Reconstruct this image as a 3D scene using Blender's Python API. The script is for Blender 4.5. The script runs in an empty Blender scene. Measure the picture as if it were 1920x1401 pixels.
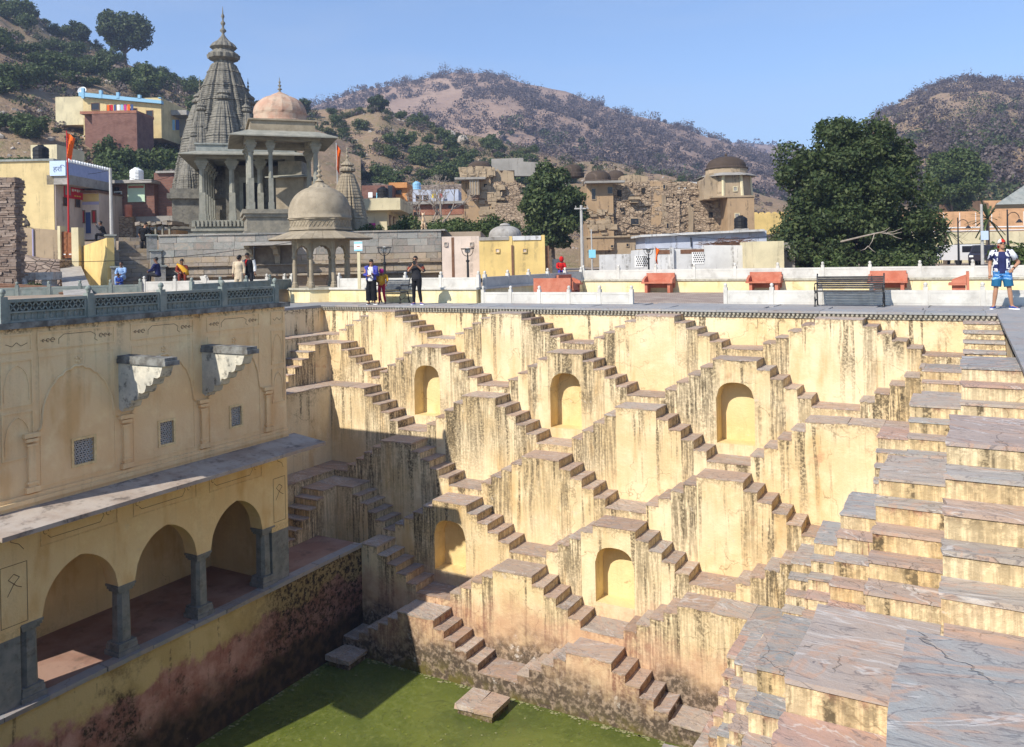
import bpy, bmesh, math, random
import numpy as np
from mathutils import Vector, Matrix, Euler
random.seed(7); RS = np.random.RandomState(7)
PI = math.pi
SC = bpy.context.scene
COL = SC.collection

# ------------------------------------------------------------------ camera
LENS_PX, YAW, ROLL, HORIZON_PX, EYE = 1530.8, 0.5087, 0.02, 486.6, 1.55
cam_d = bpy.data.cameras.new('camera'); cam = bpy.data.objects.new('camera', cam_d); COL.objects.link(cam)
cam_d.sensor_width = 36.0; cam_d.lens = LENS_PX / 1920 * 36.0
cam_d.shift_y = -(700.5 - HORIZON_PX) / 1920
cam_d.clip_start = 0.05; cam_d.clip_end = 6000
cam.matrix_world = Matrix.Translation((0, 0, EYE)) @ Matrix.Rotation(YAW, 4, 'Z') @ Matrix.Rotation(PI / 2, 4, 'X') @ Matrix.Rotation(-ROLL, 4, 'Z')
SC.camera = cam

# ------------------------------------------------------------------ light
SUN_EL, SUN_AZ = math.radians(40), math.radians(13)          # light travels towards +Y and a little +X
w = bpy.data.worlds.new('World'); SC.world = w; w.use_nodes = True
wn = w.node_tree; wn.nodes.clear()
sky = wn.nodes.new('ShaderNodeTexSky'); sky.sky_type = 'NISHITA'; sky.sun_disc = False
sky.sun_elevation = SUN_EL; sky.sun_rotation = PI + SUN_AZ
sky.altitude = 1500; sky.air_density = 1.0; sky.dust_density = 0.05; sky.ozone_density = 3.2
bg = wn.nodes.new('ShaderNodeBackground'); bg.inputs['Strength'].default_value = 0.14
wo = wn.nodes.new('ShaderNodeOutputWorld')
tc_ = wn.nodes.new('ShaderNodeTexCoord'); mp_ = wn.nodes.new('ShaderNodeMapping'); mp_.inputs['Scale'].default_value = (1.2, 3.0, 9.0); mp_.inputs['Rotation'].default_value = (0.0, 0.22, 0.5)
cn_ = wn.nodes.new('ShaderNodeTexNoise'); cn_.inputs['Scale'].default_value = 1.6; cn_.inputs['Detail'].default_value = 5; cn_.inputs['Roughness'].default_value = .55
cr_ = wn.nodes.new('ShaderNodeMapRange'); cr_.inputs[1].default_value = .42; cr_.inputs[2].default_value = .8; cr_.inputs[3].default_value = 0; cr_.inputs[4].default_value = .22
cm_ = wn.nodes.new('ShaderNodeMix'); cm_.data_type = 'RGBA'; cm_.inputs[7].default_value = (3.6, 3.9, 4.4, 1)      # thin cirrus veil
wn.links.new(tc_.outputs['Generated'], mp_.inputs[0]); wn.links.new(mp_.outputs[0], cn_.inputs['Vector']); wn.links.new(cn_.outputs[0], cr_.inputs[0]); wn.links.new(cr_.outputs[0], cm_.inputs[0])
wn.links.new(sky.outputs[0], cm_.inputs[6]); wn.links.new(cm_.outputs[2], bg.inputs[0]); wn.links.new(bg.outputs[0], wo.inputs[0])
sun_d = bpy.data.lights.new('sun', 'SUN'); sun_d.energy = 4.4; sun_d.angle = math.radians(0.53); sun_d.color = (1.0, 0.93, 0.82)
sun = bpy.data.objects.new('sun', sun_d); COL.objects.link(sun); sun.location = (-20, -30, 60)
ldir = Vector((math.sin(SUN_AZ) * math.cos(SUN_EL), math.cos(SUN_AZ) * math.cos(SUN_EL), -math.sin(SUN_EL)))
sun.rotation_euler = ldir.to_track_quat('-Z', 'Y').to_euler()
SC.view_settings.view_transform = 'Standard'; SC.view_settings.look = 'None'
SC.view_settings.exposure = 0.6; SC.view_settings.gamma = 1.0
SC.view_settings.use_curve_mapping = False
SC.render.engine = 'CYCLES'
SC.cycles.use_denoising = True
SC.cycles.max_bounces = 7; SC.cycles.diffuse_bounces = 5; SC.cycles.glossy_bounces = 2
SC.cycles.transmission_bounces = 2; SC.cycles.transparent_max_bounces = 4; SC.cycles.volume_bounces = 0
SC.cycles.caustics_reflective = False; SC.cycles.caustics_refractive = False

# ------------------------------------------------------------------ place finding
CY, SY = math.cos(YAW), math.sin(YAW)
RIGHT = Vector((CY, SY, 0)); FWD = Vector((-SY, CY, 0))
def ray(px, py):
    u = (px - 960) / LENS_PX; v = (py - HORIZON_PX) / LENS_PX
    a = u * math.cos(ROLL) - v * math.sin(ROLL); b = u * math.sin(ROLL) + v * math.cos(ROLL)
    return Vector((-SY + a * CY, CY + a * SY, -b))
def at_d(px, py, d): return Vector((0, 0, EYE)) + ray(px, py) * d
def at_y(px, py, Y): r = ray(px, py); return Vector((0, 0, EYE)) + r * (Y / r.y)
def at_x(px, py, X): r = ray(px, py); return Vector((0, 0, EYE)) + r * (X / r.x)
def at_z(px, py, Z): r = ray(px, py); return Vector((0, 0, EYE)) + r * ((Z - EYE) / r.z)

# ------------------------------------------------------------------ mesh collecting
class MB:
    def __init__(s): s.v = []; s.f = []; s.td = None; s.gr = None
    def add(s, vs, fs, td=None, gr=0.0):
        o = len(s.v)
        if gr and s.gr is None: s.gr = [0.0] * o
        if s.gr is not None: s.gr += [gr] * len(vs)
        s.v += [tuple(p) for p in vs]; s.f += [tuple(i + o for i in f) for f in fs]
        if td is not None:
            if s.td is None: s.td = [0.0] * o
            s.td += td
        elif s.td is not None: s.td += [0.0] * len(vs)
        return s
    def quad(s, a, b, c, d, td=None, gr=0.0): return s.add([a, b, c, d], [(0, 1, 2, 3)], td, gr)
    def box(s, x0, x1, y0, y1, z0, z1, j=0.0):
        r = (lambda: random.uniform(-j, j)) if j else (lambda: 0.0)
        vs = [(x + r(), y + r(), z + r()) for z in (z0, z1) for (x, y) in ((x0, y0), (x1, y0), (x1, y1), (x0, y1))]
        return s.add(vs, [(3, 2, 1, 0), (4, 5, 6, 7), (0, 1, 5, 4), (1, 2, 6, 5), (2, 3, 7, 6), (3, 0, 4, 7)])
    def prism(s, poly, z0, z1, top=None):
        n = len(poly); t = top or poly
        vs = [(x, y, z0) for x, y in poly] + [(x, y, z1) for x, y in t]
        return s.add(vs, [tuple(range(n))[::-1], tuple(range(n, 2 * n))] + [(i, (i + 1) % n, n + (i + 1) % n, n + i) for i in range(n)])
    def extrude(s, poly, a0, a1, mp):     # polygon in 2-D, mp(u, v, a) -> xyz
        n = len(poly)
        vs = [mp(u, v, a0) for u, v in poly] + [mp(u, v, a1) for u, v in poly]
        return s.add(vs, [tuple(range(n))[::-1], tuple(range(n, 2 * n))] + [(i, (i + 1) % n, n + (i + 1) % n, n + i) for i in range(n)])
    def lathe(s, prof, n=16, c=(0, 0, 0), rot=0.0, shape=None, cap=True):
        vs = []; fs = []; m = len(prof)
        for (r, z) in prof:
            for i in range(n):
                a = rot + 2 * PI * i / n; k = shape(a, z) if shape else 1.0
                vs.append((c[0] + r * k * math.cos(a), c[1] + r * k * math.sin(a), c[2] + z))
        for j in range(m - 1):
            for i in range(n):
                i2 = (i + 1) % n; fs.append((j * n + i, j * n + i2, (j + 1) * n + i2, (j + 1) * n + i))
        if cap: fs.append(tuple(range(n))[::-1]); fs.append(tuple((m - 1) * n + i for i in range(n)))
        return s.add(vs, fs)
    def tube(s, path, rad, n=6, cap=True):
        P = [Vector(p) for p in path]; m = len(P)
        R = rad if isinstance(rad, (list, tuple)) else [rad] * m
        vs = []; fs = []; up = Vector((0.13, 0.21, 0.97))
        for i in range(m):
            t = (P[min(i + 1, m - 1)] - P[max(i - 1, 0)])
            t = t.normalized() if t.length > 1e-9 else Vector((0, 0, 1))
            a = t.cross(up)
            if a.length < 0.05: a = t.cross(Vector((1, 0, 0)))
            a.normalize(); b = t.cross(a)
            for k in range(n):
                q = 2 * PI * k / n; vs.append(P[i] + a * (R[i] * math.cos(q)) + b * (R[i] * math.sin(q)))
        for i in range(m - 1):
            for k in range(n):
                k2 = (k + 1) % n; fs.append((i * n + k, i * n + k2, (i + 1) * n + k2, (i + 1) * n + k))
        if cap: fs.append(tuple(range(n))[::-1]); fs.append(tuple((m - 1) * n + k for k in range(n)))
        return s.add(vs, fs)
    def ball(s, c, r, n=8, m=6, sq=(1, 1, 1)):
        prof = [(max(1e-3, math.sin(PI * j / m)), -math.cos(PI * j / m)) for j in range(m + 1)]
        o = MB(); o.lathe(prof, n)
        return s.add([(c[0] + x * r * sq[0], c[1] + y * r * sq[1], c[2] + z * r * sq[2]) for x, y, z in o.v], o.f)
    def xf(s, M):
        s.v = [tuple(M @ Vector(p)) for p in s.v]; return s

ORG = {}
def finish(o, name, mat, parent):
    COL.objects.link(o)
    if mat is not None: o.data.materials.append(mat)
    if parent is not None: o.parent = parent
    return o
def obj(name, mb, mat, parent=None, local=False, smooth=False, base=None):
    """one mesh object; world coordinates unless local. A top-level mesh gets its origin at `base` or its own footprint"""
    vs = mb.v
    if parent is not None and not local:
        L = ORG[parent.name]
    elif parent is None and not local:
        a = np.array(vs); L = Vector(base) if base is not None else Vector(((a[:, 0].min() + a[:, 0].max()) / 2, (a[:, 1].min() + a[:, 1].max()) / 2, a[:, 2].min()))
    else: L = Vector((0, 0, 0))
    me = bpy.data.meshes.new(name)
    me.from_pydata([(x - L.x, y - L.y, z - L.z) for x, y, z in vs], [], mb.f)
    if smooth: me.polygons.foreach_set('use_smooth', [True] * len(me.polygons))
    if mb.td is not None:
        at = me.attributes.new('td', 'FLOAT', 'POINT'); at.data.foreach_set('value', mb.td)
    if mb.gr is not None:
        at = me.attributes.new('gr', 'FLOAT', 'POINT'); at.data.foreach_set('value', mb.gr)
    me.update()
    o = bpy.data.objects.new(name, me); finish(o, name, mat, parent)
    if parent is None: o.location = L
    ORG[o.name] = L if not local else Vector((0, 0, 0))
    return o
def tag(o, label=None, cat=None, group=None, kind=None):
    if label: o['label'] = label
    if cat: o['category'] = cat
    if group: o['group'] = group
    if kind: o['kind'] = kind
    return o
def thing(name, label, cat, loc=(0, 0, 0), rz=0.0, group=None, kind=None):
    o = bpy.data.objects.new(name, None); COL.objects.link(o); o.empty_display_size = 0.2
    o.location = loc; o.rotation_euler = (0, 0, rz); ORG[o.name] = Vector(loc)
    return tag(o, label, cat, group, kind)
def dup(o, loc=None, rz=None, scale=None, label=None, parent=None):
    c = o.copy(); COL.objects.link(c)
    if parent is not None: c.parent = parent
    if loc is not None: c.location = loc
    if rz is not None: c.rotation_euler = (0, 0, rz)
    if scale is not None: c.scale = scale if hasattr(scale, '__len__') else (scale,) * 3
    if label: c['label'] = label
    for ch in list(o.children): dup(ch, parent=c)
    return c

# ------------------------------------------------------------------ materials
class NT:
    def __init__(s, name):
        s.mat = bpy.data.materials.new(name); s.mat.use_nodes = True; s.t = s.mat.node_tree; s.t.nodes.clear()
        s.out = s.t.nodes.new('ShaderNodeOutputMaterial'); s._g = None
    def n(s, typ, ins=None, **pr):
        nd = s.t.nodes.new('ShaderNode' + typ)
        for k, v in pr.items(): setattr(nd, k, v)
        for k, v in (ins or {}).items(): s.put(nd.inputs[k], v)
        return nd
    def put(s, sock, v):
        if isinstance(v, bpy.types.NodeSocket): s.t.links.new(v, sock)
        elif v is not None:
            if hasattr(v, '__len__') and len(v) == 3 and sock.type == 'RGBA': v = (*v, 1)
            sock.default_value = v
    @property
    def pos(s):
        if s._g is None: s._g = s.n('NewGeometry')
        return s._g.outputs['Position']
    def obpos(s): return s.n('TexCoord').outputs['Object']
    def island(s):
        s.pos; return s._g.outputs['Random Per Island']
    def rand(s): return s.n('ObjectInfo').outputs['Random']
    def m(s, op, a, b=None, c=None, clamp=False):
        nd = s.n('Math', {0: a}, operation=op, use_clamp=clamp)
        if b is not None: s.put(nd.inputs[1], b)
        if c is not None: s.put(nd.inputs[2], c)
        return nd.outputs[0]
    def sep(s, v): return s.n('SeparateXYZ', {0: v}).outputs
    def comb(s, x=0.0, y=0.0, z=0.0): return s.n('CombineXYZ', {0: x, 1: y, 2: z}).outputs[0]
    def vs(s, v, k): return s.n('VectorMath', {0: v, 1: k}, operation='MULTIPLY').outputs[0]
    def noise(s, v, scale=1.0, detail=3.0, rough=0.55, dist=0.0):
        return s.n('TexNoise', {'Vector': v, 'Scale': scale, 'Detail': detail, 'Roughness': rough, 'Distortion': dist}).outputs['Fac']
    def vor(s, v, scale, out='Distance', **k): return s.n('TexVoronoi', {'Vector': v, 'Scale': scale}, **k).outputs[out]
    def sm(s, f, a, b, lo=0.0, hi=1.0):
        return s.n('MapRange', {'Value': f, 'From Min': a, 'From Max': b, 'To Min': lo, 'To Max': hi}, interpolation_type='SMOOTHSTEP').outputs[0]
    def ramp(s, f, stops):
        r = s.n('ValToRGB', {0: f}); e = r.color_ramp.elements
        while len(e) < len(stops): e.new(0.5)
        for i, (p, c) in enumerate(stops): e[i].position = p; e[i].color = (*c, 1)
        return r.outputs[0]
    def mix(s, f, a, b, mode='MIX'):
        nd = s.n('Mix', None, data_type='RGBA', blend_type=mode)
        s.put(nd.inputs['Factor'], f); s.put(nd.inputs[6], a); s.put(nd.inputs[7], b); return nd.outputs[2]
    def bump(s, h, st=0.4, d=0.02, nrm=None):
        nd = s.n('Bump', {'Height': h, 'Strength': st, 'Distance': d})
        if nrm is not None: s.put(nd.inputs['Normal'], nrm)
        return nd.outputs[0]
    def done(s, col, rough=0.85, nrm=None, spec=0.25, metal=0.0, **k):
        b = s.n('BsdfPrincipled', {'Base Color': col, 'Roughness': rough, 'Specular IOR Level': spec, 'Metallic': metal})
        for kk, v in k.items(): s.put(b.inputs[kk.replace('_', ' ')], v)
        if nrm is not None: s.put(b.inputs['Normal'], nrm)
        s.t.links.new(b.outputs[0], s.out.inputs[0]); return s.mat

def limewash(name, c1, c2, streak=1.0, td=True, low=False, dark=(0.085, 0.066, 0.04), red=0.35, blot=1.0, toprim=0.6, cols=False, redtop=0.0):
    t = NT(name); P = t.pos; x, y, z = t.sep(P)
    h = t.m('ADD', x, y)
    big = t.noise(P, 0.55, 3)
    col = t.mix(t.sm(big, 0.35, 0.65), c1, c2)
    col = t.mix(t.sm(t.noise(P, 2.3, 5, .65), .45, .8, 0, .5), col, tuple(min(1, k * 1.25 + .04) for k in c2))
    # ochre bleeding
    col = t.mix(t.sm(t.noise(t.comb(t.m('MULTIPLY', h, 1.7), 3.3, t.m('MULTIPLY', z, .5)), 1, 4), .54, .75, 0, .55), col, (c1[0] * .78, c1[1] * .62, c1[2] * .4))
    if red:
        rm = t.m('MULTIPLY', t.sm(t.noise(P, 1.35, 5, .6), .64, .70), t.sm(t.noise(P, .33, 1), .45, .6))
        col = t.mix(t.m('MULTIPLY', rm, red), col, (0.42, 0.13, 0.07))
    speck = t.sm(t.noise(P, 16, 4, .7), .40, .58)
    p1 = t.sm(t.noise(P, .42, 2), .40, .58)
    s1 = t.sm(t.noise(t.comb(t.m('MULTIPLY', h, 2.1), 0.0, t.m('MULTIPLY', z, .16)), 1, 3, .6), .545, .61)
    s2 = t.sm(t.noise(t.comb(t.m('MULTIPLY', h, 8.0), 7.7, t.m('MULTIPLY', z, .38)), 1, 3, .65), .56, .66)
    s3 = t.sm(t.noise(t.comb(t.m('MULTIPLY', h, 4.5), 2.2, t.m('MULTIPLY', z, .22)), 1, 2, .6), .60, .66)
    if td:
        d = t.n('Attribute', None, attribute_name='td', attribute_type='GEOMETRY').outputs['Fac']
        top = t.sm(t.m('ADD', d, t.m('MULTIPLY', t.m('SUBTRACT', t.noise(t.comb(t.m('MULTIPLY', h, 5), 1.0, 0.0), 1, 3), .5), 1.6)), 0.0, 2.6, 1.0, .18)
        rim = t.sm(t.m('ADD', d, t.m('MULTIPLY', t.m('SUBTRACT', t.noise(P, 6, 4), .5), .55)), 0.0, .26, 1.0, 0.0)
    else: top = 0.7; rim = 0.0
    mk = t.m('ADD', t.m('MULTIPLY', s1, p1), t.m('ADD', t.m('MULTIPLY', s2, t.m('MULTIPLY', p1, .75)), t.m('MULTIPLY', s3, .8)), clamp=True)
    mk = t.m('MULTIPLY', mk, top)
    mk = t.m('MULTIPLY', mk, t.m('ADD', t.m('MULTIPLY', speck, .65), .35))
    mk = t.m('MULTIPLY', mk, streak, clamp=True)
    col = t.mix(t.m('MULTIPLY', mk, .9), col, t.mix(speck, (0.16, 0.125, 0.07), dark))
    if td and toprim: col = t.mix(t.m('MULTIPLY', t.m('MULTIPLY', rim, speck), toprim), col, (0.15, 0.105, 0.06))
    if cols:
        g = t.n('Attribute', None, attribute_name='gr', attribute_type='GEOMETRY').outputs['Fac']
        rag = t.m('ADD', d, t.m('MULTIPLY', t.m('SUBTRACT', t.noise(t.comb(t.m('MULTIPLY', h, 7), 4.0, t.m('MULTIPLY', z, .8)), 1, 4, .7), .5), 2.4))
        cm = t.m('MULTIPLY', g, t.sm(rag, .7, 2.5, 1.0, .15))
        brk = t.m('ADD', t.m('MULTIPLY', t.sm(t.noise(t.comb(t.m('MULTIPLY', h, 15), 9.0, t.m('MULTIPLY', z, .9)), 1, 4, .7), .40, .6), .85), t.m('MULTIPLY', speck, .38), clamp=True)
        cm = t.m('MULTIPLY', cm, brk, clamp=True)
        gc = t.mix(t.sm(t.noise(P, 5, 4, .7), .4, .65), (0.075, 0.058, 0.036), (0.17, 0.132, 0.08))
        col = t.mix(t.m('MULTIPLY', cm, .93), col, gc)
    if redtop:
        rt = t.m('MULTIPLY', t.sm(t.m('ADD', d, t.m('MULTIPLY', t.m('SUBTRACT', t.noise(t.comb(t.m('MULTIPLY', h, 6), 1.5, z), 1, 4, .7), .5), .7)), .0, .20, 1.0, 0.0), t.sm(t.noise(P, 1.6, 3), .42, .58))
        rs_ = t.m('MULTIPLY', t.sm(t.noise(t.comb(t.m('MULTIPLY', h, 5.5), 6.1, t.m('MULTIPLY', z, .5)), 1, 3), .60, .66), t.sm(t.noise(P, .8, 2), .45, .6))
        col = t.mix(t.m('MULTIPLY', t.m('MAXIMUM', rt, rs_), redtop), col, t.mix(speck, (0.33, 0.13, 0.11), (0.16, 0.05, 0.045)))
    if blot:
        bl = t.m('MULTIPLY', t.sm(t.noise(P, .9, 4, .6), .60, .68), speck)
        col = t.mix(t.m('MULTIPLY', bl, .38 * blot), col, (0.20, 0.15, 0.08))
    ck = t.n('TexVoronoi', {'Vector': t.n('VectorMath', {0: P, 1: t.vs(t.n('TexNoise', {'Vector': P, 'Scale': 2.5, 'Detail': 4}).outputs['Color'], (.7, .7, .7))}, operation='ADD').outputs[0], 'Scale': .8}, feature='DISTANCE_TO_EDGE').outputs['Distance']
    ckm = t.m('MULTIPLY', t.sm(ck, .010, .002), t.sm(t.noise(P, .6, 2), .5, .6))
    col = t.mix(t.m('MULTIPLY', ckm, .5 if blot > .3 else .0), col, (0.16, 0.11, 0.06))
    fl = t.sm(t.noise(P, 2.8, 6, .7), .665, .68); col = t.mix(t.m('MULTIPLY', fl, .55 if blot > .3 else .2), col, (0.60, 0.52, 0.40))
    hgt = t.m('ADD', t.noise(P, 9, 5, .65), t.m('MULTIPLY', speck, -.25))
    if low:
        zz = t.m('ADD', z, t.m('MULTIPLY', t.m('SUBTRACT', t.noise(P, .75, 5, .65), .5), 2.6))
        pk = t.mix(t.sm(t.noise(P, 3, 4), .35, .7), (0.40, 0.17, 0.12), (0.52, 0.33, 0.22))
        col = t.mix(t.sm(zz, -7.0, -7.8, 0, .5), col, pk)
        gr = t.mix(t.sm(t.noise(P, 7, 6, .7), .45, .62), (0.055, 0.045, 0.035), (0.30, 0.235, 0.18))
        gr = t.mix(t.sm(t.noise(P, 2.2, 6, .7), .60, .68), gr, (0.55, 0.53, 0.5))
        col = t.mix(t.sm(zz, -7.9, -8.7, 0, .92), col, gr)
        moss = t.m('MULTIPLY', t.sm(zz, -8.6, -9.2), t.sm(t.noise(P, 3, 4), .4, .6))
        col = t.mix(moss, col, (0.12, 0.10, 0.025))
    return t.done(col, .88, t.bump(hgt, .35, .03), .18)

YEL1, YEL2 = (0.70, 0.525, 0.285), (0.78, 0.635, 0.405)
M = {}
M['wash'] = limewash('limewash_yellow', YEL1, YEL2, 1.25, True, True, cols=True)
M['wash_r'] = limewash('limewash_right', YEL1, YEL2, 1.3, True, True, cols=True, redtop=.75)
M['wash_rim'] = limewash('limewash_streaked', YEL1, YEL2, 1.7, True, False, toprim=.9)
M['wash_left'] = limewash('limewash_ochre', (0.82, 0.565, 0.29), (0.86, 0.63, 0.35), .26, True, False, red=.12, blot=.12, toprim=1.0)
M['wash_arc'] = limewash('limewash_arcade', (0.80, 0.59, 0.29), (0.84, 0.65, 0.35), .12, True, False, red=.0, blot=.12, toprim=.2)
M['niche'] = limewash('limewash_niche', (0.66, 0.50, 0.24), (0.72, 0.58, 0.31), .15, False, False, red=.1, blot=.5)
M['wash_court'] = limewash('limewash_court', (0.72, 0.58, 0.30), (0.78, 0.67, 0.42), .35, False, False, red=.0, blot=.5)

def plinth_mat():
    t = NT('plinth_plaster'); P = t.pos; x, y, z = t.sep(P)
    yel = t.mix(t.sm(t.noise(P, 1.1, 4), .4, .6), (0.50, 0.37, 0.16), (0.60, 0.46, 0.22))
    zz = t.m('ADD', z, t.m('MULTIPLY', t.m('SUBTRACT', t.noise(P, .9, 5, .65), .5), 1.6))
    pk = t.mix(t.sm(t.noise(P, 2.2, 5, .65), .35, .65), (0.34, 0.15, 0.115), (0.52, 0.30, 0.25))
    col = t.mix(t.sm(zz, -7.15, -7.35), yel, pk)
    sp = t.sm(t.noise(P, 11, 5, .7), .44, .58)
    bl = t.m('MULTIPLY', t.sm(t.noise(P, .8, 5, .65), .48, .58), t.m('ADD', .35, t.m('MULTIPLY', sp, .65)))
    bl = t.m('MULTIPLY', bl, t.sm(zz, -6.3, -7.6, .25, 1.0))
    far = t.sm(t.m('ADD', y, t.m('MULTIPLY', t.m('SUBTRACT', t.noise(P, .8, 4), .5), 2.5)), 13.0, 15.2)
    bl = t.m('MAXIMUM', bl, t.m('MULTIPLY', far, t.m('ADD', .55, t.m('MULTIPLY', sp, .45))))
    bl = t.m('MAXIMUM', bl, t.m('MULTIPLY', t.sm(zz, -7.7, -8.5), .97))
    st = t.m('MULTIPLY', t.sm(t.noise(t.comb(0.0, t.m('MULTIPLY', y, 6), t.m('MULTIPLY', z, .6)), 1, 3), .56, .66), .6)
    col = t.mix(t.m('MAXIMUM', bl, t.m('MULTIPLY', st, sp)), col, t.mix(t.sm(t.noise(P, 4, 4), .4, .65), (0.022, 0.018, 0.014), (0.075, 0.05, 0.03)))
    col = t.mix(t.m('MULTIPLY', t.sm(t.noise(P, 3.1, 6, .75), .66, .71), .7), col, (0.42, 0.36, 0.34))
    return t.done(col, .85, t.bump(t.noise(P, 7, 6, .7), .6, .04), .25)
M['plinth'] = plinth_mat()

def sandstone(name, stops, scale=1.0, veins=True, rough=.75, world=True):
    t = NT(name); P = t.pos; r = t.rand()
    col = t.ramp(r, stops)
    off = t.n('VectorMath', {0: P, 1: t.comb(t.m('MULTIPLY', r, 37.0), t.m('MULTIPLY', r, 91.0), 0.0)}, operation='ADD').outputs[0]
    ang = t.n('VectorRotate', {'Vector': off, 'Angle': t.m('MULTIPLY', t.m('SUBTRACT', r, .5), 1.2)}, rotation_type='Z_AXIS').outputs[0]
    g = t.noise(t.vs(ang, (1.0, 2.0, 1.6)), 1.5 * scale, 6, .62, 2.2)
    col = t.mix(t.sm(g, .36, .66, 0, .55), col, t.ramp(t.m('FRACT', t.m('MULTIPLY', r, 7.3)), [(0.0, (0.33, 0.235, 0.185)), (.4, (0.27, 0.26, 0.26)), (.7, (0.43, 0.32, 0.24)), (1.0, (0.34, 0.33, 0.325))]))
    if veins:
        vn = t.m('ABSOLUTE', t.m('SUBTRACT', t.noise(t.vs(ang, (.8, 1.7, 1.5)), .9 * scale, 4, .55, 2.6), .5))
        col = t.mix(t.sm(vn, .035, .0, 0, .55), col, (0.47, 0.29, 0.20))
        vn2 = t.m('ABSOLUTE', t.m('SUBTRACT', t.noise(t.vs(ang, (.8, 2.3, 1.5)), 1.5 * scale, 5, .6, 2.0), .47))
        col = t.mix(t.sm(vn2, .020, .0, 0, .6), col, (0.11, 0.10, 0.11))
        wh = t.m('ABSOLUTE', t.m('SUBTRACT', t.noise(t.vs(ang, (.5, 2.0, 1.5)), 1.1 * scale, 5, .6, 1.2), .56))
        col = t.mix(t.sm(wh, .014, .0, 0, .5), col, (0.62, 0.60, 0.57))
    pt = t.noise(P, 2.6, 6, .72)
    col = t.mix(t.sm(pt, .55, .72, 0, .6), col, (0.47, 0.40, 0.34))
    col = t.mix(t.sm(t.noise(P, 7, 6, .75), .58, .70, 0, .6), col, (0.13, 0.10, 0.08))
    ck = t.n('TexVoronoi', {'Vector': t.n('VectorMath', {0: off, 1: t.vs(t.n('TexNoise', {'Vector': P, 'Scale': 3.0, 'Detail': 4}).outputs['Color'], (.5, .5, .5))}, operation='ADD').outputs[0], 'Scale': 1.1}, feature='DISTANCE_TO_EDGE').outputs['Distance']
    cm = t.m('MULTIPLY', t.sm(ck, .010, .002), t.sm(t.noise(P, .9, 2), .47, .55))
    col = t.mix(t.m('MULTIPLY', cm, .45), col, (0.13, 0.10, 0.08))
    hg = t.m('ADD', t.m('ADD', g, t.m('MULTIPLY', t.noise(P, 12, 6, .75), .7)), t.m('MULTIPLY', cm, -.8))
    return t.done(col, rough, t.bump(hg, .55, .025), .3)
M['tread'] = sandstone('sandstone_tread', [(0.0, (0.33, 0.23, 0.165)), (.3, (0.44, 0.32, 0.235)), (.55, (0.31, 0.24, 0.185)), (.8, (0.50, 0.39, 0.29)), (1.0, (0.38, 0.33, 0.28))])
M['slab'] = sandstone('sandstone_slab', [(0.0, (0.27, 0.275, 0.27)), (.2, (0.42, 0.365, 0.305)), (.4, (0.32, 0.325, 0.32)), (.6, (0.44, 0.32, 0.25)), (.8, (0.35, 0.30, 0.265)), (1.0, (0.47, 0.30, 0.24))], .8)

one = lambda c: [(0.0, c), (1.0, tuple(k * 1.06 for k in c))]
M['slab_blue'] = sandstone('slab_blue_grey', one((0.31, 0.315, 0.305)), .9)
M['slab_brown'] = sandstone('slab_brown_grey', one((0.39, 0.315, 0.265)), .7)
M['slab_pink'] = sandstone('slab_pink', one((0.46, 0.32, 0.25)), .8)
M['slab_slate'] = sandstone('slab_slate', one((0.26, 0.265, 0.26)), 1.1)

def simple(name, c1, c2=None, scale=3.0, rough=.8, bump=.2, spec=.25, metal=0.0, dirt=0.0, dirtc=(.08, .065, .05), bs=12, vary=0.0, emit=None, obj_space=False):
    t = NT(name); P = t.obpos() if obj_space else t.pos
    col = c1 if c2 is None else t.mix(t.sm(t.noise(P, scale, 5, .6), .35, .65), c1, c2)
    if c2 is None: col = t.n('RGB').outputs[0]; col.default_value = (*c1, 1)
    if vary:
        col = t.mix(t.m('MULTIPLY', t.rand(), vary), col, tuple(k * .45 for k in c1))
    if dirt:
        col = t.mix(t.m('MULTIPLY', t.sm(t.noise(P, scale * 1.7, 6, .7), .5, .68), dirt), col, dirtc)
    nr = t.bump(t.noise(P, bs, 4, .65), bump, .02) if bump else None
    return t.done(col, rough, nr, spec, metal)
# ================================================================== THE STEPWELL
def thing_part(name, parent):
    o = bpy.data.objects.new(name, None); COL.objects.link(o); o.parent = parent; o.empty_display_size = .1
    ORG[o.name] = ORG[parent.name]; return o
M['grey_slab'] = sandstone('grey_paving', [(0.0, (0.27, 0.275, 0.28)), (.5, (0.31, 0.31, 0.31)), (1.0, (0.25, 0.265, 0.275))], .5, False, .8)
M['grey_stone'] = simple('grey_green_stone', (0.23, 0.25, 0.235), (0.30, 0.31, 0.285), 3, .8, .25, dirt=.45)
M['pillar_stone'] = simple('pillar_stone', (0.17, 0.185, 0.18), (0.25, 0.255, 0.235), 4, .75, .25, dirt=.5)
M['white_stone'] = simple('pale_parapet_stone', (0.50, 0.48, 0.44), (0.60, 0.58, 0.53), 1.6, .8, .15, dirt=.3, dirtc=(.22, .2, .17))
M['dentil'] = simple('dentil_stone', (0.33, 0.31, 0.25), (0.46, 0.43, 0.34), 6, .85, .3, dirt=.45)
W_ = 0.8465; YRIM = 23.23; XL = -21.07; XR = 0.75; Y1 = 22.38
ZT = {1: -0.137, 2: -1.194, 3: -2.496, 4: -3.906, 5: -5.193, 6: -6.456, 7: -7.70, 8: -8.93, 9: -9.6}
WATER_Z = -9.17
def yf(i): return Y1 - W_ * (i - 1)          # front plane of tier i on the far side
def xl(i): return XL + W_ * i
def xr(i): return XR - W_ * i
LANDFIX = {}
def land(i): return LANDFIX.get(i, ZT[i + 1] + 0.205)
def rz_(i): return (ZT[i] - land(i)) / 5

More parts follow.
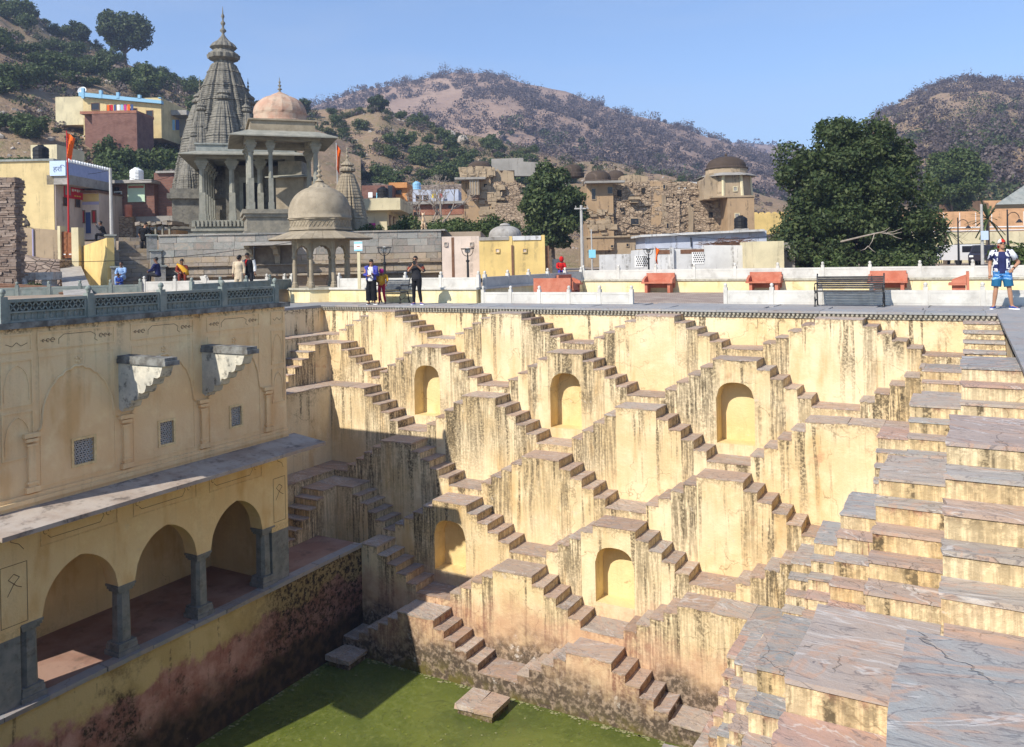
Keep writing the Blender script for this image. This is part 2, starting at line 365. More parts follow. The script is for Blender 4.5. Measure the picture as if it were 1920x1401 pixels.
def profile(i, lo, hi, centres, half, tread, ends=(None, None)):
    """constant-height segments (s0, s1, z, kind) of one tier between lo and hi; flights fall away on both sides of every pyramid top"""
    r = rz_(i); ev = []
    segs = []
    cs = sorted(c for c in centres)
    for c in cs:
        segs.append((c - half, c + half, ZT[i], 'top'))
        for k in range(1, 5):
            segs.append((c + half + tread * (k - 1), c + half + tread * k, ZT[i] - r * k, 'R'))
            segs.append((c - half - tread * k, c - half - tread * (k - 1), ZT[i] - r * k, 'L'))
    segs.sort()
    out = []; cur = lo
    for s in segs:
        if s[1] <= lo or s[0] >= hi: continue
        if s[0] > cur + 1e-4: out.append((cur, s[0], land(i), 'land'))
        out.append((max(s[0], cur), min(s[1], hi), s[2], s[3])); cur = max(cur, min(s[1], hi))
    if cur < hi - 1e-4: out.append((cur, hi, land(i), 'land'))
    return [s for s in out if s[1] - s[0] > 1e-3]

def flat(segs, a, b, z, kind='top'):
    out = [s for s in segs if s[1] <= a or s[0] >= b]
    for s in segs:
        if s[0] < a < s[1]: out.append((s[0], a, s[2], s[3]))
        if s[0] < b < s[1]: out.append((b, s[1], s[2], s[3]))
    out.append((a, b, z, kind)); out.sort(); return out

def arch_z(u, zs, za, kind='round'):
    u = min(1.0, abs(u))
    if kind == 'round': return zs + (za - zs) * (1 - u ** 2.6) ** 0.5
    return zs + (za - zs) * (0.80 * (1 - u ** 2.4) ** 0.55 + 0.20 * (1 - u))

def tier_mesh(segs, zb, front, back, mp, niches=()):
    """masonry of one tier: front faces, tops, and the risers between steps. mp(s, depth, z) -> xyz; depth 0 = front, 1 = back"""
    mb = MB(); dep = 0.03
    for k, (a, b, z, kind) in enumerate(segs):
        zt = z - 0.022
        q_ = random.random()
        grm = {'L': (.6 + .4 * q_) if q_ > .35 else .3 * q_, 'R': .9 * q_ if q_ > .5 else .15, 'land': .85 * q_ if q_ > .3 else .15, 'top': .6 * q_ if q_ > .5 else .08}[kind]
        nich = [n for n in niches if a < n[0] < b]
        def fq(s0, s1, z0, z1a, z1b=None, z0b=None, dd=0.0):
            z1b = z1a if z1b is None else z1b; z0b = z0 if z0b is None else z0b
            mb.quad(mp(s0, dd, z0), mp(s1, dd, z0b), mp(s1, dd, z1b), mp(s0, dd, z1a), [z - z0, z - z0b, z - z1b, z - z1a], grm)
        if not nich: 
            zm = z - 1.2
            if zm > zb + .2: fq(a, b, zb, zm); fq(a, b, zm, zt)
            else: fq(a, b, zb, zt)
        else:
            c, hw, zs0, zsp, zap = nich[0]; n = 14
            fq(a, c - hw, zb, zt); fq(c + hw, b, zb, zt); fq(c - hw, c + hw, zb, zs0)
            for q in range(n):
                u0 = -1 + 2 * q / n; u1 = -1 + 2 * (q + 1) / n
                fq(c + u0 * hw, c + u1 * hw, arch_z(u0, zsp, zap), zt, zt, arch_z(u1, zsp, zap))
        if k + 1 < len(segs):
            z2 = segs[k + 1][2] - 0.022; lo_, hi_ = min(zt, z2), max(zt, z2)
            mb.quad(mp(b, 0, lo_), mp(b, 1, lo_), mp(b, 1, hi_), mp(b, 0, hi_), [hi_ - lo_ + .15] * 2 + [.1] * 2, .5)
        mb.quad(mp(a, 0, zt), mp(b, 0, zt), mp(b, 1, zt), mp(a, 1, zt), [0.1] * 4)
    return mb

def niche_mesh(n, mp, dn=0.62):
    c, hw, z0, zsp, zap = n; mb = MB(); N = 14
    A = [(-1 + 2 * q / N) for q in range(N + 1)]
    pts = [(c + u * hw, arch_z(u, zsp, zap)) for u in A]
    loop = [(c - hw, z0)] + pts + [(c + hw, z0)]
    for k in range(len(loop)):
        a = loop[k]; b = loop[(k + 1) % len(loop)]
        if abs(a[0] - b[0]) + abs(a[1] - b[1]) < 1e-6: continue
        mb.quad(mp(a[0], 0, a[1]), mp(b[0], 0, b[1]), mp(b[0], dn, b[1]), mp(a[0], dn, a[1]))
    for q in range(N):
        mb.quad(mp(pts[q][0], dn, z0), mp(pts[q + 1][0], dn, z0), mp(pts[q + 1][0], dn, pts[q + 1][1]), mp(pts[q][0], dn, pts[q][1]))
    return mb

def tread_slab(a, b, z, kind, mp, lo=0.014, back=1.0, th=0.034):
    e0 = 0.014 if kind in ('L', 'top') else -0.004; e1 = 0.014 if kind in ('R', 'top') else -0.004
    if kind == 'land': e0 = e1 = -0.006
    j = lambda s=.008: random.uniform(-s, s)
    a2, b2 = a - e0, b + e1; fl = -lo / W_; bk = back - 0.004
    nn = max(1, round((b - a) / 0.7)) if kind in ('land', 'top') else 1
    mb = MB(); n = 5
    ss = [a2 + (b2 - a2) * k / n for k in range(n + 1)]
    top = []; bot = []
    tz = j(.006); tx = j(.006)
    front = [(s + (j(.01) if 0 < k < n else j(.008)), fl + j(.016) + (random.random() < .12) * .035, z + tz + tx * k * .6 + j(.004) - (random.random() < .12) * .008) for k, s in enumerate(ss)]
    rear = [(s, bk, z + tz + tx * k * .6) for k, s in enumerate(ss)]
    vs = [mp(*p) for p in front] + [mp(*p) for p in rear] + [mp(p[0], p[1] + .006, z - th) for p in front] + [mp(p[0], p[1], z - th) for p in rear]
    m = n + 1; fs = []
    for k in range(n):
        fs += [(k, k + 1, m + k + 1, m + k), (2 * m + k + 1, 2 * m + k, 3 * m + k, 3 * m + k + 1), (2 * m + k, 2 * m + k + 1, k + 1, k), (m + k, m + k + 1, 3 * m + k + 1, 3 * m + k)]
    fs += [(0, m, 3 * m, 2 * m), (m - 1, 3 * m - 1, 4 * m - 1, 2 * m - 1)]
    return mb.add(vs, fs)

def build_side(t, tiers, mpf, mat_t, big=0.9, split=True, wash='wash', pick=None):
    for i, segs, zb, nich in tiers:
        mp = mpf(i)
        wl = obj('tier_wall', tier_mesh(segs, zb, 0, 1, mp, nich), M[wash], t)
        for n in nich: obj('niche', niche_mesh(n, mp), M['niche'], wl)
        for (a, b, z, kind) in segs:
            w = b - a; n = max(1, round(w / big)) if split else 1
            cuts = [a] + [a + w * (k + random.uniform(-.12, .12)) / n for k in range(1, n)] + [b]
            for k in range(n):
                kd = kind
                if n > 1: kd = 'land' if kind == 'land' or 0 < k < n - 1 else ('L' if k == 0 and kind == 'top' else ('R' if kind == 'top' else 'land'))
                obj('tread', tread_slab(cuts[k] + (.006 if k else 0), cuts[k + 1], z, kd, mp), (pick(i, cuts[k], kind, k) if pick else None) or mat_t, wl)

# --- far side
CA = [-2.92 - 4.92 * k for k in range(4)]; CB = [-5.39 - 4.92 * k for k in range(3)]
HALF, TR = 0.57, 0.3325
far_t = []
for i in range(1, 8):
    lo, hi = xl(i), xr(i)
    if i >= 6: lo = -15.25
    cs = CA if i % 2 else CB
    sg = profile(i, lo, hi, cs, HALF, TR)
    if i == 1: sg = profile(i, lo, hi, CA, HALF, TR)
    if i == 2:
        r = rz_(2); sg = [s for s in sg if s[0] >= -17.14]; e = -18.78; q = .32
        sg = [(lo, e, ZT[2], 'top')] + [(e + q * k, e + q * (k + 1), ZT[2] - r * (k + 1), 'R') for k in range(4)] + [(e + q * 4, sg[0][0], land(2), 'land')] + sg
        sg = flat(sg, -1.02, hi, ZT[2])
        sg = [s if s[0] > -3.6 and s[3] != 'land' or s[1] < -2.3 else (s[0], -2.35, s[2], s[3]) if s[3] == 'land' and s[0] < -2.4 else s for s in sg]
        sg = sg + [(-2.35 + .3325 * k, -2.35 + .3325 * (k + 1), land(2) + r * (k + 1), 'L') for k in range(4)]
        sg.sort()
    if i == 3: sg = flat(sg, lo, -17.11, ZT[3]); sg = flat(sg, -3.49, hi, ZT[3])
    if i == 5:
        r = rz_(5); e = -16.25; q = .29
        sg = [s for s in sg if s[0] >= -14.67]
        sg = [(lo, e, ZT[5], 'top')] + [(e + q * k, e + q * (k + 1), ZT[5] - r * (k + 1), 'R') for k in range(4)] + [(e + q * 4, sg[0][0], land(5), 'land')] + sg
    if i == 5:
        sg = [s for s in sg if s[0] < -4.84] + [(-4.82 + .3325 * k, -4.82 + .3325 * (k + 1), land(5) + r * (k + 1), 'L') for k in range(4)]
        sg[-5:-4] = [(sg[-5][0], -4.82, land(5), 'land')]
    if i == 6: sg = flat(sg, lo, -14.66, ZT[6]); sg = flat(sg, -5.96, hi, ZT[6])
    zb = ZT[min(i + 2, 9)] - .35 if i < 7 else -9.8
    nich = []
    if i == 2: nich = [(c, .50, -3.42, -2.25, -1.80) for c in CB]
    if i == 5: nich = [(c, .52, -7.15, -6.15, -5.72) for c in CA[1:3]]
    far_t.append((i, sg, zb, nich))
far = thing('stepwell_stairs', 'far yellow wall of criss-cross stairs facing the camera, with five arched niches', 'stairs', (-10, YRIM, -9.5))
def mp_far(i): return lambda s, d, z: (s, yf(i) + d * W_, z)
build_side(far, far_t, mp_far, M['tread'])
# the wall behind the top tier, streaked below the rim
mb = MB()
for k in range(24):
    a = XL - .0 + (XR - XL) * k / 24; b = XL + (XR - XL) * (k + 1) / 24
    mb.quad((a, YRIM, -1.4), (b, YRIM, -1.4), (b, YRIM, -.1), (a, YRIM, -.1), [1.3, 1.3, 0, 0])
obj('rim_wall', mb, M['wash_rim'], far)

# --- right side
RA = [14.2 - 5.4 * k for k in range(3)]; RB = [16.9 - 5.4 * k for k in range(4)]
RH, RT = 0.64, 0.355; YN = -1.2
right_t = []; LANDFIX[1] = -1.17
for i in range(1, 9):
    lo, hi = YN, yf(i)
    sg = profile(i, lo, hi, RA if i % 2 else RB, RH, RT); r = rz_(i)
    if i == 2:
        sg = [s for s in sg if s[0] < 19.54]
        sg += [(19.55, 19.66, land(2), 'land')] + [(19.66 + .36 * k, 19.66 + .36 * (k + 1), land(2) + r * (k + 1), 'L') for k in range(4)] + [(21.1, hi, ZT[2], 'top')]
    if i == 3:
        sg = [s for s in sg if s[0] < 18.0]; sg[-1] = (sg[-1][0], 18.05, land(3), 'land')
        sg += [(18.05 + .375 * k, 18.05 + .375 * (k + 1), land(3) + r * (k + 1), 'L') for k in range(4)] + [(19.55, hi, ZT[3], 'top')]
    if i == 5:
        sg = [s for s in sg if s[0] < 17.0]; sg[-1] = (sg[-1][0], 17.1, land(5), 'land')
        sg += [(17.1 + .36 * k, 17.1 + .36 * (k + 1), land(5) + r * (k + 1), 'L') for k in range(4)] + [(18.54, hi, ZT[5], 'top')]
    if i == 6: sg = flat(sg, 16.3, hi, ZT[6])
    right_t.append((i, sg, ZT[min(i + 2, 9)] - .35 if i < 7 else -9.8, []))
right = thing('stepwell_stairs', 'right side of the stepwell, broad grey sandstone steps running towards the camera', 'stairs', (XR, 10, -9.5))
def near_slab(i, a, kind, k):
    if i == 1 and 1.5 < a < 4.4 and kind == 'top': return M['slab_blue']
    if i == 1 and 4.5 < a < 6.9 and kind == 'land': return M['slab_pink']
    if i == 2 and 4.8 < a < 7.2 and kind == 'top': return M['slab_brown']
    if i == 3 and 7.5 < a < 9.8: return M['slab_slate'] if k == 0 else M['slab_blue']
    if i == 4 and 10 < a < 12.6 and kind == 'top': return M['slab_pink'] if k else M['slab_brown']
def mp_right(i): return lambda s, d, z: (xr(i) + d * W_ + .016 * (min(s, 14) - 14), s, z)
build_side(right, right_t, mp_right, M['slab'], 1.0, True, 'wash_r', near_slab)
mb = MB()
for k in range(24):
    a = YN + (YRIM - YN) * k / 24; b = YN + (YRIM - YN) * (k + 1) / 24
    mb.quad((XR, a, -1.4), (XR, b, -1.4), (XR, b, -.1), (XR, a, -.1), [1.3, 1.3, 0, 0])
obj('rim_wall', mb, M['wash_rim'], right)
# stair from the corner landing up to the rim
for k in range(4):
    z = ZT[2] + .205 + .2 * (k + 1); y0 = 21.7 + .38 * k
    obj('corner_step', MB().box(xr(1) + .0, XR - .01, y0, YRIM - .012 - k * .003, z - .2, z - .05, .004), M['wash'], right)
    obj('tread', MB().box(xr(1) - .03, XR - .012, y0 - .03, y0 + .39, z - .06, z, .006), M['slab'], right)

LANDFIX.clear()
# --- left side (between the pavilion and the far corner)
left = thing('stepwell_stairs', 'shaded left side stairs in the corner behind the arcaded pavilion', 'stairs', (XL, 19, -9.5))
left_t = []
for i in range(1, 6):
    lo, hi = (10.5 if i < 3 else 15.46), yf(i); r = rz_(i)
    if i == 1:
        sg = profile(1, lo, hi, [18.3], .57, .3325); sg = [s for s in sg]
    elif i == 2:
        e = yf(2) - .62; q = .32
        sg = [(lo, e - q * 4, land(2), 'land')] + [(e - q * (k + 1), e - q * k, ZT[2] - r * (k + 1), 'L') for k in range(3, -1, -1)] + [(e, hi, ZT[2], 'top')]
    elif i == 3: sg = [(lo, hi, ZT[3], 'top')]
    elif i == 4: sg = [(lo, hi, land(4), 'land')]
    else:
        e = yf(5) - .6; q = .30
        sg = [(lo, e - q * 4, land(5), 'land')] + [(e - q * (k + 1), e - q * k, ZT[5] - r * (k + 1), 'L') for k in range(3, -1, -1)] + [(e, hi, ZT[5], 'top')]
    left_t.append((i, sg, ZT[min(i + 2, 9)] - .35, []))
def mp_left(i): return lambda s, d, z: (xl(i) - d * W_, s, z)
build_side(left, left_t, mp_left, M['tread'])
# corner squares shared by two sides
for i in (1, 2, 3, 4, 5):
    z = {1: land(1), 2: ZT[2], 3: ZT[3], 4: land(4), 5: ZT[5]}[i]
    obj('corner_tread', MB().box(xl(i) - W_ + .002, xl(i) + .002, yf(i) - .002, yf(i) + W_ - .004, z - .4, z - .002, .003), M['tread'], left)
    z = {1: land(1), 2: ZT[2], 3: ZT[3], 4: land(4), 5: ZT[5]}[i]
    obj('corner_tread', MB().box(xr(i) - .004, xr(i) + W_ - .004, yf(i) - .003, yf(i) + W_ - .004, z - .4, z - .003, .003), M['slab'], right)
for i in (6, 7):
    z = ZT[6] if i == 6 else land(7)
    obj('corner_tread', MB().box(xr(i) - .004, xr(i) + W_ - .004, yf(i) - .003, yf(i) + W_ - .004, z - .4, z - .003, .003), M['slab'], right)
mb = MB()
for k in range(10):
    a = 10 + (YRIM - 10) * k / 10; b = 10 + (YRIM - 10) * (k + 1) / 10
    mb.quad((XL, b, -1.4), (XL, a, -1.4), (XL, a, -.1), (XL, b, -.1), [1.3, 1.3, 0, 0])
obj('rim_wall', mb, M['wash_rim'], left)
# sides that only shut the well off: near wall and the left bank before the pavilion
mb = MB(); mb.box(XL - 1, XR + 8, YN - 1.2, YN, -9.8, -.13)
tag(obj('stepwell_bank', mb, M['wash_rim']), kind='structure')
mb = MB()
for i in range(1, 7): mb.box(XL - 1, xl(i), YN + .01, 8.0, -9.8 + .01 * i, ZT[i])
tag(obj('stepwell_bank', mb, M['wash']), kind='structure')

# --- water with duckweed
def water_mat():
    t = NT('green_water'); P = t.pos
    n1 = t.noise(P, .45, 4, .55, .8); n2 = t.noise(P, 7, 6, .7)
    col = t.mix(t.sm(n1, .3, .68), (0.075, 0.100, 0.018), (0.125, 0.150, 0.026))
    col = t.mix(t.sm(n2, .5, .7, 0, .45), col, (0.19, 0.205, 0.045))
    lines = t.m('ABSOLUTE', t.m('SUBTRACT', t.noise(P, .9, 3, .6, 1.5), .5))
    col = t.mix(t.sm(lines, .012, 0, 0, .5), col, (0.05, 0.06, 0.015))
    return t.done(col, t.sm(n2, .4, .6, .28, .6), t.bump(t.m('ADD', t.m('MULTIPLY', n2, .4), n1), .12, .02), .5)
M['water'] = water_mat()
mb = MB(); mb.quad((-15.3, YN, WATER_Z), (-4, YN, WATER_Z), (-4, 17.5, WATER_Z), (-15.3, 17.5, WATER_Z))
tag(obj('water', mb, M['water']), kind='structure')
mb = MB()
for k in range(700):
    x = random.uniform(-15, -6); y = random.uniform(10, 16.6); r = random.uniform(.015, .05); a0 = random.random() * 6
    if math.sin(x * 1.3 + y) + math.sin(y * 2.1 - x * .7) < random.uniform(-.6, 1.3): continue
    mb.add([(x + r * math.cos(a0 + q * 1.2566), y + r * math.sin(a0 + q * 1.2566), WATER_Z + .004 + .0015 * (k % 4)) for q in range(5)], [(0, 1, 2, 3, 4)])
M['weed'] = simple('duckweed', (0.17, 0.19, 0.03), (0.10, 0.13, 0.02), 5, .8, 0)
tag(obj('duckweed', mb, M['weed']), 'green duckweed scum floating on the well water', 'duckweed', kind='stuff')
M['scum'] = simple('dried_scum', (0.24, 0.25, 0.11), (0.33, 0.31, 0.17), 6, .8, .2)
m = MB()
for k in range(420):
    e = random.random(); x, y = (random.uniform(-15, -6), 17.26 - abs(random.gauss(0, .07))) if e < .5 else (-15.18 + abs(random.gauss(0, .08)), random.uniform(9, 17)) if e < .8 else (random.uniform(-14.8, -7), random.uniform(12, 17))
    r = random.uniform(.015, .06) * (1 if e < .8 else .6); a0 = random.random() * 6
    m.add([(x + r * random.uniform(.5, 1.2) * math.cos(a0 + q * 1.047), y + r * random.uniform(.4, 1) * math.sin(a0 + q * 1.047), WATER_Z + .011 + .002 * (k % 5)) for q in range(6)], [(0, 1, 2, 3, 4, 5)])
tag(obj('floating_scum', m, M['scum']), 'pale dry scum and leaves floating along the water edge', 'scum', kind='stuff')
# worn stone blocks standing at the water
_b1 = at_z(905, 1312, ZT[8] + .02); _b2 = at_z(650, 1224, ZT[8] + .02)
for (x0, x1, y0, y1, lab) in ((_b1.x - .52, _b1.x + .52, _b1.y - .42, _b1.y + .42, 'cracked sandstone block at the water edge below the middle flight'), (_b2.x - .42, _b2.x + .38, _b2.y - .38, _b2.y + .38, 'shaded flat stone block in the dark corner of the water')):
    b = thing('stone_block', lab, 'stone block', ((x0 + x1) / 2, (y0 + y1) / 2, WATER_Z - .1))
    for k in range(2):
        xa = x0 + (x1 - x0) * k / 2
        obj('slab', MB().box(xa + .004, xa + (x1 - x0) / 2 - .004, y0, y1, ZT[8] - .1, ZT[8] + .02, .02), M['tread'], b)
    obj('footing', MB().box(x0 + .05, x1 - .05, y0 + .05, y1 - .02, WATER_Z - .6, ZT[8] - .09), M['wash'], b)

# ================================================================== PAVILION ON THE LEFT
XF = -15.30; BY0, BY1 = 8.12, 15.42; ZFL = -6.456; ZR = 0.56
pav = thing('arcaded_pavilion', 'ochre two-storey pavilion with three arches, stone eave and latticed balustrade', 'building', (XF - 2.5, 11.8, -9.5))
AC = [9.84, 11.80, 13.76]; PC = [8.86, 10.82, 12.78, 14.74]
# plinth and floor platform
mb = MB()
ny = 26
for k in range(ny):
    a = 6.0 + (18.2 - 6.0) * k / ny; b = 6.0 + (18.2 - 6.0) * (k + 1) / ny
    mb.quad((-15.22, a, -9.9), (-15.22, b, -9.9), (-15.22, b, ZFL - .07), (-15.22, a, ZFL - .07))
mb.quad((-15.22, 6, -9.9), (-15.22, 6, ZFL - .07), (-19.5, 6, ZFL - .07), (-19.5, 6, -9.9))
obj('plinth', mb, M['plinth'], pav)
M['floor'] = simple('red_sandstone_floor', (0.27, 0.15, 0.11), (0.34, 0.22, 0.17), 1.2, .8, .25, dirt=.45, bs=6)
mb = MB(); mb.box(-20.0, -15.45, 6, 18.14, ZFL - .09, ZFL)
obj('floor', mb, M['floor'], pav)
mb = MB()
yy = 6.0
while yy < 18.1:
    L = random.uniform(.8, 1.3); y2 = min(yy + L, 18.13)
    obj('edge_slab', MB().box(-15.448, -15.16 + random.uniform(-.015, .015), yy + .006, y2 - .006, ZFL - .085, ZFL + .004 + random.uniform(0, .008), .006), M['grey_slab'], pav); yy = y2
# upper storey
M['jali_dark'] = simple('dark_recess', (0.02, 0.018, 0.016), None, 1, .9, 0)
mb = MB()
wins = [(9.925, -2.06, .21, .235), (11.835, -2.07, .17, .24), (13.765, -2.055, .155, .225)]
ys = sorted([BY0, BY1] + [w[0] - w[2] for w in wins] + [w[0] + w[2] for w in wins] + [BY0 + (BY1 - BY0) * k / 12 for k in range(1, 12)])
for a, b in zip(ys[:-1], ys[1:]):
    win = [w for w in wins if w[0] - w[2] - 1e-6 <= a and b <= w[0] + w[2] + 1e-6]
    def q(z0, z1): mb.quad((XF, a, z0), (XF, b, z0), (XF, b, z1), (XF, a, z1), [ZR - z0, ZR - z0, ZR - z1, ZR - z1])
    if win: q(-2.95, win[0][1] - win[0][3]); q(win[0][1] + win[0][3], -.4); q(-.4, ZR - .1)
    else: q(-2.95, -.4); q(-.4, ZR - .1)
for (yc, zc, hy, hz) in wins:
    for (p, r_) in (((yc - hy, zc - hz), (yc + hy, zc - hz)), ((yc + hy, zc - hz), (yc + hy, zc + hz)), ((yc + hy, zc + hz), (yc - hy, zc + hz)), ((yc - hy, zc + hz), (yc - hy, zc - hz))):
        mb.quad((XF, p[0], p[1]), (XF, r_[0], r_[1]), (XF - .22, r_[0], r_[1]), (XF - .22, p[0], p[1]), [2] * 4)
for (y0, s) in ((BY0, -1), (BY1, 1)):
    mb.quad((XF, y0, -2.95), (XF - 5.8, y0, -2.95), (XF - 5.8, y0, ZR - .1), (XF, y0, ZR - .1), [3.4, 3.4, 0, 0])
mb.quad((XF - 5.8, BY0, -2.95), (XF - 5.8, BY1, -2.95), (XF - 5.8, BY1, ZR - .1), (XF - 5.8, BY0, ZR - .1), [3.4, 3.4, 0, 0])
up = obj('upper_wall', mb, M['wash_left'], pav)
for k, (yc, zc, hy, hz) in enumerate(wins):
    wo_ = obj('window', MB().box(XF - .28, XF - .221, yc - hy, yc + hy, zc - hz, zc + hz), M['jali_dark'], pav)
    la = MB()
    for s in np.arange(-1.6, 1.61, .1):        # star lattice: three crossing sets of bars
        for ang in (PI / 2, PI / 6, -PI / 6):
            d = Vector((math.cos(ang), math.sin(ang))); nrm = Vector((-d.y, d.x)); c = nrm * s * .75
            ts = []
            for lim, dc, cc in ((hy, d.x, c.x), (hz, d.y, c.y)):
                if abs(dc) < 1e-6:
                    if abs(cc) > lim: ts = None; break
                    continue
                t0, t1 = sorted(((-lim - cc) / dc, (lim - cc) / dc)); ts.append((t0, t1))
            if not ts: continue
            t0 = max(t[0] for t in ts); t1 = min(t[1] for t in ts)
            if t1 - t0 < .02: continue
            p = c + d * t0; r_ = c + d * t1; e = nrm * .0085; x = XF - .03
            pts = [p - e, r_ - e, r_ + e, p + e]
            la.add([(x, yc + v.x, zc + v.y) for v in pts] + [(x - .03, yc + v.x, zc + v.y) for v in pts], [(0, 1, 2, 3), (0, 3, 7, 4), (1, 5, 6, 2), (0, 4, 5, 1), (3, 2, 6, 7)])
    obj('lattice', la, M['white_stone'], wo_)
    fr = MB()
    for (a0, a1, z0, z1) in ((yc - hy - .05, yc - hy, zc - hz - .05, zc + hz + .05), (yc + hy, yc + hy + .05, zc - hz - .05, zc + hz + .05), (yc - hy, yc + hy, zc - hz - .05, zc - hz), (yc - hy, yc + hy, zc + hz, zc + hz + .05)):
        fr.box(XF - .01, XF + .022, a0, a1, z0, z1)
    obj('frame', fr, M['wash_arc'], wo_)
def relief_box(y0, y1, z0, z1, w=.03, out=.022):
    m = MB(); m.box(XF - .02, XF + out, y0, y1, z1 - w, z1); m.box(XF - .02, XF + out, y0, y1, z0, z0 + w)
    m.box(XF - .02, XF + out - .001, y0, y0 + w, z0 + w, z1 - w); m.box(XF - .02, XF + out - .001, y1 - w, y1, z0 + w, z1 - w); return m
M['relief'] = limewash('limewash_relief', (0.82, 0.565, 0.29), (0.86, 0.63, 0.35), .2, False, False, red=0, blot=.15)
for c in AC: obj('panel_frame', relief_box(c - .80, c + .80, .02, .36), M['relief'], pav)
for c in AC: obj('panel_frame', relief_box(c - .78, c + .78, -2.55, -.10, .025, .012), M['relief'], pav)
for (a, b) in ((8.36, 8.94), (14.93, 15.36)):
    obj('panel_frame', relief_box(a, b, .02, .36), M['relief'], pav)
    for (z0, z1) in ((-.98, -.12), (-1.95, -1.08)):
        obj('panel_frame', relief_box(a, b, z0, z1, .022), M['relief'], pav)
        c = (a + b) / 2; hw = (b - a) / 2 - .06
        path = [(XF + .004, c + u * hw, arch_z(u, z0 + .35, z1 - .1, 'p')) for u in np.linspace(-1, 1, 13)]
        obj('blind_arch', MB().tube([(XF + .004, c - hw, z0 + .1)] + path + [(XF + .004, c + hw, z0 + .1)], .014, 5), M['relief'], pav)
for c in AC:
    path = []
    for u in np.linspace(-1, 1, 45):
        z = arch_z(u, -1.28, -.34, 'p'); n = abs(math.sin(u * 4.5 * PI)); path.append((XF + .006, c + u * .74, z - .035 * (1 - n)))
    path = [(XF + .006, c - .82, -1.50), (XF + .006, c - .76, -1.45)] + path + [(XF + .006, c + .76, -1.45), (XF + .006, c + .82, -1.50)]
    obj('arch_moulding', MB().tube(path, .028, 6), M['relief'], pav, smooth=True)
    fl = MB()
    for a in range(5): fl.ball((XF + .01, c + .05 * math.cos(a * 1.2566), -.24 + .05 * math.sin(a * 1.2566)), .03, 6, 4, (.6, 1, 1))
    obj('flower_boss', fl, M['relief'], pav)
for c in PC:
    m = MB(); zc = c + .02
    m.box(XF - .02, XF + .06, zc - .07, zc + .07, -2.58, -1.72)
    for (z0, z1, e) in ((-2.60, -2.50, .13), (-2.44, -2.40, .10), (-1.74, -1.70, .10), (-1.66, -1.60, .12), (-1.58, -1.50, .15)): m.box(XF - .02, XF + .05 + e * .3, zc - e, zc + e, z0, z1)
    obj('pilaster', m, M['relief'], pav)
m = MB()
for (z0, z1, o) in ((-2.70, -2.63, .05), (-2.78, -2.70, .10), (-2.92, -2.78, .06)): m.box(XF - .02, XF + o, BY0, BY1 + .0, z0, z1)
obj('string_course', m, M['relief'], pav)
# painted brown arabesques
M['paint'] = simple('brown_paint', (0.12, 0.055, 0.03), None, 1, .9, 0)
def ribbon(mb, pts, w=.011, x=XF + .004):
    for (a, b) in zip(pts[:-1], pts[1:]):
        d = Vector((b[0] - a[0], b[1] - a[1]))
        if d.length < 1e-5: continue
        n = Vector((-d.y, d.x)).normalized() * w / 2
        mb.add([(x, a[0] - n.x, a[1] - n.y), (x, b[0] - n.x, b[1] - n.y), (x, b[0] + n.x, b[1] + n.y), (x, a[0] + n.x, a[1] + n.y)], [(0, 1, 2, 3)])
m = MB()
for c in AC:
    ribbon(m, [(c - .38, .10), (c - .38, .20), (c - .28, .28), (c + .28, .28), (c + .38, .22), (c + .36, .13), (c + .42, .09)], .009)
    for s in (-1, 1):
        for q in range(3):
            y0 = c + s * (.5 + .09 * q); z0 = .19; r = .04 - .008 * q
            ribbon(m, [(y0 + r * math.cos(a), z0 + r * math.sin(a)) for a in np.linspace(.4 * q, 5.2, 8)], .012)
        ribbon(m, [(c + s * .45, .19), (c + s * .74, .19)], .008)
for (a, b) in ((8.42, 8.9), (14.97, 15.32)):
    c = (a + b) / 2
    ribbon(m, [(a + .04, .18), (c - .08, .13), (c, .2), (c + .08, .13), (b - .04, .18)], .009)
tag(obj('painted_ornament', m, M['paint'], up), kind='stuff')
# roof slab edge
mb = MB(); mb.box(XF - 5.9, XF + .10, BY0 - .1, BY1 + .1, ZR - .1, ZR + .01)
M['roof_edge'] = simple('blackened_roof_edge', (0.10, 0.095, 0.085), (0.25, 0.25, 0.23), 4, .85, .4, dirt=.6)
obj('roof_slab', mb, M['roof_edge'], pav)
# eave
M['eave'] = simple('weathered_eave_stone', (0.34, 0.27, 0.215), (0.44, 0.38, 0.32), 1.6, .8, .35, dirt=.7, dirtc=(.085, .07, .06), bs=5)
yy = BY0 - .35
while yy < BY1 + .28:
    L = random.uniform(.85, 1.25); y2 = min(yy + L, BY1 + .30)
    if BY1 + .30 - y2 < .4: y2 = BY1 + .30
    m = MB(); j = random.uniform(-.008, .008)
    m.extrude([(XF - .05, -2.84), (XF + 1.04 + j, -2.97), (XF + 1.04 + j, -3.05), (XF - .05, -2.93)], yy + .003, y2 - .003, lambda u, v, a: (u, a, v))
    obj('eave_slab', m, M['eave'], pav); yy = y2
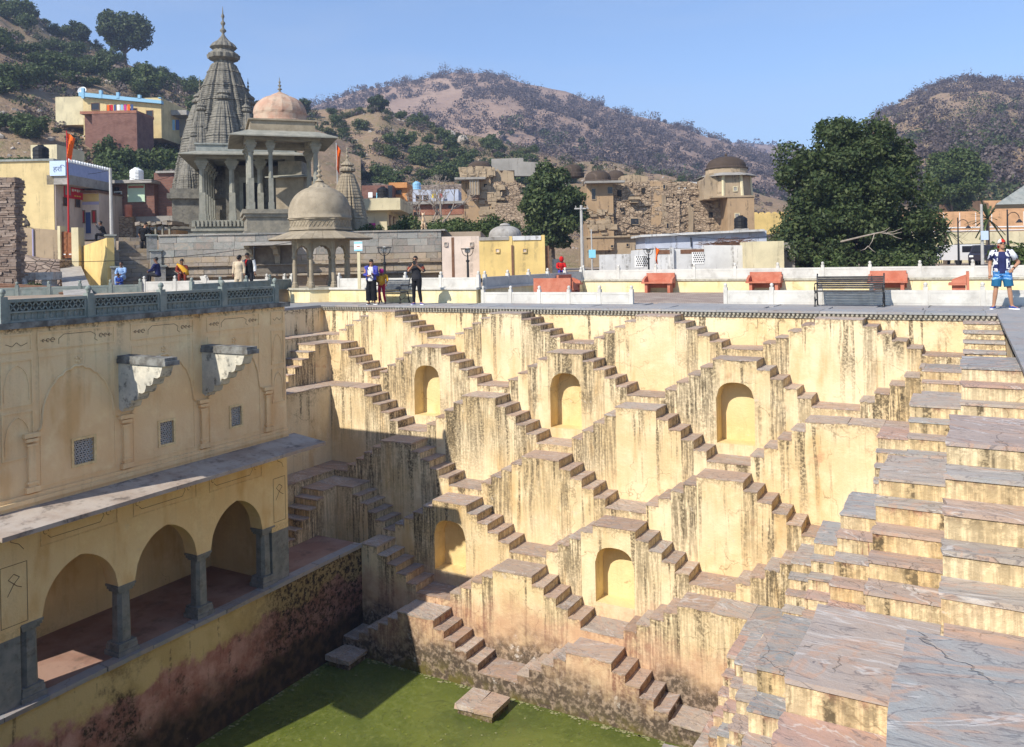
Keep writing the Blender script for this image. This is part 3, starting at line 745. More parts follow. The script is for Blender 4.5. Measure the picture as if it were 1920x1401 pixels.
# arcade wall
def arc_wall(mb, x0, x1, zb, zt, openings, lo, hi):
    br = {lo, hi}
    for (c, hw, zs, za) in openings:
        for q in range(25): br.add(round(c - hw + 2 * hw * q / 24, 6))
    br = sorted(br)
    def bot(s, side):
        for (c, hw, zs, za) in openings:
            if c - hw - 1e-6 <= s <= c + hw + 1e-6 and not (abs(s - (c - hw)) < 1e-6 and side < 0) and not (abs(s - (c + hw)) < 1e-6 and side > 0):
                return arch_z((s - c) / hw, zs, za, 'p')
        return zb
    for a, b in zip(br[:-1], br[1:]):
        za, zc = bot(a, 1), bot(b, -1)
        mb.quad((x1, a, za), (x1, b, zc), (x1, b, zt), (x1, a, zt), [zt - za, zt - zc, 0, 0])
        mb.quad((x0, b, zc), (x0, a, za), (x0, a, zt), (x0, b, zt), [1] * 4)
        mb.quad((x1, b, zc), (x1, a, za), (x0, a, za), (x0, b, zc), [2] * 4)
mb = MB(); arc_wall(mb, XF - .42, XF - .02, -5.02, -2.9, [(c, .79, -5.0, -4.07) for c in AC], BY0, BY1)
mb.quad((XF - .02, BY1, -5.02), (XF - .42, BY1, -5.02), (XF - .42, BY1, -2.9), (XF - .02, BY1, -2.9), [1] * 4)
mb.quad((XF - .42, BY0, -5.02), (XF - .02, BY0, -5.02), (XF - .02, BY0, -2.9), (XF - .42, BY0, -2.9), [1] * 4)
obj('arcade_wall', mb, M['wash_arc'], pav)
XFa = XF - .02
for c in AC:
    obj('panel_frame', MB().box(XFa - .01, XFa + .012, c - .80, c + .80, -3.20, -3.18).box(XFa - .01, XFa + .012, c - .80, c + .80, -3.68, -3.66).box(XFa - .01, XFa + .011, c - .80, c - .78, -3.66, -3.20).box(XFa - .01, XFa + .011, c + .78, c + .80, -3.66, -3.20), M['wash_arc'], pav)
m = MB()
for c in AC:
    ribbon(m, [(c - .66, -3.50), (c - .6, -3.56), (c + .42, -3.56), (c + .5, -3.44), (c + .44, -3.34)], .009, XFa + .004)
    for s in (-.69, .6): ribbon(m, [(c + s + .05 * math.cos(a), -3.42 + .05 * math.sin(a)) for a in np.linspace(0, 5, 8)], .009, XFa + .004)
for (a, b) in ((8.3, 8.78), (14.93, 15.33)):
    c = (a + b) / 2
    ribbon(m, [(a, -4.95), (a, -3.85), (b, -3.85), (b, -4.95), (a, -4.95)], .010, XFa + .004)
    ribbon(m, [(c - .12, -4.4), (c, -4.2), (c + .1, -4.1), (c, -4.02), (c - .1, -4.1), (c + .05, -4.25), (c + .14, -4.3)], .012, XFa + .004)
    ribbon(m, [(a + .05, -3.2), (c, -3.3), (c - .05, -3.42), (c + .1, -3.5), (b - .05, -3.62)], .010, XFa + .004)
tag(obj('painted_ornament', m, M['paint'], pav), kind='stuff')
def pillar(c, x=XF - .22, h0=ZFL, h1=-5.0, w=.155):
    p = thing_part('pillar', pav)
    b = MB()
    for (r, z0, z1) in ((.24, 0, .10), (.215, .10, .20), (.20, .20, .26)): b.box(x - r, x + r, c - r, c + r, h0 + z0, h0 + z1)
    obj('base', b, M['pillar_stone'], p)
    s = MB(); r = w
    pr = [(-r, -r * .55), (-r * .55, -r), (r * .55, -r), (r, -r * .55), (r, r * .55), (r * .55, r), (-r * .55, r), (-r, r * .55)]
    s.prism([(x + a, c + q) for a, q in pr], h0 + .26, h1 - .16, [(x + a * .92, c + q * .92) for a, q in pr])
    obj('shaft', s, M['pillar_stone'], p)
    k = MB()
    for (r, z0, z1) in ((.165, -.16, -.11), (.19, -.11, -.05), (.21, -.05, -.003)): k.box(x - r, x + r, c - r, c + r, h1 + z0, h1 + z1)
    obj('capital', k, M['pillar_stone'], p)
for c in PC: pillar(c)
# end piers of grey stone and plaster
for (a, b) in ((BY0, 8.64), (14.86, BY1)):
    obj('end_pier', MB().box(XF - .42, XF - .023, a, b, ZFL, -5.18), M['pillar_stone'], pav)
    obj('end_pier', MB().box(XF - .42, XF - .022, a, b, -5.18, -5.021), M['wash_arc'], pav)
mb = MB()
XBK = XF - 2.45
ob_ = [(BY0, 11.0), (11.0, BY1)]
for (a, b) in ob_: mb.quad((XBK, a, ZFL), (XBK, b, ZFL), (XBK, b, -3.4), (XBK, a, -3.4))
mb.box(XBK, XF - .42, BY1 - .4, BY1 - .05, ZFL, -3.4)
mb.box(XBK, -17.05, BY0, BY0 + .3, ZFL, -3.4); mb.box(-15.98, XF - .42, BY0 + .001, BY0 + .3, ZFL, -3.4); mb.box(-17.05, -15.98, BY0 + .002, BY0 + .3, ZFL + 1.95, -3.4)  # unseen near end wall, added with a doorway to shape the floor's sun patch
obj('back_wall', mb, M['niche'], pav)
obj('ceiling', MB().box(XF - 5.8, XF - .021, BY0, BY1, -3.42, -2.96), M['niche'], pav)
# brackets that once carried a balcony
M['bracket'] = simple('limewashed_bracket', (0.46, 0.44, 0.37), (0.62, 0.58, 0.47), 3.5, .85, .4, dirt=.75, dirtc=(.07, .07, .065), bs=7)
for c in (10.84, 12.94):
    bk = thing_part('bracket', pav)
    pts = [(0, -.42), (1.40, -.42), (1.36, -.47)]
    n = 5
    for k in range(n):
        u0 = 1.34 - k * .235; v0 = -.50 - k * .165
        for a in np.linspace(.15, 1.0, 4): pts.append((u0 - .235 * a + .05 * math.sin(a * PI), v0 - .165 * a - .07 * math.sin(a * PI)))
    pts += [(.10, -1.42), (0, -1.36)]
    obj('scrolled_arm', MB().extrude(pts, c - .13, c + .13, lambda u, v, a: (XF - .01 + u, a, v)), M['bracket'], bk)
    obj('top_slab', MB().box(XF - .01, XF + 1.50, c - .17, c + .17, -.42, -.33).box(XF - .01, XF + 1.46, c - .15, c + .15, -.33, -.265), M['roof_edge'], bk)
    obj('wall_block', MB().box(XF - .01, XF + .16, c - .131, c + .131, -1.36, -.421), M['bracket'], bk)
# latticed balustrade on the roof edge
M['balu'] = simple('green_grey_balustrade', (0.19, 0.225, 0.205), (0.26, 0.285, 0.255), 3, .75, .2, dirt=.35)
def lattice_run(t, x, y0, y1, n, z0, z1, mat, dark):
    P_ = (y1 - y0) / n
    for k in range(n + 1):
        y = y0 + P_ * k; post = obj('post', MB().box(x - .07, x + .07, y - .065, y + .065, z0, z1 + .05), mat, t)
        obj('finial', MB().lathe([(.02, 0), (.045, .02), (.035, .035), (.062, .07), (.06, .11), (.03, .145), (.002, .155)], 10, (x, y, z1 + .05)), mat, post, smooth=True)
    for k in range(n):
        a = y0 + P_ * k + .066; b = y0 + P_ * (k + 1) - .066
        m = MB(); m.box(x - .05, x + .05, a, b, z1 - .06, z1); m.box(x - .05, x + .05, a, b, z0, z0 + .04)
        m.box(x - .05, x + .045, a, a + .05, z0 + .04, z1 - .06); m.box(x - .05, x + .045, b - .05, b, z0 + .04, z1 - .06)
        zm = z0 + (z1 - z0) * .45
        m.box(x - .05, x + .045, a + .05, b - .05, zm - .02, zm + .012)
        m.box(x - .05, x + .004, a + .05, b - .05, z0 + .04, zm - .02)
        pn = obj('panel', m, mat, t)
        c = MB(); nb = max(8, int((b - a) / .125)); q = (b - a - .1) / nb
        for e in range(nb):
            s0 = a + .05 + q * e; h0, h1 = zm + .012, z1 - .06
            for (u0, u1) in ((s0, s0 + q), (s0 + q, s0)):
                d = Vector((u1 - u0, h1 - h0)); nn = Vector((-d.y, d.x)).normalized() * .011
                c.add([(x + .03, u0 - nn.x, h0 - nn.y), (x + .03, u1 - nn.x, h1 - nn.y), (x + .03, u1 + nn.x, h1 + nn.y), (x + .03, u0 + nn.x, h0 + nn.y),
                       (x - .0, u0 - nn.x, h0 - nn.y), (x, u1 - nn.x, h1 - nn.y), (x, u1 + nn.x, h1 + nn.y), (x, u0 + nn.x, h0 + nn.y)],
                      [(0, 1, 2, 3), (0, 4, 5, 1), (3, 2, 6, 7)])
            c.lathe([(.016, 0), (.028, .05), (.014, .09), (.026, .12)], 6, (x + .01, s0 + q / 2, z0 + .04))
        obj('lattice', c, mat, pn)
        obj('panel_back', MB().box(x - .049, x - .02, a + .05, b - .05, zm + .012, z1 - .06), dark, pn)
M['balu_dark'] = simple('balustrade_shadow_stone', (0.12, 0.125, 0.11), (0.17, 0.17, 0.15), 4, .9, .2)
bal = thing('balustrade', 'grey-green stone balustrade with diamond lattice along the pavilion roof', 'balustrade', (XF, 11.7, ZR))
lattice_run(bal, XF + .0, 8.42, 15.1, 4, ZR + .012, ZR + .44, M['balu'], M['balu_dark'])
# ================================================================== TERRACES ROUND THE WELL
# walkway slabs along the far rim and the right rim (each slab a piece), laid on a bed
bed = tag(obj('pavement', MB().box(-24.5, 9, YRIM + .002, 34.3, -.5, -.03).box(XR + .0, 9, -4, YRIM, -.5, -.03).box(XR + .1, 9, -4, YRIM, -9.8, -.5).box(-24.5, XL - .003, 6, YRIM, -.5, -.01), M['grey_slab'], base=(-5, 26, -.5)), kind='structure')
yy = XL - 1.9
while yy < 8.8:
    L = random.uniform(1.0, 1.7)
    for (a, b) in ((YRIM - .14, YRIM + .85), (YRIM + .856, YRIM + 1.75), (YRIM + 1.756, YRIM + 2.9)):
        o = random.uniform(-.2, .2) if a > YRIM else 0
        x0, x1 = yy + o, yy + L + o
        if a < YRIM and x1 > XR - .14: x1 = min(x1, XR + .9) 
        if x1 - x0 < .1: continue
        obj('paving_slab', MB().box(x0 + .004, x1 - .004, a, b - .004, -.06, random.uniform(-.003, .003) , .002), M['grey_slab'], bed)
    yy += L
yy = -3.0
while yy < YRIM - .16:
    L = random.uniform(1.0, 1.6); y1 = min(yy + L, YRIM - .145)
    for (a, b) in ((XR - .14, XR + .9), (XR + .905, XR + 2.0), (XR + 2.005, XR + 3.4)):
        obj('paving_slab', MB().box(a, b - .004, yy + .004, y1 - .004, -.06, random.uniform(-.003, .003), .002), M['grey_slab'], bed)
    yy = y1
# scalloped dentil band below the rim
m = MB()
def dent(x, y): m.lathe([(.004, -.165), (.03, -.15), (.045, -.115), (.048, -.06)], 6, (x, y, 0))
x = XL
while x < XR - .05: dent(x, YRIM - .075); x += .115
y = YRIM - .1
while y > 0: dent(XR - .075, y); y -= .115
tag(obj('dentil_band', m, M['dentil'], far), kind='stuff')
obj('rim_moulding', MB().box(XL, XR, YRIM - .035, YRIM - .003, -.20, -.062), M['dentil'], far)
# brick-paved court behind the low walls
def pavers():
    t = NT('court_pavers'); P = t.pos
    b = t.n('TexBrick', {'Vector': P, 'Scale': 2.2, 'Color1': (0.30, 0.22, 0.18, 1), 'Color2': (0.38, 0.30, 0.25, 1), 'Mortar': (0.16, 0.13, 0.11, 1), 'Mortar Size': .03})
    col = t.mix(t.sm(t.noise(P, 1.3, 5), .4, .7, 0, .6), b.outputs[0], (0.45, 0.38, 0.31))
    return t.done(col, .9, t.bump(b.outputs[1], .4, .02), .2)
M['pavers'] = pavers()
obj('court_paving', MB().box(-15.3, 2.6, 26.3, 33.9, -.04, .002), M['pavers'], bed)

# upper terrace on the left and street level behind
M['earth'] = simple('dusty_ground', (0.30, 0.23, 0.17), (0.40, 0.32, 0.24), .5, .95, .3, dirt=.3, dirtc=(.18, .14, .10), bs=3)
ZU = 0.52
tag(obj('terrace', MB().prism([(-60, -4), (-24.6, -4), (-24.6, 25.15), (-15.45, 25.15), (-15.45, 60), (-60, 60)], -.6, ZU), M['earth']), kind='structure')

def parapet(label, p0, p1, n, z0, h, mat, cat='parapet', th=.09, name='parapet', post_h=.10, skip=()):
    p0 = Vector(p0); p1 = Vector(p1); d = (p1 - p0); L = d.length; d.normalize(); nn = Vector((-d.y, d.x))
    t = thing(name, label, cat, (p0.x, p0.y, z0), math.atan2(d.y, d.x))
    P_ = L / n
    for k in range(n + 1):
        s = P_ * k
        po = obj('post', MB().box(s - .06, s + .06, -.065, .065, 0, h + post_h, .003), mat, t, local=True)
        obj('finial', MB().lathe([(.03, 0), (.05, .015), (.04, .03), (.058, .06), (.056, .09), (.03, .12), (.002, .13)], 10, (s, 0, h + post_h)), mat, po, local=True, smooth=True)
        if k < n:
            pn = obj('panel', MB().box(s + .062, s + P_ - .062, -th / 2, th / 2, 0, h, .003), mat, t, local=True)
            fr = MB()
            for (a, b, c, e) in ((s + .10, s + P_ - .10, h * .82, h * .86), (s + .10, s + P_ - .10, h * .14, h * .18), (s + .10, s + .125, h * .18, h * .82), (s + P_ - .125, s + P_ - .10, h * .18, h * .82)):
                fr.box(a, b, -th / 2 - .008, th / 2 + .008, c, e)
            obj('raised_border', fr, mat, pn, local=True)
    return t
# low yellow wall carrying the chhatri, its cornice and parapet
lw = thing('terrace_wall', 'low yellow wall behind the standing visitors, left of the sunken court', 'wall', (-19, 25.2, 0))
obj('wall', MB().box(-24.6, -15.45, 25.02, 25.25, -.02, ZU - .03), M['wash_court'], lw)
obj('cornice', MB().box(-24.6, -15.40, 24.95, 25.3, ZU - .03, ZU + .05), M['white_stone'], lw)
CHX, CHY = at_y(603, 545, 25.75).x, 25.75
oct_ = lambda r, cx, cy, rot=PI / 8: [(cx + r * math.cos(rot + k * PI / 4), cy + r * math.sin(rot + k * PI / 4)) for k in range(8)]
obj('chhatri_base', MB().prism(oct_(1.36, CHX, CHY), -.02, ZU - .03), M['wash_court'], lw)
obj('cornice', MB().prism(oct_(1.46, CHX, CHY), ZU - .03, ZU + .053), M['dentil'], lw)
parapet('pale stone parapet on the yellow wall right of the small domed chhatri', (CHX + 1.5, 25.14), (-15.42, 25.14), 4, ZU + .05, .36, M['white_stone'])
parapet('pale stone parapet on the yellow wall left of the small domed chhatri', (-24.5, 25.14), (CHX - 1.45, 25.14), 1, ZU + .05, .36, M['white_stone'])
# court walls
cw = thing('court_wall', 'shaded wall along the left side of the sunken court, under a grey parapet', 'wall', (-15.4, 30, 0))
obj('wall', MB().box(-15.45, -15.30, 25.26, 34.0, -.02, ZU - .03), M['wash_court'], cw)
obj('cornice', MB().box(-15.5, -15.24, 25.31, 34.0, ZU - .03, ZU + .05), M['white_stone'], cw)
parapet('grey parapet receding along the left side of the sunken court', (-15.37, 25.5), (-15.37, 34.0), 5, ZU + .05, .36, M['white_stone'])
XC1 = 3.6
cb = thing('court_wall', 'long sunlit yellow wall at the back of the court behind the red benches', 'wall', (-6, 34.1, 0))
obj('wall', MB().box(-15.45, XC1, 34.0, 34.2, -.02, ZU - .03), M['wash_court'], cb)
obj('cornice', MB().box(-15.5, XC1 + .05, 33.94, 34.26, ZU - .03, ZU + .05), M['dentil'], cb)
parapet('long pale parapet above the sunlit yellow court wall', (-15.3, 34.1), (XC1, 34.1), 11, ZU + .05, .42, M['white_stone'])
cr = thing('court_wall', 'short yellow wall behind the man in the patterned shirt', 'wall', (7, 31, 0))
obj('wall', MB().box(XC1 - .8, 12, 30.6, 30.8, -.02, ZU - .2), M['wash_court'], cr)
obj('cornice', MB().box(XC1 - .85, 12, 30.54, 30.86, ZU - .2, ZU - .12), M['dentil'], cr)
obj('end_wall', MB().box(XC1 - .02, XC1 + .2, 30.8, 34.0, -.02, ZU - .04), M['wash_court'], cr)
parapet('tall pale parapet behind the man in the patterned shirt', (XC1 + .1, 30.7), (11.5, 30.7), 4, ZU - .12, .55, M['white_stone'])
parapet('low pale parapet on the walkway in front of the corner red benches', (-15.3, 25.25), (-9.7, 25.45), 5, -.01, .40, M['white_stone'])
parapet('low pale parapet on the walkway behind the black iron bench', (-6.75, 26.05), (3.2, 26.45), 7, -.01, .44, M['white_stone'])

# ------------------------------------------------------------------ benches
M['red_stone'] = simple('red_painted_stone', (0.42, 0.13, 0.075), (0.50, 0.19, 0.12), 3, .8, .2, dirt=.15)
def red_bench(label, loc, rz, L=1.25):
    t = thing('stone_bench', label, 'bench', loc, rz, 'red stone benches in the court')
    obj('seat', MB().box(-L / 2 - .06, L / 2 + .06, -.52, .0, .40, .46, .004), M['red_stone'], t, local=True)
    obj('backrest', MB().box(-L / 2, L / 2, .0, .09, .20, .84, .004), M['red_stone'], t, local=True)
    for s in (-1, 1):
        x = s * (L / 2 - .12)
        obj('leg', MB().box(x - .06, x + .06, -.42, -.02, 0, .398), M['red_stone'], t, local=True)
        pr = [(-.44, .463), (.0, .463), (.0, .72), (-.18, .66), (-.42, .56)]
        obj('armrest', MB().extrude(pr, s * L / 2 - .05, s * L / 2 + .05, lambda u, v, a: (a, u, v)), M['red_stone'], t, local=True)
    return t
for px, lab in ((1236, 'red stone bench against the court wall, leftmost of the three facing the camera'), (1434, 'red stone bench against the court wall, middle one of the three facing the camera'), (1665, 'red stone bench against the court wall, behind the black iron bench')):
    p = at_y(px, 548, 33.7); red_bench(lab, (p.x, 33.88, 0), 0)
red_bench('red stone bench seen from its back beside the shaded court wall', (-13.2, 26.7, 0), PI, 1.5)
red_bench('red stone bench side-on in the shaded corner of the court', (-15.18, 31.9, 0), PI / 2, 1.3)
red_bench('red stone bench in profile at the right end of the court', (at_y(1812, 545, 32.2).x, 31.4, 0), -PI / 2, 1.2)
M['iron'] = simple('black_cast_iron', (0.012, 0.012, 0.013), None, 1, .45, .1, .5)
M['slat'] = simple('dark_varnished_slat', (0.02, 0.018, 0.018), (0.05, 0.045, 0.045), 8, .35, .1, .5)
M['slat_blue'] = simple('worn_blue_grey_slat', (0.055, 0.065, 0.08), (0.11, 0.12, 0.13), 8, .5, .1, .4)
def iron_bench(label, loc, rz, L, slat):
    t = thing('garden_bench', label, 'bench', loc, rz)
    for k in range(6): obj('seat_slat', MB().box(-L / 2, L / 2, -.50 + k * .083, -.50 + k * .083 + .066, .43 + (.012 if k == 0 else 0) * 0, .455), slat, t, local=True)
    for k in range(6):
        z0 = .50 + k * .062; y0 = .02 + k * .02
        obj('back_slat', MB().box(-L / 2, L / 2, y0, y0 + .025, z0, z0 + .052), slat, t, local=True)
    for s in (-1, 1):
        x = s * (L / 2 - .02); m = MB()
        m.tube([(x, -.50, 0), (x, -.46, .12), (x, -.50, .26), (x, -.44, .40), (x, -.2, .415), (x, .0, .42), (x, .06, .6), (x, .15, .90), (x, .19, .93)], .022, 6)
        m.tube([(x, .10, 0), (x, .05, .15), (x, .0, .42)], .024, 6)
        m.tube([(x, -.48, .44), (x, -.52, .56), (x, -.46, .66), (x, -.3, .67), (x, .08, .66)], .02, 6)
        m.tube([(x, -.45, .12), (x, -.2, .2), (x, .06, .14)], .014, 6)
        m.box(x - .03, x + .03, -.54, -.45, 0, .03); m.box(x - .03, x + .03, .06, .15, 0, .03)
        obj('end_frame', m, M['iron'], t, local=True)
    return t
bp = at_y(1592, 570, 25.3)
iron_bench('black iron bench with dark slats on the walkway', (bp.x, 25.55, 0), .03, 1.85, M['slat'])
bp = at_y(733, 566, 24.6)
iron_bench('blue-grey slatted bench behind the standing woman and child', (bp.x, 24.78, 0), 0, 1.35, M['slat_blue'])

# ------------------------------------------------------------------ small domed chhatri
M['tan_stone'] = simple('weathered_tan_stone', (0.265, 0.22, 0.155), (0.34, 0.285, 0.205), 2.4, .85, .3, dirt=.4, dirtc=(.16, .13, .09), bs=6)
M['tan_stone2'] = simple('grey_tan_stone', (0.20, 0.185, 0.15), (0.29, 0.26, 0.20), 3, .85, .3, dirt=.4, dirtc=(.12, .105, .08), bs=6)
def dome_prof(R, H, n=12, bulge=1.04):
    pr = []
    for k in range(n + 1):
        a = k / n * PI / 2
        pr.append((max(.012, R * (math.cos(a) ** .82) * (1 + (bulge - 1) * math.sin(2 * a))), H * math.sin(a)))
    return pr
FIN = [(.16, 0), (.10, .05), (.05, .10), (.04, .14), (.10, .18), (.10, .21), (.04, .25), (.035, .30), (.075, .34), (.075, .37), (.03, .41), (.025, .46), (.055, .5), (.05, .53), (.02, .57), (.015, .66), (.002, .74)]
def chhatri(t, R, zc, nsides, col_r, mat, dome_mat, over=1.62, arch=True, dome_h=None, drum=.42, fin=1.0, eave_drop=.22, lotus=True, colh=None):
    """local coordinates, base at z=0. R = radius to column centres, zc = column height"""
    rot = PI / nsides; V = [(R * math.cos(rot + k * 2 * PI / nsides), R * math.sin(rot + k * 2 * PI / nsides)) for k in range(nsides)]
    for (x, y) in V:
        c = MB(); r = col_r
        c.lathe([(r * 1.6, 0), (r * 1.6, .10), (r * 1.25, .12), (r * 1.3, .2), (r * .95, .24), (r * 1.05, zc * .3), (r * .9, zc * .55), (r * .82, zc * .62), (r * 1.2, zc * .645), (r * 1.2, zc * .67), (r * .95, zc * .7), (r * 1.15, zc)], 8, (x, y, 0))
        obj('column', c, mat, t, local=True)
    Ro = R + col_r * .5; th = col_r * 1.1
    if arch:
        for k in range(nsides):
            a = Vector((*V[k], 0)); b = Vector((*V[(k + 1) % nsides], 0)); d = (b - a); L = d.length; d.normalize(); nn = Vector((d.y, -d.x, 0)); m = MB(); N = 16
            hw = L / 2 - col_r * .9
            def az(s):
                u = (s - L / 2) / hw
                if abs(u) >= 1: return zc * .70
                lob = abs(math.sin((u + 1) / 2 * PI * 5))
                return zc * .70 + zc * .235 * ((1 - abs(u) ** 2.2) ** .5) * (.86 + .14 * lob)
            ss = np.linspace(.0, L, N * 2 + 1)
            for s0, s1 in zip(ss[:-1], ss[1:]):
                z0, z1 = az(s0), az(s1)
                for o in (th * .5, -th * .5):
                    p0 = a + d * s0 + nn * o; p1 = a + d * s1 + nn * o
                    m.quad((p0.x, p0.y, z0), (p1.x, p1.y, z1), (p1.x, p1.y, zc), (p0.x, p0.y, zc))
                p0 = a + d * s0 + nn * th * .5; p1 = a + d * s1 + nn * th * .5; q0 = a + d * s0 - nn * th * .5; q1 = a + d * s1 - nn * th * .5
                m.quad((p0.x, p0.y, z0), (q0.x, q0.y, z0), (q1.x, q1.y, z1), (p1.x, p1.y, z1))
            obj('cusped_arch', m, mat, t, local=True)
    def ring(r0, z0, r1, z1, n=nsides): return [(r0, z0), (r1, z1)]
    c8 = 1 / math.cos(PI / nsides)
    Rl = R + col_r * 1.2
    obj('lintel', MB().lathe([(Rl * .2, zc), (Rl, zc), (Rl, zc + .14), (Rl * .2, zc + .14)], nsides, rot=rot), mat, t, local=True)
    Rv = R * over
    e = MB()
    for k in range(nsides):
        a0 = rot + k * 2 * PI / nsides; a1 = a0 + 2 * PI / nsides; nb = 4
        P0 = Vector((math.cos(a0), math.sin(a0), 0)); P1 = Vector((math.cos(a1), math.sin(a1), 0))
        sl = MB()
        for (za, zb_) in ((0, 0), ):
            pass
        def pt(r, s, z): v = P0.lerp(P1, s) * r; return (v.x, v.y, z)
        zi, zo = zc + .15 + eave_drop, zc + .14
        for q in range(nb):
            s0, s1 = q / nb + .004, (q + 1) / nb - .004; j = random.uniform(-.006, .006)
            sl.add([pt(Rl * .92, s0, zi), pt(Rl * .92, s1, zi), pt(Rv, s1, zo + j), pt(Rv, s0, zo + j), pt(Rl * .92, s0, zi - .07), pt(Rl * .92, s1, zi - .07), pt(Rv, s1, zo - .035 + j), pt(Rv, s0, zo - .035 + j)],
                   [(3, 2, 1, 0), (4, 5, 6, 7), (2, 3, 7, 6), (0, 4, 7, 3), (1, 2, 6, 5)])
        obj('eave_slab', sl, mat, t, local=True)
    zd = zc + .15 + eave_drop - .02
    Rd = R * 1.13
    dr = obj('drum', MB().lathe([(Rd * .3, zd), (Rd * 1.05, zd), (Rd * 1.05, zd + .08), (Rd, zd + .10), (Rd, zd + drum - .06), (Rd * 1.04, zd + drum - .04), (Rd * 1.04, zd + drum), (Rd * .3, zd + drum)], nsides if nsides > 4 else 8, rot=PI / max(nsides, 8)), mat, t, local=True)
    if arch:
        b = MB()
        for k in range(nsides):
            a0 = rot + k * 2 * PI / nsides; a1 = a0 + 2 * PI / nsides
            P0 = Vector((math.cos(a0), math.sin(a0), 0)) * (Rd + .008); P1 = Vector((math.cos(a1), math.sin(a1), 0)) * (Rd + .008)
            n6 = 6
            for q in range(n6):
                for (u0, u1) in ((q / n6, (q + 1) / n6), ((q + 1) / n6, q / n6)):
                    A = P0.lerp(P1, u0); B = P0.lerp(P1, u1); b.tube([(A.x, A.y, zd + .13), (B.x, B.y, zd + drum - .08)], .012, 4, False)
        obj('lattice_band', b, mat, dr, local=True)
    H = dome_h or R * .95
    dm = obj('dome', MB().lathe([(Rd * 1.0, zd + drum), (Rd * 1.02, zd + drum + .05)] + [(r, zd + drum + .05 + z) for r, z in dome_prof(Rd * .985, H)], 32), dome_mat, t, local=True, smooth=True)
    zt = zd + drum + .05 + H
    if lotus:
        l = MB(); l.lathe([(Rd * .36, -.10), (Rd * .30, .02), (Rd * .18, .12), (Rd * .12, .20), (.05, .26)], 24, (0, 0, zt - .02), shape=lambda a, z: 1 + .10 * abs(math.cos(a * 6)) if z < .1 else 1)
        obj('lotus_cap', l, mat, dm, local=True); zt += .22
    obj('finial', MB().lathe([(r * fin, z * fin) for r, z in FIN], 12, (0, 0, zt - .02)), mat, t, local=True, smooth=True)
    return zt
ch = thing('domed_chhatri', 'small tan stone chhatri with cusped arches and dome at the walkway', 'pavilion', (CHX, CHY, ZU + .055))
chhatri(ch, 1.15, 1.84, 8, .085, M['tan_stone'], M['tan_stone'], 1.95, True, 1.32, .46, 1.25, .36)
# ================================================================== THE LAND
def hor(px): return HORIZON_PX - math.tan(ROLL) * (px - 960)
def ground_mat(name, c1, c2, c3, sc=.12, rocky=.5):
    t = NT(name); P = t.pos
    col = t.mix(t.sm(t.noise(P, sc, 5, .6), .35, .65), c1, c2)
    col = t.mix(t.sm(t.noise(P, sc * 6, 6, .7), .5, .68, 0, .8), col, c3)
    rk = t.sm(t.noise(P, sc * 14, 5, .7), .58, .66, 0, rocky)
    col = t.mix(rk, col, (0.48, 0.42, 0.36))
    col = t.mix(t.sm(t.noise(P, sc * 9, 4, .7), .58, .7, 0, .7), col, (0.13, 0.10, 0.07))
    return t.done(col, .95, t.bump(t.noise(P, sc * 12, 6, .7), .8, .6), .1)
M['hill_near'] = ground_mat('hill_soil_near', (0.27, 0.20, 0.12), (0.33, 0.225, 0.15), (0.20, 0.18, 0.075), .12)
M['hill_far'] = ground_mat('hill_soil_far', (0.29, 0.20, 0.15), (0.36, 0.255, 0.19), (0.23, 0.165, 0.135), .03, .3)
gz = .47
mb = MB()
for (a, b, c, e) in ((-15.44, 2500, 34.21, 3500), (-2500, -15.44, 60, 3500), (12, 2500, -60, 34.21), (-2500, -60, -60, 60), (3.82, 12, 30.82, 34.21)):
    mb.quad((a, c, gz), (b, c, gz), (b, e, gz), (a, e, gz))
tag(obj('ground', mb, M['earth'], base=(0, 34, gz)), kind='structure')

from mathutils import noise as mnoise
class Hill:
    def __init__(s, name, ridge, d_ridge, d_base, z_base, mat, amp, nu=90, nv=34, pw=.95, fn=.06, back=.5):
        s.r = ridge; s.d1 = d_ridge; s.d0 = d_base; s.zb = z_base; s.amp = amp; s.pw = pw; s.fn = fn
        p0, p1 = ridge[0][0], ridge[-1][0]; mb = MB(); vs = []; fs = []
        nvb = 8
        for j in range(nv + nvb + 1):
            v = j / nv if j <= nv else 1 + back * (j - nv) / nvb
            for i in range(nu + 1): vs.append(s.at(p0 + (p1 - p0) * i / nu, v))
        for j in range(nv + nvb):
            for i in range(nu): a = j * (nu + 1) + i; fs.append((a, a + 1, a + nu + 2, a + nu + 1))
        mb.add(vs, fs)
        s.o = tag(obj(name, mb, mat, smooth=True), kind='structure')
    def ry(s, px):
        r = s.r
        for (a, b) in zip(r[:-1], r[1:]):
            if a[0] <= px <= b[0]:
                u = (px - a[0]) / (b[0] - a[0]); u = u * u * (3 - 2 * u) * .5 + u * .5
                return a[1] + (b[1] - a[1]) * u
        return r[0][1] if px < r[0][0] else r[-1][1]
    def at(s, px, v):
        d = s.d0 + (s.d1 - s.d0) * v
        zr = EYE + (hor(px) - s.ry(px)) * s.d1 / LENS_PX
        k = v ** s.pw if v <= 1 else 1 - ((v - 1) * 1.1) ** 1.2
        b = at_d(px, hor(px), d)
        n = mnoise.fractal(Vector((b.x * s.fn, b.y * s.fn, 1.7)), 1.0, 2.1, 5) * s.amp * min(1, v * 4 + .05) * (1 if v < .93 else .5)
        b.z = s.zb + (zr - s.zb) * k + n
        return b
H_left = Hill('hill', [(-420, -80), (-150, -40), (0, -12), (35, 8), (75, 26), (100, 52), (180, 88), (290, 136), (345, 155), (400, 172), (470, 190), (540, 205), (600, 225), (680, 262)], 185, 66, 3.0, M['hill_near'], 1.6, 80, 44, .9, .09)
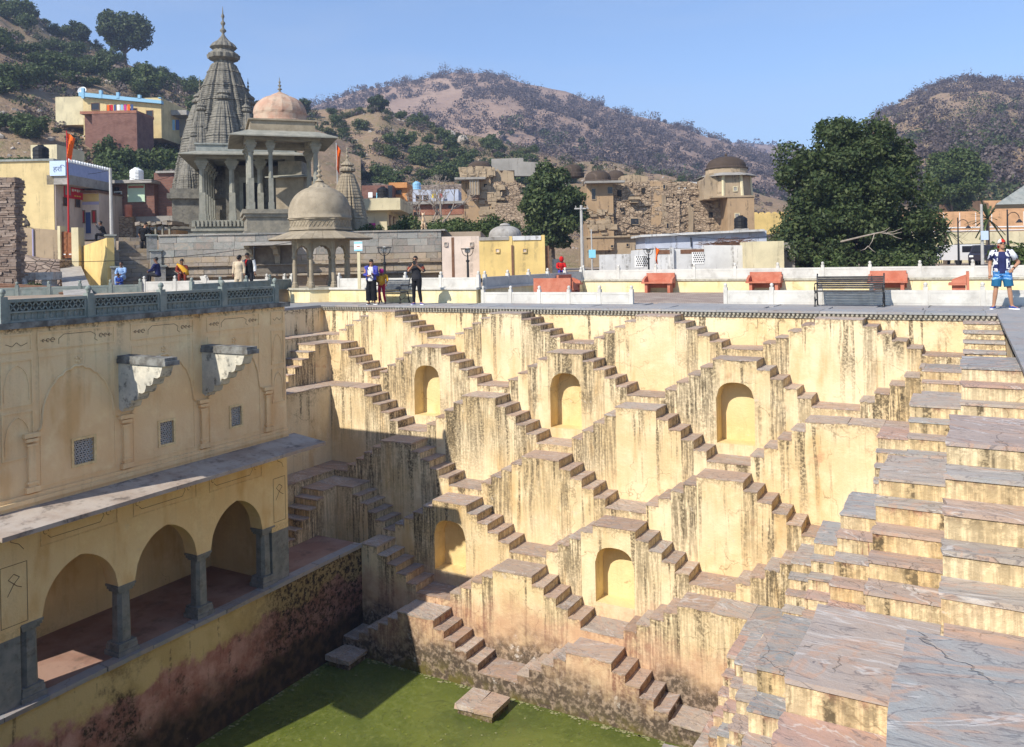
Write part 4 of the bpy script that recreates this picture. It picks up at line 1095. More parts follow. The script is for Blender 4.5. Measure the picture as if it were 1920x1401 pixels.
H_mid = Hill('hill', [(440, 235), (520, 212), (580, 205), (640, 203), (720, 198), (780, 228), (850, 244), (920, 258), (990, 280), (1060, 300), (1150, 305), (1260, 330), (1380, 352), (1460, 372), (1560, 420)], 190, 92, .4, M['hill_near'], 1.4, 90, 40, .95, .08)
H_far = Hill('hill', [(380, 260), (520, 225), (620, 190), (700, 168), (780, 153), (860, 140), (930, 141), (1000, 157), (1060, 172), (1130, 196), (1200, 217), (1280, 238), (1350, 264), (1420, 292), (1520, 340), (1640, 420)], 560, 200, 0, M['hill_far'], 5, 90, 40, .95, .02)
H_right = Hill('hill', [(1500, 400), (1570, 330), (1620, 258), (1660, 210), (1710, 186), (1770, 160), (1845, 147), (1920, 155), (2020, 160), (2150, 190), (2400, 260)], 420, 115, .4, M['hill_near'], 4, 80, 40, .95, .03)
H_back = Hill('hill', [(1150, 330), (1300, 285), (1380, 268), (1450, 270), (1560, 288), (1700, 300), (1900, 330)], 1100, 700, 0, M['hill_far'], 8, 50, 14, .95, .01)

# ------------------------------------------------------------------ foliage
def foliage(name, c1, c2, c3=None, trans=.25):
    t = NT(name); r = t.island()
    col = t.ramp(r, [(0.0, c1), (.55, c2), (1.0, c3 or c2)])
    col = t.mix(t.m('MULTIPLY', t.rand(), .35), col, tuple(k * .6 for k in c1))
    b = t.n('BsdfPrincipled', {'Base Color': col, 'Roughness': .6, 'Specular IOR Level': .3})
    tr = t.n('BsdfTranslucent', {'Color': col})
    mx = t.n('MixShader', {0: trans, 1: b.outputs[0], 2: tr.outputs[0]})
    t.t.links.new(mx.outputs[0], t.out.inputs[0]); return t.mat
M['leaf_dark'] = foliage('leaf_dark_green', (0.034, 0.058, 0.019), (0.065, 0.096, 0.03), (0.12, 0.145, 0.05))
M['leaf_mid'] = foliage('leaf_green', (0.050, 0.080, 0.024), (0.085, 0.125, 0.036), (0.135, 0.165, 0.055))
M['leaf_dry'] = foliage('leaf_olive', (0.09, 0.11, 0.038), (0.14, 0.15, 0.055), (0.20, 0.19, 0.08))
M['scrub'] = foliage('bare_scrub', (0.085, 0.066, 0.062), (0.13, 0.10, 0.09), (0.18, 0.14, 0.12), .1)
M['scrub_green'] = foliage('green_scrub', (0.035, 0.055, 0.020), (0.065, 0.085, 0.03), (0.10, 0.11, 0.04), .15)
M['bark'] = simple('bark', (0.10, 0.075, 0.055), (0.17, 0.13, 0.10), 5, .9, .5)
M['bark_pale'] = simple('pale_bark', (0.26, 0.22, 0.18), (0.36, 0.31, 0.26), 5, .9, .4)

def leaf_arrays(clumps, n, size, rs, shell=.55, flat_=1.0, elong=1.9):
    C = np.array(clumps, float); w_ = (C[:, 3] * C[:, 4] * C[:, 5]) ** (2 / 3); w_ /= w_.sum()
    idx = rs.choice(len(C), n, p=w_)
    u = rs.normal(size=(n, 3)); u /= np.linalg.norm(u, axis=1)[:, None]
    rad = shell + (1 - shell) * rs.rand(n) ** .6; rad *= 1 + .18 * rs.normal(size=n) * .6
    pos = C[idx, :3] + u * rad[:, None] * C[idx, 3:6]
    nrm = u * .8 + rs.normal(size=(n, 3)) * .75 + np.array([0, 0, .35]); nrm /= np.linalg.norm(nrm, axis=1)[:, None]
    a = np.cross(nrm, rs.normal(size=(n, 3))); a /= np.linalg.norm(a, axis=1)[:, None]; b = np.cross(nrm, a)
    s = size * (.55 + .9 * rs.rand(n))[:, None]
    v = np.stack([pos - a * s * elong / 2, pos + b * s / 2 + nrm * s * .1, pos + a * s * elong / 2, pos - b * s / 2 + nrm * s * .1], 1)
    return v.reshape(-1, 3)
def quads_mesh(name, V):
    n = len(V) // 4; me = bpy.data.meshes.new(name)
    me.vertices.add(n * 4); me.vertices.foreach_set('co', V.astype(np.float32).ravel())
    me.loops.add(n * 4); me.loops.foreach_set('vertex_index', np.arange(n * 4, dtype=np.int32))
    me.polygons.add(n); me.polygons.foreach_set('loop_start', np.arange(0, n * 4, 4, dtype=np.int32))
    me.update(calc_edges=True); me.validate(); return me
def mesh_obj(name, me, mat, parent=None):
    o = bpy.data.objects.new(name, me)
    if not me.materials: me.materials.append(mat)
    COL.objects.link(o)
    if parent is not None: o.parent = parent
    return o
def clump_cloud(rs, W, D, H, n, rr, base=0.0, power=.55):
    out = []
    for k in range(n):
        u = rs.normal(size=3); u /= np.linalg.norm(u); r = rs.rand() ** power
        x, y, z = u * r; s = rr * (.7 + .6 * rs.rand())
        out.append((x * (W / 2 - s * .6), y * (D / 2 - s * .6), base + H / 2 + z * (H / 2 - s * .6), s, s, s * .82))
    return out
def tree(label, loc, H, W, crown_base, leaves, size, mat, nclump=40, rr=None, trunk_r=.3, seed=1, name='tree', D=None, bark=None, lean=0.0, shape=None, group=None, limbs=9, shell=.5):
    rs = np.random.RandomState(seed); t = thing(name, label, 'tree', loc, YAW, group)
    CH = H - crown_base
    cl = clump_cloud(rs, W, D or W * .9, CH, nclump, rr or W * .13, crown_base)
    if shape: cl = [shape(c, rs) for c in cl]
    m = MB(); bark = bark or M['bark']
    fork = Vector((lean * .3, 0, max(crown_base * 1.0, H * .22)))
    m.tube([(0, 0, -.3), (lean * .1, 0, fork.z * .5), tuple(fork)], [trunk_r * 1.25, trunk_r, trunk_r * .85], 8)
    for k in range(limbs):
        c = cl[int(rs.rand() * len(cl))]; e = Vector(c[:3]); mid = fork.lerp(e, .5) + Vector((0, 0, .12 * (e - fork).length)) + Vector(rs.normal(size=3) * .08 * H * .3)
        m.tube([tuple(fork), tuple(mid), tuple(e)], [trunk_r * .6, trunk_r * .32, trunk_r * .08], 5)
    obj('trunk', m, bark, t, local=True)
    mesh_obj('crown', quads_mesh('crown', leaf_arrays(cl, leaves, size, rs, shell)), mat, t)
    return t
# shrubs: a few plants built once, then copied over the slopes
def shrub_proto(seed, W, H, n, size, mat, ncl=9):
    rs = np.random.RandomState(seed); cl = clump_cloud(rs, W, W, H, ncl, W * .2)
    return quads_mesh('shrub_leaves', leaf_arrays(cl, n, size, rs, .3)), mat
SHR = [shrub_proto(11, 2.6, 1.9, 1500, .13, M['leaf_mid']), shrub_proto(12, 3.2, 2.2, 1900, .14, M['leaf_mid'], 12), shrub_proto(13, 2.4, 1.6, 1400, .12, M['leaf_dry']), shrub_proto(14, 3.6, 2.8, 2200, .15, M['leaf_mid'], 14)]
def shrub(loc, k, s, label, group, sz=1.0):
    me, mat = SHR[k]; o = mesh_obj('shrub', me, mat); o.location = loc; o.rotation_euler = (0, 0, random.random() * 6.28); o.scale = (s, s, s * sz)
    return tag(o, label, 'shrub', group)
def slope_dir_ok(): return True
random.seed(21)
# left hillside
for k in range(125):
    px = random.uniform(-60, 420); v = random.uniform(.12, .99) ** .9
    if px < 330 and .20 < v < .42 and 90 < px < 340: continue
    p = H_left.at(px, v); s = random.uniform(.7, 1.7)
    shrub((p.x, p.y, p.z - .15), random.choice([0, 1, 2, 1, 0, 3]), s * 1.15, 'green thorny shrub growing on the left hillside', 'shrubs on the left hillside', random.uniform(.8, 1.1))
for k in range(26):                                       # the leafy slope above the brick building
    px = random.uniform(185, 345); v = random.uniform(.02, .17); p = H_left.at(px, v)
    shrub((p.x, p.y, p.z - .2), random.choice([0, 1, 3, 1]), random.uniform(.8, 1.35), 'dense green shrub on the slope above the brick building', 'shrubs above the brick building', 1.1)
for k in range(140):
    px = random.uniform(560, 1020) if k < 112 else random.uniform(1000, 1420); v = random.uniform(.2, .99) if k < 112 else random.uniform(.3, .97)
    p = H_mid.at(px, v); s = random.uniform(.8, 1.75) * (1 if k < 112 else .7)
    shrub((p.x, p.y, p.z - .15), random.choice([0, 1, 2, 3, 0]), s, 'green shrub on the stony slope behind the ruined haveli', 'shrubs on the middle slope', random.uniform(.8, 1.15))
def scrub_mass(label, hill, p0, p1, v0, v1, n, W, leaf, mat, per=34, seed=3, dens=None, H=None):
    rs = np.random.RandomState(seed); out = []
    for k in range(n):
        for _ in range(3):
            px = p0 + (p1 - p0) * rs.rand(); v = v0 + (v1 - v0) * rs.rand()
            q = hill.at(px, v)
            if mnoise.noise(Vector((q.x * .013, q.y * .013, 5.0))) + .5 * mnoise.noise(Vector((q.x * .04, q.y * .04, 9.0))) > -.42 + .35 * rs.rand(): break
        s = W * (.45 + 1.0 * rs.rand() ** 1.7)
        cl = [(q.x + rs.normal() * s * .22, q.y + rs.normal() * s * .22, q.z + s * (.18 + .2 * rs.rand()), s * .34, s * .34, s * .30) for _ in range(3)]
        out.append(leaf_arrays(cl, per, leaf * (.8 + .5 * rs.rand()), rs, .35, elong=1.5))
    me = quads_mesh('scrub', np.concatenate(out)); o = mesh_obj('scrub', me, mat)
    return tag(o, label, 'scrub', kind='stuff')
scrub_mass('purplish leafless scrub covering the far middle hill', H_far, 470, 1600, .08, 1.0, 2000, 8.5, .6, M['scrub'], 95, 3)
scrub_mass('green scrub at the foot of the far middle hill', H_far, 900, 1560, .05, .45, 150, 7.5, .6, M['scrub_green'], 110, 4)
scrub_mass('purplish leafless scrub covering the right hill', H_right, 1520, 2150, .12, 1.0, 1200, 6.4, .46, M['scrub'], 95, 5)
scrub_mass('green scrub along the lower right hill', H_right, 1600, 2100, .05, .6, 150, 6.5, .45, M['scrub_green'], 120, 6)
scrub_mass('hazy bare scrub on the most distant ridge', H_back, 1180, 1880, .3, 1.0, 300, 16, 2.6, M['scrub'], 22, 8)
scrub_mass('dry low scrub over the left hillside', H_left, -60, 560, .1, 1.0, 420, 2.4, .2, M['scrub'], 70, 9)
scrub_mass('dry low scrub over the middle slope', H_mid, 520, 1450, .1, 1.0, 420, 2.6, .22, M['scrub'], 70, 10)
scrub_mass('green undergrowth over the left hillside', H_left, -60, 560, .08, 1.0, 330, 2.6, .19, M['scrub_green'], 90, 19)
scrub_mass('green undergrowth over the middle slope', H_mid, 540, 1400, .1, 1.0, 330, 2.6, .2, M['scrub_green'], 90, 20)
# loose stones and boulders on the slopes
M['rock'] = simple('pale_rock', (0.34, 0.29, 0.24), (0.46, 0.41, 0.36), 2, .9, .5, dirt=.3)
m = MB(); random.seed(5)
for hh, p0, p1, n in ((H_left, -40, 380, 330), (H_mid, 560, 1420, 420)):
    for k in range(n):
        q = hh.at(random.uniform(p0, p1), random.uniform(.03, .98)); r = random.uniform(.12, .5)
        c = MB(); c.ball((0, 0, 0), 1, 5, 3); j = [random.uniform(.7, 1.2) for _ in c.v]
        m.add([(q.x + x * r * e, q.y + y * r * e, q.z + z * r * .7 * e) for (x, y, z), e in zip(c.v, j)], c.f)
tag(obj('loose_stones', m, M['rock']), 'loose pale stones strewn over both hillsides', 'stones', kind='stuff')
for k, (px, py, r, lab) in enumerate(((850, 240, 1.15, 'large pale grey boulder, left of the pair on the slope'), (872, 243, 1.35, 'large pale grey boulder, right of the pair on the slope'))):
    v = .86; q = H_mid.at(px, v); c = MB(); c.ball((0, 0, 0), 1, 9, 7); random.seed(40 + k)
    tag(obj('boulder', MB().add([(q.x + x * r * random.uniform(.85, 1.1), q.y + y * r, q.z + .7 + z * r * random.uniform(.8, 1.1)) for x, y, z in c.v], c.f), M['rock']), lab, 'boulder')

# ================================================================== VIEW-ALIGNED FRAMES for the buildings behind
class Fr:
    """a building's own frame: x to the right, y away from us, z up, metres; px/py of the photograph give sizes at its distance"""
    def __init__(s, px, d, zb=None, turn=0.0):
        s.px = px; s.d = d; o = at_d(px, hor(px), d); s.zb = gz if zb is None else zb; s.loc = (o.x, o.y, s.zb); s.rz = YAW + turn
    def x(s, px, dd=0.0): return ((px - 960) * (s.d + dd) - (s.px - 960) * s.d) / LENS_PX
    def z(s, py, px=None, dd=0.0): return EYE + (hor(s.px if px is None else px) - py) * (s.d + dd) / LENS_PX - s.zb
    def thing(s, name, label, cat='building', group=None): return thing(name, label, cat, s.loc, s.rz, group)
def LO(name, mb, mat, t, **k): return obj(name, mb, mat, t, local=True, **k)
def win(t, x0, x1, z0, z1, y=0.0, frame=None, pane=None, name='window', fw=.06):
    w_ = LO(name, MB().box(x0 - fw, x0, y - .05, y + .02, z0 - fw, z1 + fw).box(x1, x1 + fw, y - .05, y + .02, z0 - fw, z1 + fw).box(x0, x1, y - .05, y + .02, z1, z1 + fw).box(x0, x1, y - .07, y + .02, z0 - fw, z0), frame or M['wood'], t)
    LO('pane', MB().box(x0, x1, y - .015, y + .03, z0, z1), pane or M['glass'], w_)
    return w_
M['wood'] = simple('brown_wood', (0.14, 0.07, 0.04), (0.19, 0.10, 0.06), 6, .7, .2)
M['glass'] = simple('dark_pane', (0.018, 0.017, 0.02), None, 1, .25, 0, .5)
def brick_mat(name, c1, c2, mo, sc=2.0):
    t = NT(name); P = t.obpos(); x, y, z = t.sep(P)
    b = t.n('TexBrick', {'Vector': t.comb(t.m('ADD', x, y), z, 0.0), 'Scale': sc, 'Color1': (*c1, 1), 'Color2': (*c2, 1), 'Mortar': (*mo, 1), 'Mortar Size': .025, 'Brick Width': .5, 'Row Height': .2})
    col = t.mix(t.sm(t.noise(P, 1.2, 5), .45, .7, 0, .5), b.outputs[0], tuple(k * .5 for k in c1))
    return t.done(col, .9, t.bump(b.outputs[1], .3, .03), .15)
M['brick'] = brick_mat('red_brick', (0.30, 0.095, 0.05), (0.36, 0.14, 0.08), (0.30, 0.24, 0.19))
M['brick_dark'] = brick_mat('dark_brick', (0.19, 0.085, 0.065), (0.25, 0.12, 0.09), (0.17, 0.13, 0.11))
def rubble(name, c1, c2, c3, sc=3.0):
    t = NT(name); P = t.obpos()
    v = t.n('TexVoronoi', {'Vector': t.vs(P, (1, 1, 1.9)), 'Scale': sc}); e = t.n('TexVoronoi', {'Vector': t.vs(P, (1, 1, 1.9)), 'Scale': sc}, feature='DISTANCE_TO_EDGE').outputs['Distance']
    col = t.mix(t.sep(v.outputs['Color'])[0], c1, c2)
    col = t.mix(t.sm(e, .05, .0, 0, .8), col, c3)
    return t.done(col, .92, t.bump(t.sm(e, 0, .12), .8, .08), .15)
M['rubble'] = rubble('rubble_wall', (0.30, 0.22, 0.15), (0.44, 0.34, 0.24), (0.15, 0.11, 0.08))
M['rubble_grey'] = rubble('rubble_wall_grey', (0.22, 0.17, 0.145), (0.36, 0.29, 0.24), (0.10, 0.08, 0.07), 2.4)
def plast(name, c, st=.5, dk=(.10, .085, .07)):
    t = NT(name); P = t.obpos(); x, y, z = t.sep(P); h = t.m('ADD', x, y)
    col = t.mix(t.sm(t.noise(P, .9, 4), .35, .65), c, tuple(k * .82 for k in c))
    s = t.m('MULTIPLY', t.sm(t.noise(t.comb(t.m('MULTIPLY', h, 3.0), 0.0, t.m('MULTIPLY', z, .35)), 1, 4, .65), .53, .66), t.sm(t.noise(P, 5, 4), .35, .6))
    col = t.mix(t.m('MULTIPLY', s, st), col, dk)
    return t.done(col, .9, t.bump(t.noise(P, 6, 4), .2, .03), .15)
M['p_cream'] = plast('cream_plaster', (0.66, 0.58, 0.38), .3)
M['p_yellow'] = plast('yellow_plaster', (0.68, 0.50, 0.20), .35)
M['p_house'] = plast('pale_yellow_house', (0.66, 0.52, 0.27), .35)
M['p_pink'] = plast('pinkish_white_plaster', (0.66, 0.55, 0.47), .35)
M['p_white'] = plast('whitewash', (0.60, 0.60, 0.59), .75)
M['p_bluewhite'] = plast('bluish_whitewash', (0.52, 0.56, 0.66), .6)
M['p_orange'] = plast('orange_plaster', (0.62, 0.29, 0.11), .3)
M['p_peach'] = plast('peach_plaster', (0.62, 0.36, 0.19), .4)
M['p_ruin'] = plast('ruined_ochre_plaster', (0.41, 0.285, 0.17), 1.0, (.10, .075, .055))
M['p_ruin2'] = plast('stained_cream_plaster', (0.39, 0.30, 0.20), 1.0, (.10, .08, .06))
M['p_grey'] = plast('grey_plaster', (0.33, 0.31, 0.28), .6)
M['black_stone'] = plast('blackened_dome', (0.075, 0.055, 0.042), .6, (.17, .13, .10))
M['blue_paint'] = simple('sky_blue_paint', (0.24, 0.45, 0.62), None, 1, .7, 0)
M['violet_tile'] = simple('violet_blue_tile', (0.30, 0.36, 0.60), (0.36, 0.42, 0.66), 4, .5, .1)
M['concrete'] = simple('concrete', (0.30, 0.28, 0.255), (0.38, 0.36, 0.33), 2, .9, .3, dirt=.4)
M['red_cloth'] = simple('red_cloth', (0.55, 0.012, 0.03), None, 1, .8, 0)
M['orange_cloth'] = simple('saffron_cloth', (0.75, 0.12, 0.008), None, 1, .8, 0)
M['metal_grey'] = simple('galvanised_pole', (0.38, 0.37, 0.35), (0.46, 0.45, 0.43), 3, .6, .1)
M['red_metal'] = simple('red_painted_metal', (0.42, 0.02, 0.02), None, 1, .5, 0)
M['white_paint'] = simple('white_paint', (0.78, 0.78, 0.76), None, 1, .6, 0)
M['black'] = simple('matt_black', (0.012, 0.012, 0.013), None, 1, .6, 0)
M['yellow_paint'] = simple('yellow_paint', (0.75, 0.55, 0.05), None, 1, .6, 0)
M['bluebox'] = simple('pale_blue_board', (0.50, 0.62, 0.78), None, 1, .6, 0)
M['cyan'] = simple('cyan_board', (0.25, 0.60, 0.75), None, 1, .6, 0)
M['greenish'] = simple('pale_green_banner', (0.50, 0.66, 0.47), (0.55, 0.70, 0.55), 2, .6, 0)
M['magenta'] = simple('magenta_print', (0.45, 0.03, 0.22), None, 1, .6, 0)
M['purple'] = simple('violet_shade_paint', (0.36, 0.34, 0.5), None, 1, .7, 0)
M['blue_door'] = simple('blue_door_paint', (0.04, 0.07, 0.19), None, 1, .6, .1)
M['door_brown'] = simple('varnished_brown_door', (0.22, 0.075, 0.025), (0.28, 0.11, 0.045), 5, .5, .1)

# ------------------------------------------------------------------ stone retaining wall of the temple, laid block by block
M['ash_grey'] = sandstone('ashlar_grey', [(0.0, (0.20, 0.215, 0.20)), (.3, (0.28, 0.28, 0.255)), (.6, (0.17, 0.175, 0.165)), (.8, (0.25, 0.225, 0.185)), (1.0, (0.33, 0.325, 0.30))], 1.2, False, .85)
M['ash_tan'] = sandstone('ashlar_tan', [(0.0, (0.24, 0.19, 0.135)), (.3, (0.33, 0.26, 0.17)), (.55, (0.19, 0.16, 0.125)), (.8, (0.28, 0.245, 0.19)), (1.0, (0.36, 0.28, 0.18))], 1.2, False, .85)
def ashlar(t, x0, x1, z0, z1, ch, ln, y, th, mats, jit=.012):
    z = z0; r = 0
    n = max(1, round((z1 - z0) / ch)); h = (z1 - z0) / n
    for k in range(n):
        x = x0 - random.random() * ln * .5
        mat = mats(k, n)
        while x < x1:
            L = ln * random.uniform(.7, 1.35); a, b = max(x, x0), min(x + L, x1)
            if b - a > .08:
                yo = random.uniform(-jit, jit)
                LO('stone', MB().box(a + .006, b - .006, y + yo, y + th, z + .005, z + h - .005, .006), mat, t)
            x += L
        z += h
F1 = Fr(565, 38, ZU)
rw = F1.thing('retaining_wall', 'long grey and tan ashlar retaining wall below the temple', 'wall')
zt1 = 2.43
M['mortar'] = simple('dark_mortar', (0.13, 0.11, 0.09), (0.18, 0.155, 0.125), 4, .95, .3)
LO('core', MB().box(F1.x(298), F1.x(828), .05, 1.2, -.3, zt1), M['mortar'], rw)
ashlar(rw, F1.x(298), F1.x(828), 1.45, zt1, .34, .8, 0, .1, lambda k, n: M['ash_grey'])
ashlar(rw, F1.x(298), F1.x(828), .62, 1.44, .28, .65, 0, .1, lambda k, n: M['ash_tan'])
ashlar(rw, F1.x(298), F1.x(828), -.1, .50, .3, 1.0, .02, .1, lambda k, n: M['ash_tan'])
x = F1.x(298)
while x < F1.x(835):
    L = random.uniform(.9, 1.6); e = min(x + L, F1.x(836)); LO('ledge_slab', MB().box(x + .005, e - .005, -.42, .06, .50, .585, .015), M['ash_tan'], rw)
    LO('ledge_slab', MB().box(x + .005, e - .005, -.16, .06, .99, 1.035, .012), M['ash_tan'], rw)
    LO('coping', MB().box(x + .005, e - .005, -.06, 1.25, zt1, zt1 + .07, .008), M['ash_grey'], rw); x = e
tag(obj('temple_court', MB().prism([tuple((Vector(F1.loc) + Vector((RIGHT * a + FWD * b)))[:2]) for a, b in ((F1.x(298), 1.2), (F1.x(900), 1.2), (F1.x(900), 40), (F1.x(-200), 40), (F1.x(-200), 4.5), (F1.x(298), 4.5))], .2, ZU + zt1 - .02), M['earth']), kind='structure')
# shrine shelter below the wall: slab on brackets and a painted pole
sh = F1.thing('stone_shelter', 'stone slab shelter on carved brackets against the retaining wall', 'shelter')
LO('roof_slab', MB().box(F1.x(468), F1.x(560), -1.2, .0, 1.9, 2.0, .01), M['ash_grey'], sh)
for px in (474, 522):
    LO('bracket', MB().extrude([(0, 1.9), (-.9, 1.9), (-.82, 1.78), (-.5, 1.72), (-.42, 1.5), (-.2, 1.4), (-.12, 1.05), (0, .95)], F1.x(px) - .12, F1.x(px) + .12, lambda u, v, a: (a, u, v)), M['tan_stone2'], sh)
LO('dark_opening', MB().box(F1.x(478), F1.x(556), -.02, .04, .6, 1.88), M['mortar'], sh)
LO('pole', MB().tube([(F1.x(492), -1.3, -.5), (F1.x(493), -1.25, 1.85)], .035, 8), M['iron'], sh)
# grand stair
F2 = Fr(258, 36.8, ZU, .43)
stn = F2.thing('stone_staircase', 'worn stone staircase climbing to the temple between grey stepped piers', 'staircase')
nst = 13; hs = (zt1 + .05) / nst
for k in range(nst):
    x0, x1 = F2.x(224), F2.x(290); x = x0
    LO('step_core', MB().box(x0, x1, .3 * k + .05, .3 * k + 1.2, hs * k - .3, hs * (k + 1) - .06), M['mortar'], stn)
    while x < x1 - .1:
        L = random.uniform(.5, 1.0); e = min(x + L, x1)
        if x1 - e < .25: e = x1
        LO('step_stone', MB().box(x + .005, e - .005, .3 * k + random.uniform(-.02, .02), .3 * k + .36, hs * k + .01, hs * (k + 1), .012), M['ash_tan'], stn); x = e
for s, pxs in ((0, (214, 232)), (1, (287, 306))):
    for q, (y0, zt, off) in enumerate(((-.5, 1.02, 0), (.75, 1.75, -6), (2.0, 2.50, -12))):
        xa, xb = F2.x(pxs[0] + off), F2.x(pxs[1] + off)
        LO('pier', MB().box(xa, xb, y0, y0 + 1.26, -.3, zt, .008), M['ash_grey'], stn)
        LO('pier_cap', MB().box(xa - .05, xb + .05, y0 - .06, y0 + 1.3, zt, zt + .07, .006), M['grey_stone'], stn)
F2b = Fr(160, 36.0, ZU, .35)
F2b.rz = 0.0
yw = F2b.thing('sloping_wall', 'sunlit orange-yellow wall left of the temple staircase with sloping top', 'wall')
A_ = at_d(200, 446, 36.3); B_ = at_d(154, 462, 41.5); n_ = Vector((B_.y - A_.y, A_.x - B_.x, 0)).normalized() * .3
obj('wall', MB().add([(A_.x, A_.y, ZU - .3), (B_.x, B_.y, ZU - .3), (B_.x, B_.y, B_.z), (A_.x, A_.y, A_.z), (A_.x + n_.x, A_.y + n_.y, ZU - .3), (B_.x + n_.x, B_.y + n_.y, ZU - .3), (B_.x + n_.x, B_.y + n_.y, B_.z), (A_.x + n_.x, A_.y + n_.y, A_.z)], [(0, 1, 2, 3), (7, 6, 5, 4), (0, 3, 7, 4), (1, 5, 6, 2), (3, 2, 6, 7)]), M['p_yellow'], yw)
# parapet along the terrace behind the pavilion roof
parapet('plain grey-green parapet behind the lattice balustrade, before the yellow stair wall', (XL - 2.3, 19.2), (XL - 3.5, 25.2), 4, ZU, .40, M['balu'])
pq0 = at_d(270, hor(270), 33.5); pq1 = at_d(500, hor(500), 33.5)
parapet('pale parapet below the seated people and the staircase', (pq0.x, pq0.y), (pq1.x, pq1.y), 4, ZU, .42, M['white_stone'])
pq2 = at_d(-30, hor(-30), 31.5); pq3 = at_d(262, hor(262), 33.4)
parapet('shaded grey parapet running left from the staircase foot', (pq2.x, pq2.y), (pq3.x, pq3.y), 5, ZU - .1, .42, M['balu'])

# ------------------------------------------------------------------ the temple
def shikhara(t, cx, cy, z0, R, H, mat, bands=34, n=48, top=True, name='tower'):
    n = n * 2
    def shp(a, z):
        p = 3.2; k = 1 / ((abs(math.cos(a)) ** p + abs(math.sin(a)) ** p) ** (1 / p))
        q = abs(((a / (PI / 2)) % 1) - .5) * 2     # 0 at the diagonal, 1 on the axes
        st = 1.0 + (.09 if q > .78 else .045 if q > .50 else 0) - (.06 if q < .2 else 0) - (.07 if abs(q - .78) < .045 or abs(q - .50) < .045 or abs(q - .2) < .04 else 0)
        return k * st * .9 * (1 + .018 * math.cos(a * 36))
    pr = []
    for b in range(bands):
        u = b / bands; u2 = (b + .62) / bands
        rr = lambda u: R * (1 - .68 * u ** 2.2)
        e = 1.04 if b % 7 == 0 else 1.0
        pr += [(rr(u) * e, H * u), (rr(u2) * e, H * u2), (rr(u2) * .972, H * (u2 + .004)), (rr((b + 1) / bands) * .972, H * ((b + .99) / bands))]
    LO(name, MB().lathe(pr, n, (cx, cy, z0), rot=PI / 96, shape=shp), mat, t)
    if top:
        r = R * (.33 if name == 'tower' else .27); zt = z0 + H
        LO('amalaka', MB().lathe([(r * .75, -.02), (r * .7, r * .25), (r * 1.15, r * .45), (r * 1.2, r * .75), (r * .8, r * 1.05), (r * .75, r * 1.15), (r * 1.0, r * 1.35), (r * .85, r * 1.6), (r * .45, r * 1.9), (r * .3, r * 2.1)], 40, (cx, cy, zt), shape=lambda a, z: 1 + .05 * math.cos(a * 14)), mat, t)
        LO('finial', MB().lathe([(a * r * 2.4, b * r * 3.6) for a, b in FIN], 10, (cx, cy, zt + r * 2.0)), mat, t, smooth=True)
M['temple'] = simple('carved_temple_stone', (0.145, 0.137, 0.117), (0.22, 0.203, 0.168), 2.6, .9, .5, dirt=.6, dirtc=(.055, .05, .04), bs=9)
M['temple_pale'] = simple('pale_temple_stone', (0.225, 0.225, 0.19), (0.31, 0.30, 0.25), 2.2, .85, .3, dirt=.35, dirtc=(.14, .13, .10), bs=6)
F3 = Fr(427, 52, ZU + zt1, .30)
tp = F3.thing('temple_tower', 'tall carved stone temple spire with clustered smaller spires', 'temple')
hz = F3.z(122)
HS = hz - 3.2
shikhara(tp, 0, 0, 3.2, 2.45, HS, M['temple'], 60)
for k in range(4):
    a = k * PI / 2
    shikhara(tp, 1.45 * math.cos(a), 1.45 * math.sin(a), 3.0, 1.5, HS * .70, M['temple'], 34, 40, True, 'side_spire')
    shikhara(tp, 2.0 * math.cos(a), 2.0 * math.sin(a), 2.9, 1.15, HS * .47, M['temple'], 26, 36, True, 'side_spire')
    shikhara(tp, 2.4 * math.cos(a), 2.4 * math.sin(a), 2.8, .85, HS * .29, M['temple'], 18, 32, True, 'side_spire')
    b = a + PI / 4
    shikhara(tp, 1.85 * math.cos(b), 1.85 * math.sin(b), 3.0, 1.05, HS * .62, M['temple'], 26, 28, True, 'corner_spire')
    shikhara(tp, 2.4 * math.cos(b), 2.4 * math.sin(b), 2.9, .85, HS * .43, M['temple'], 20, 24, True, 'corner_spire')
    shikhara(tp, 2.95 * math.cos(b), 2.95 * math.sin(b), 2.8, .62, HS * .27, M['temple'], 16, 24, True, 'corner_spire')
    for e in (-.36, .36):
        shikhara(tp, 2.6 * math.cos(a + e), 2.6 * math.sin(a + e), 2.7, .5, HS * .24, M['temple'], 14, 20, True, 'corner_spire')
st_ = MB()
for (r, a, b) in ((3.3, 0, .5), (3.1, .5, .8), (3.25, .8, 1.0), (2.95, 1.0, 2.6), (3.2, 2.6, 2.9), (3.05, 2.9, 3.2)): st_.box(-r, r, -r, r, a, b)
LO('base', st_, M['temple'], tp)
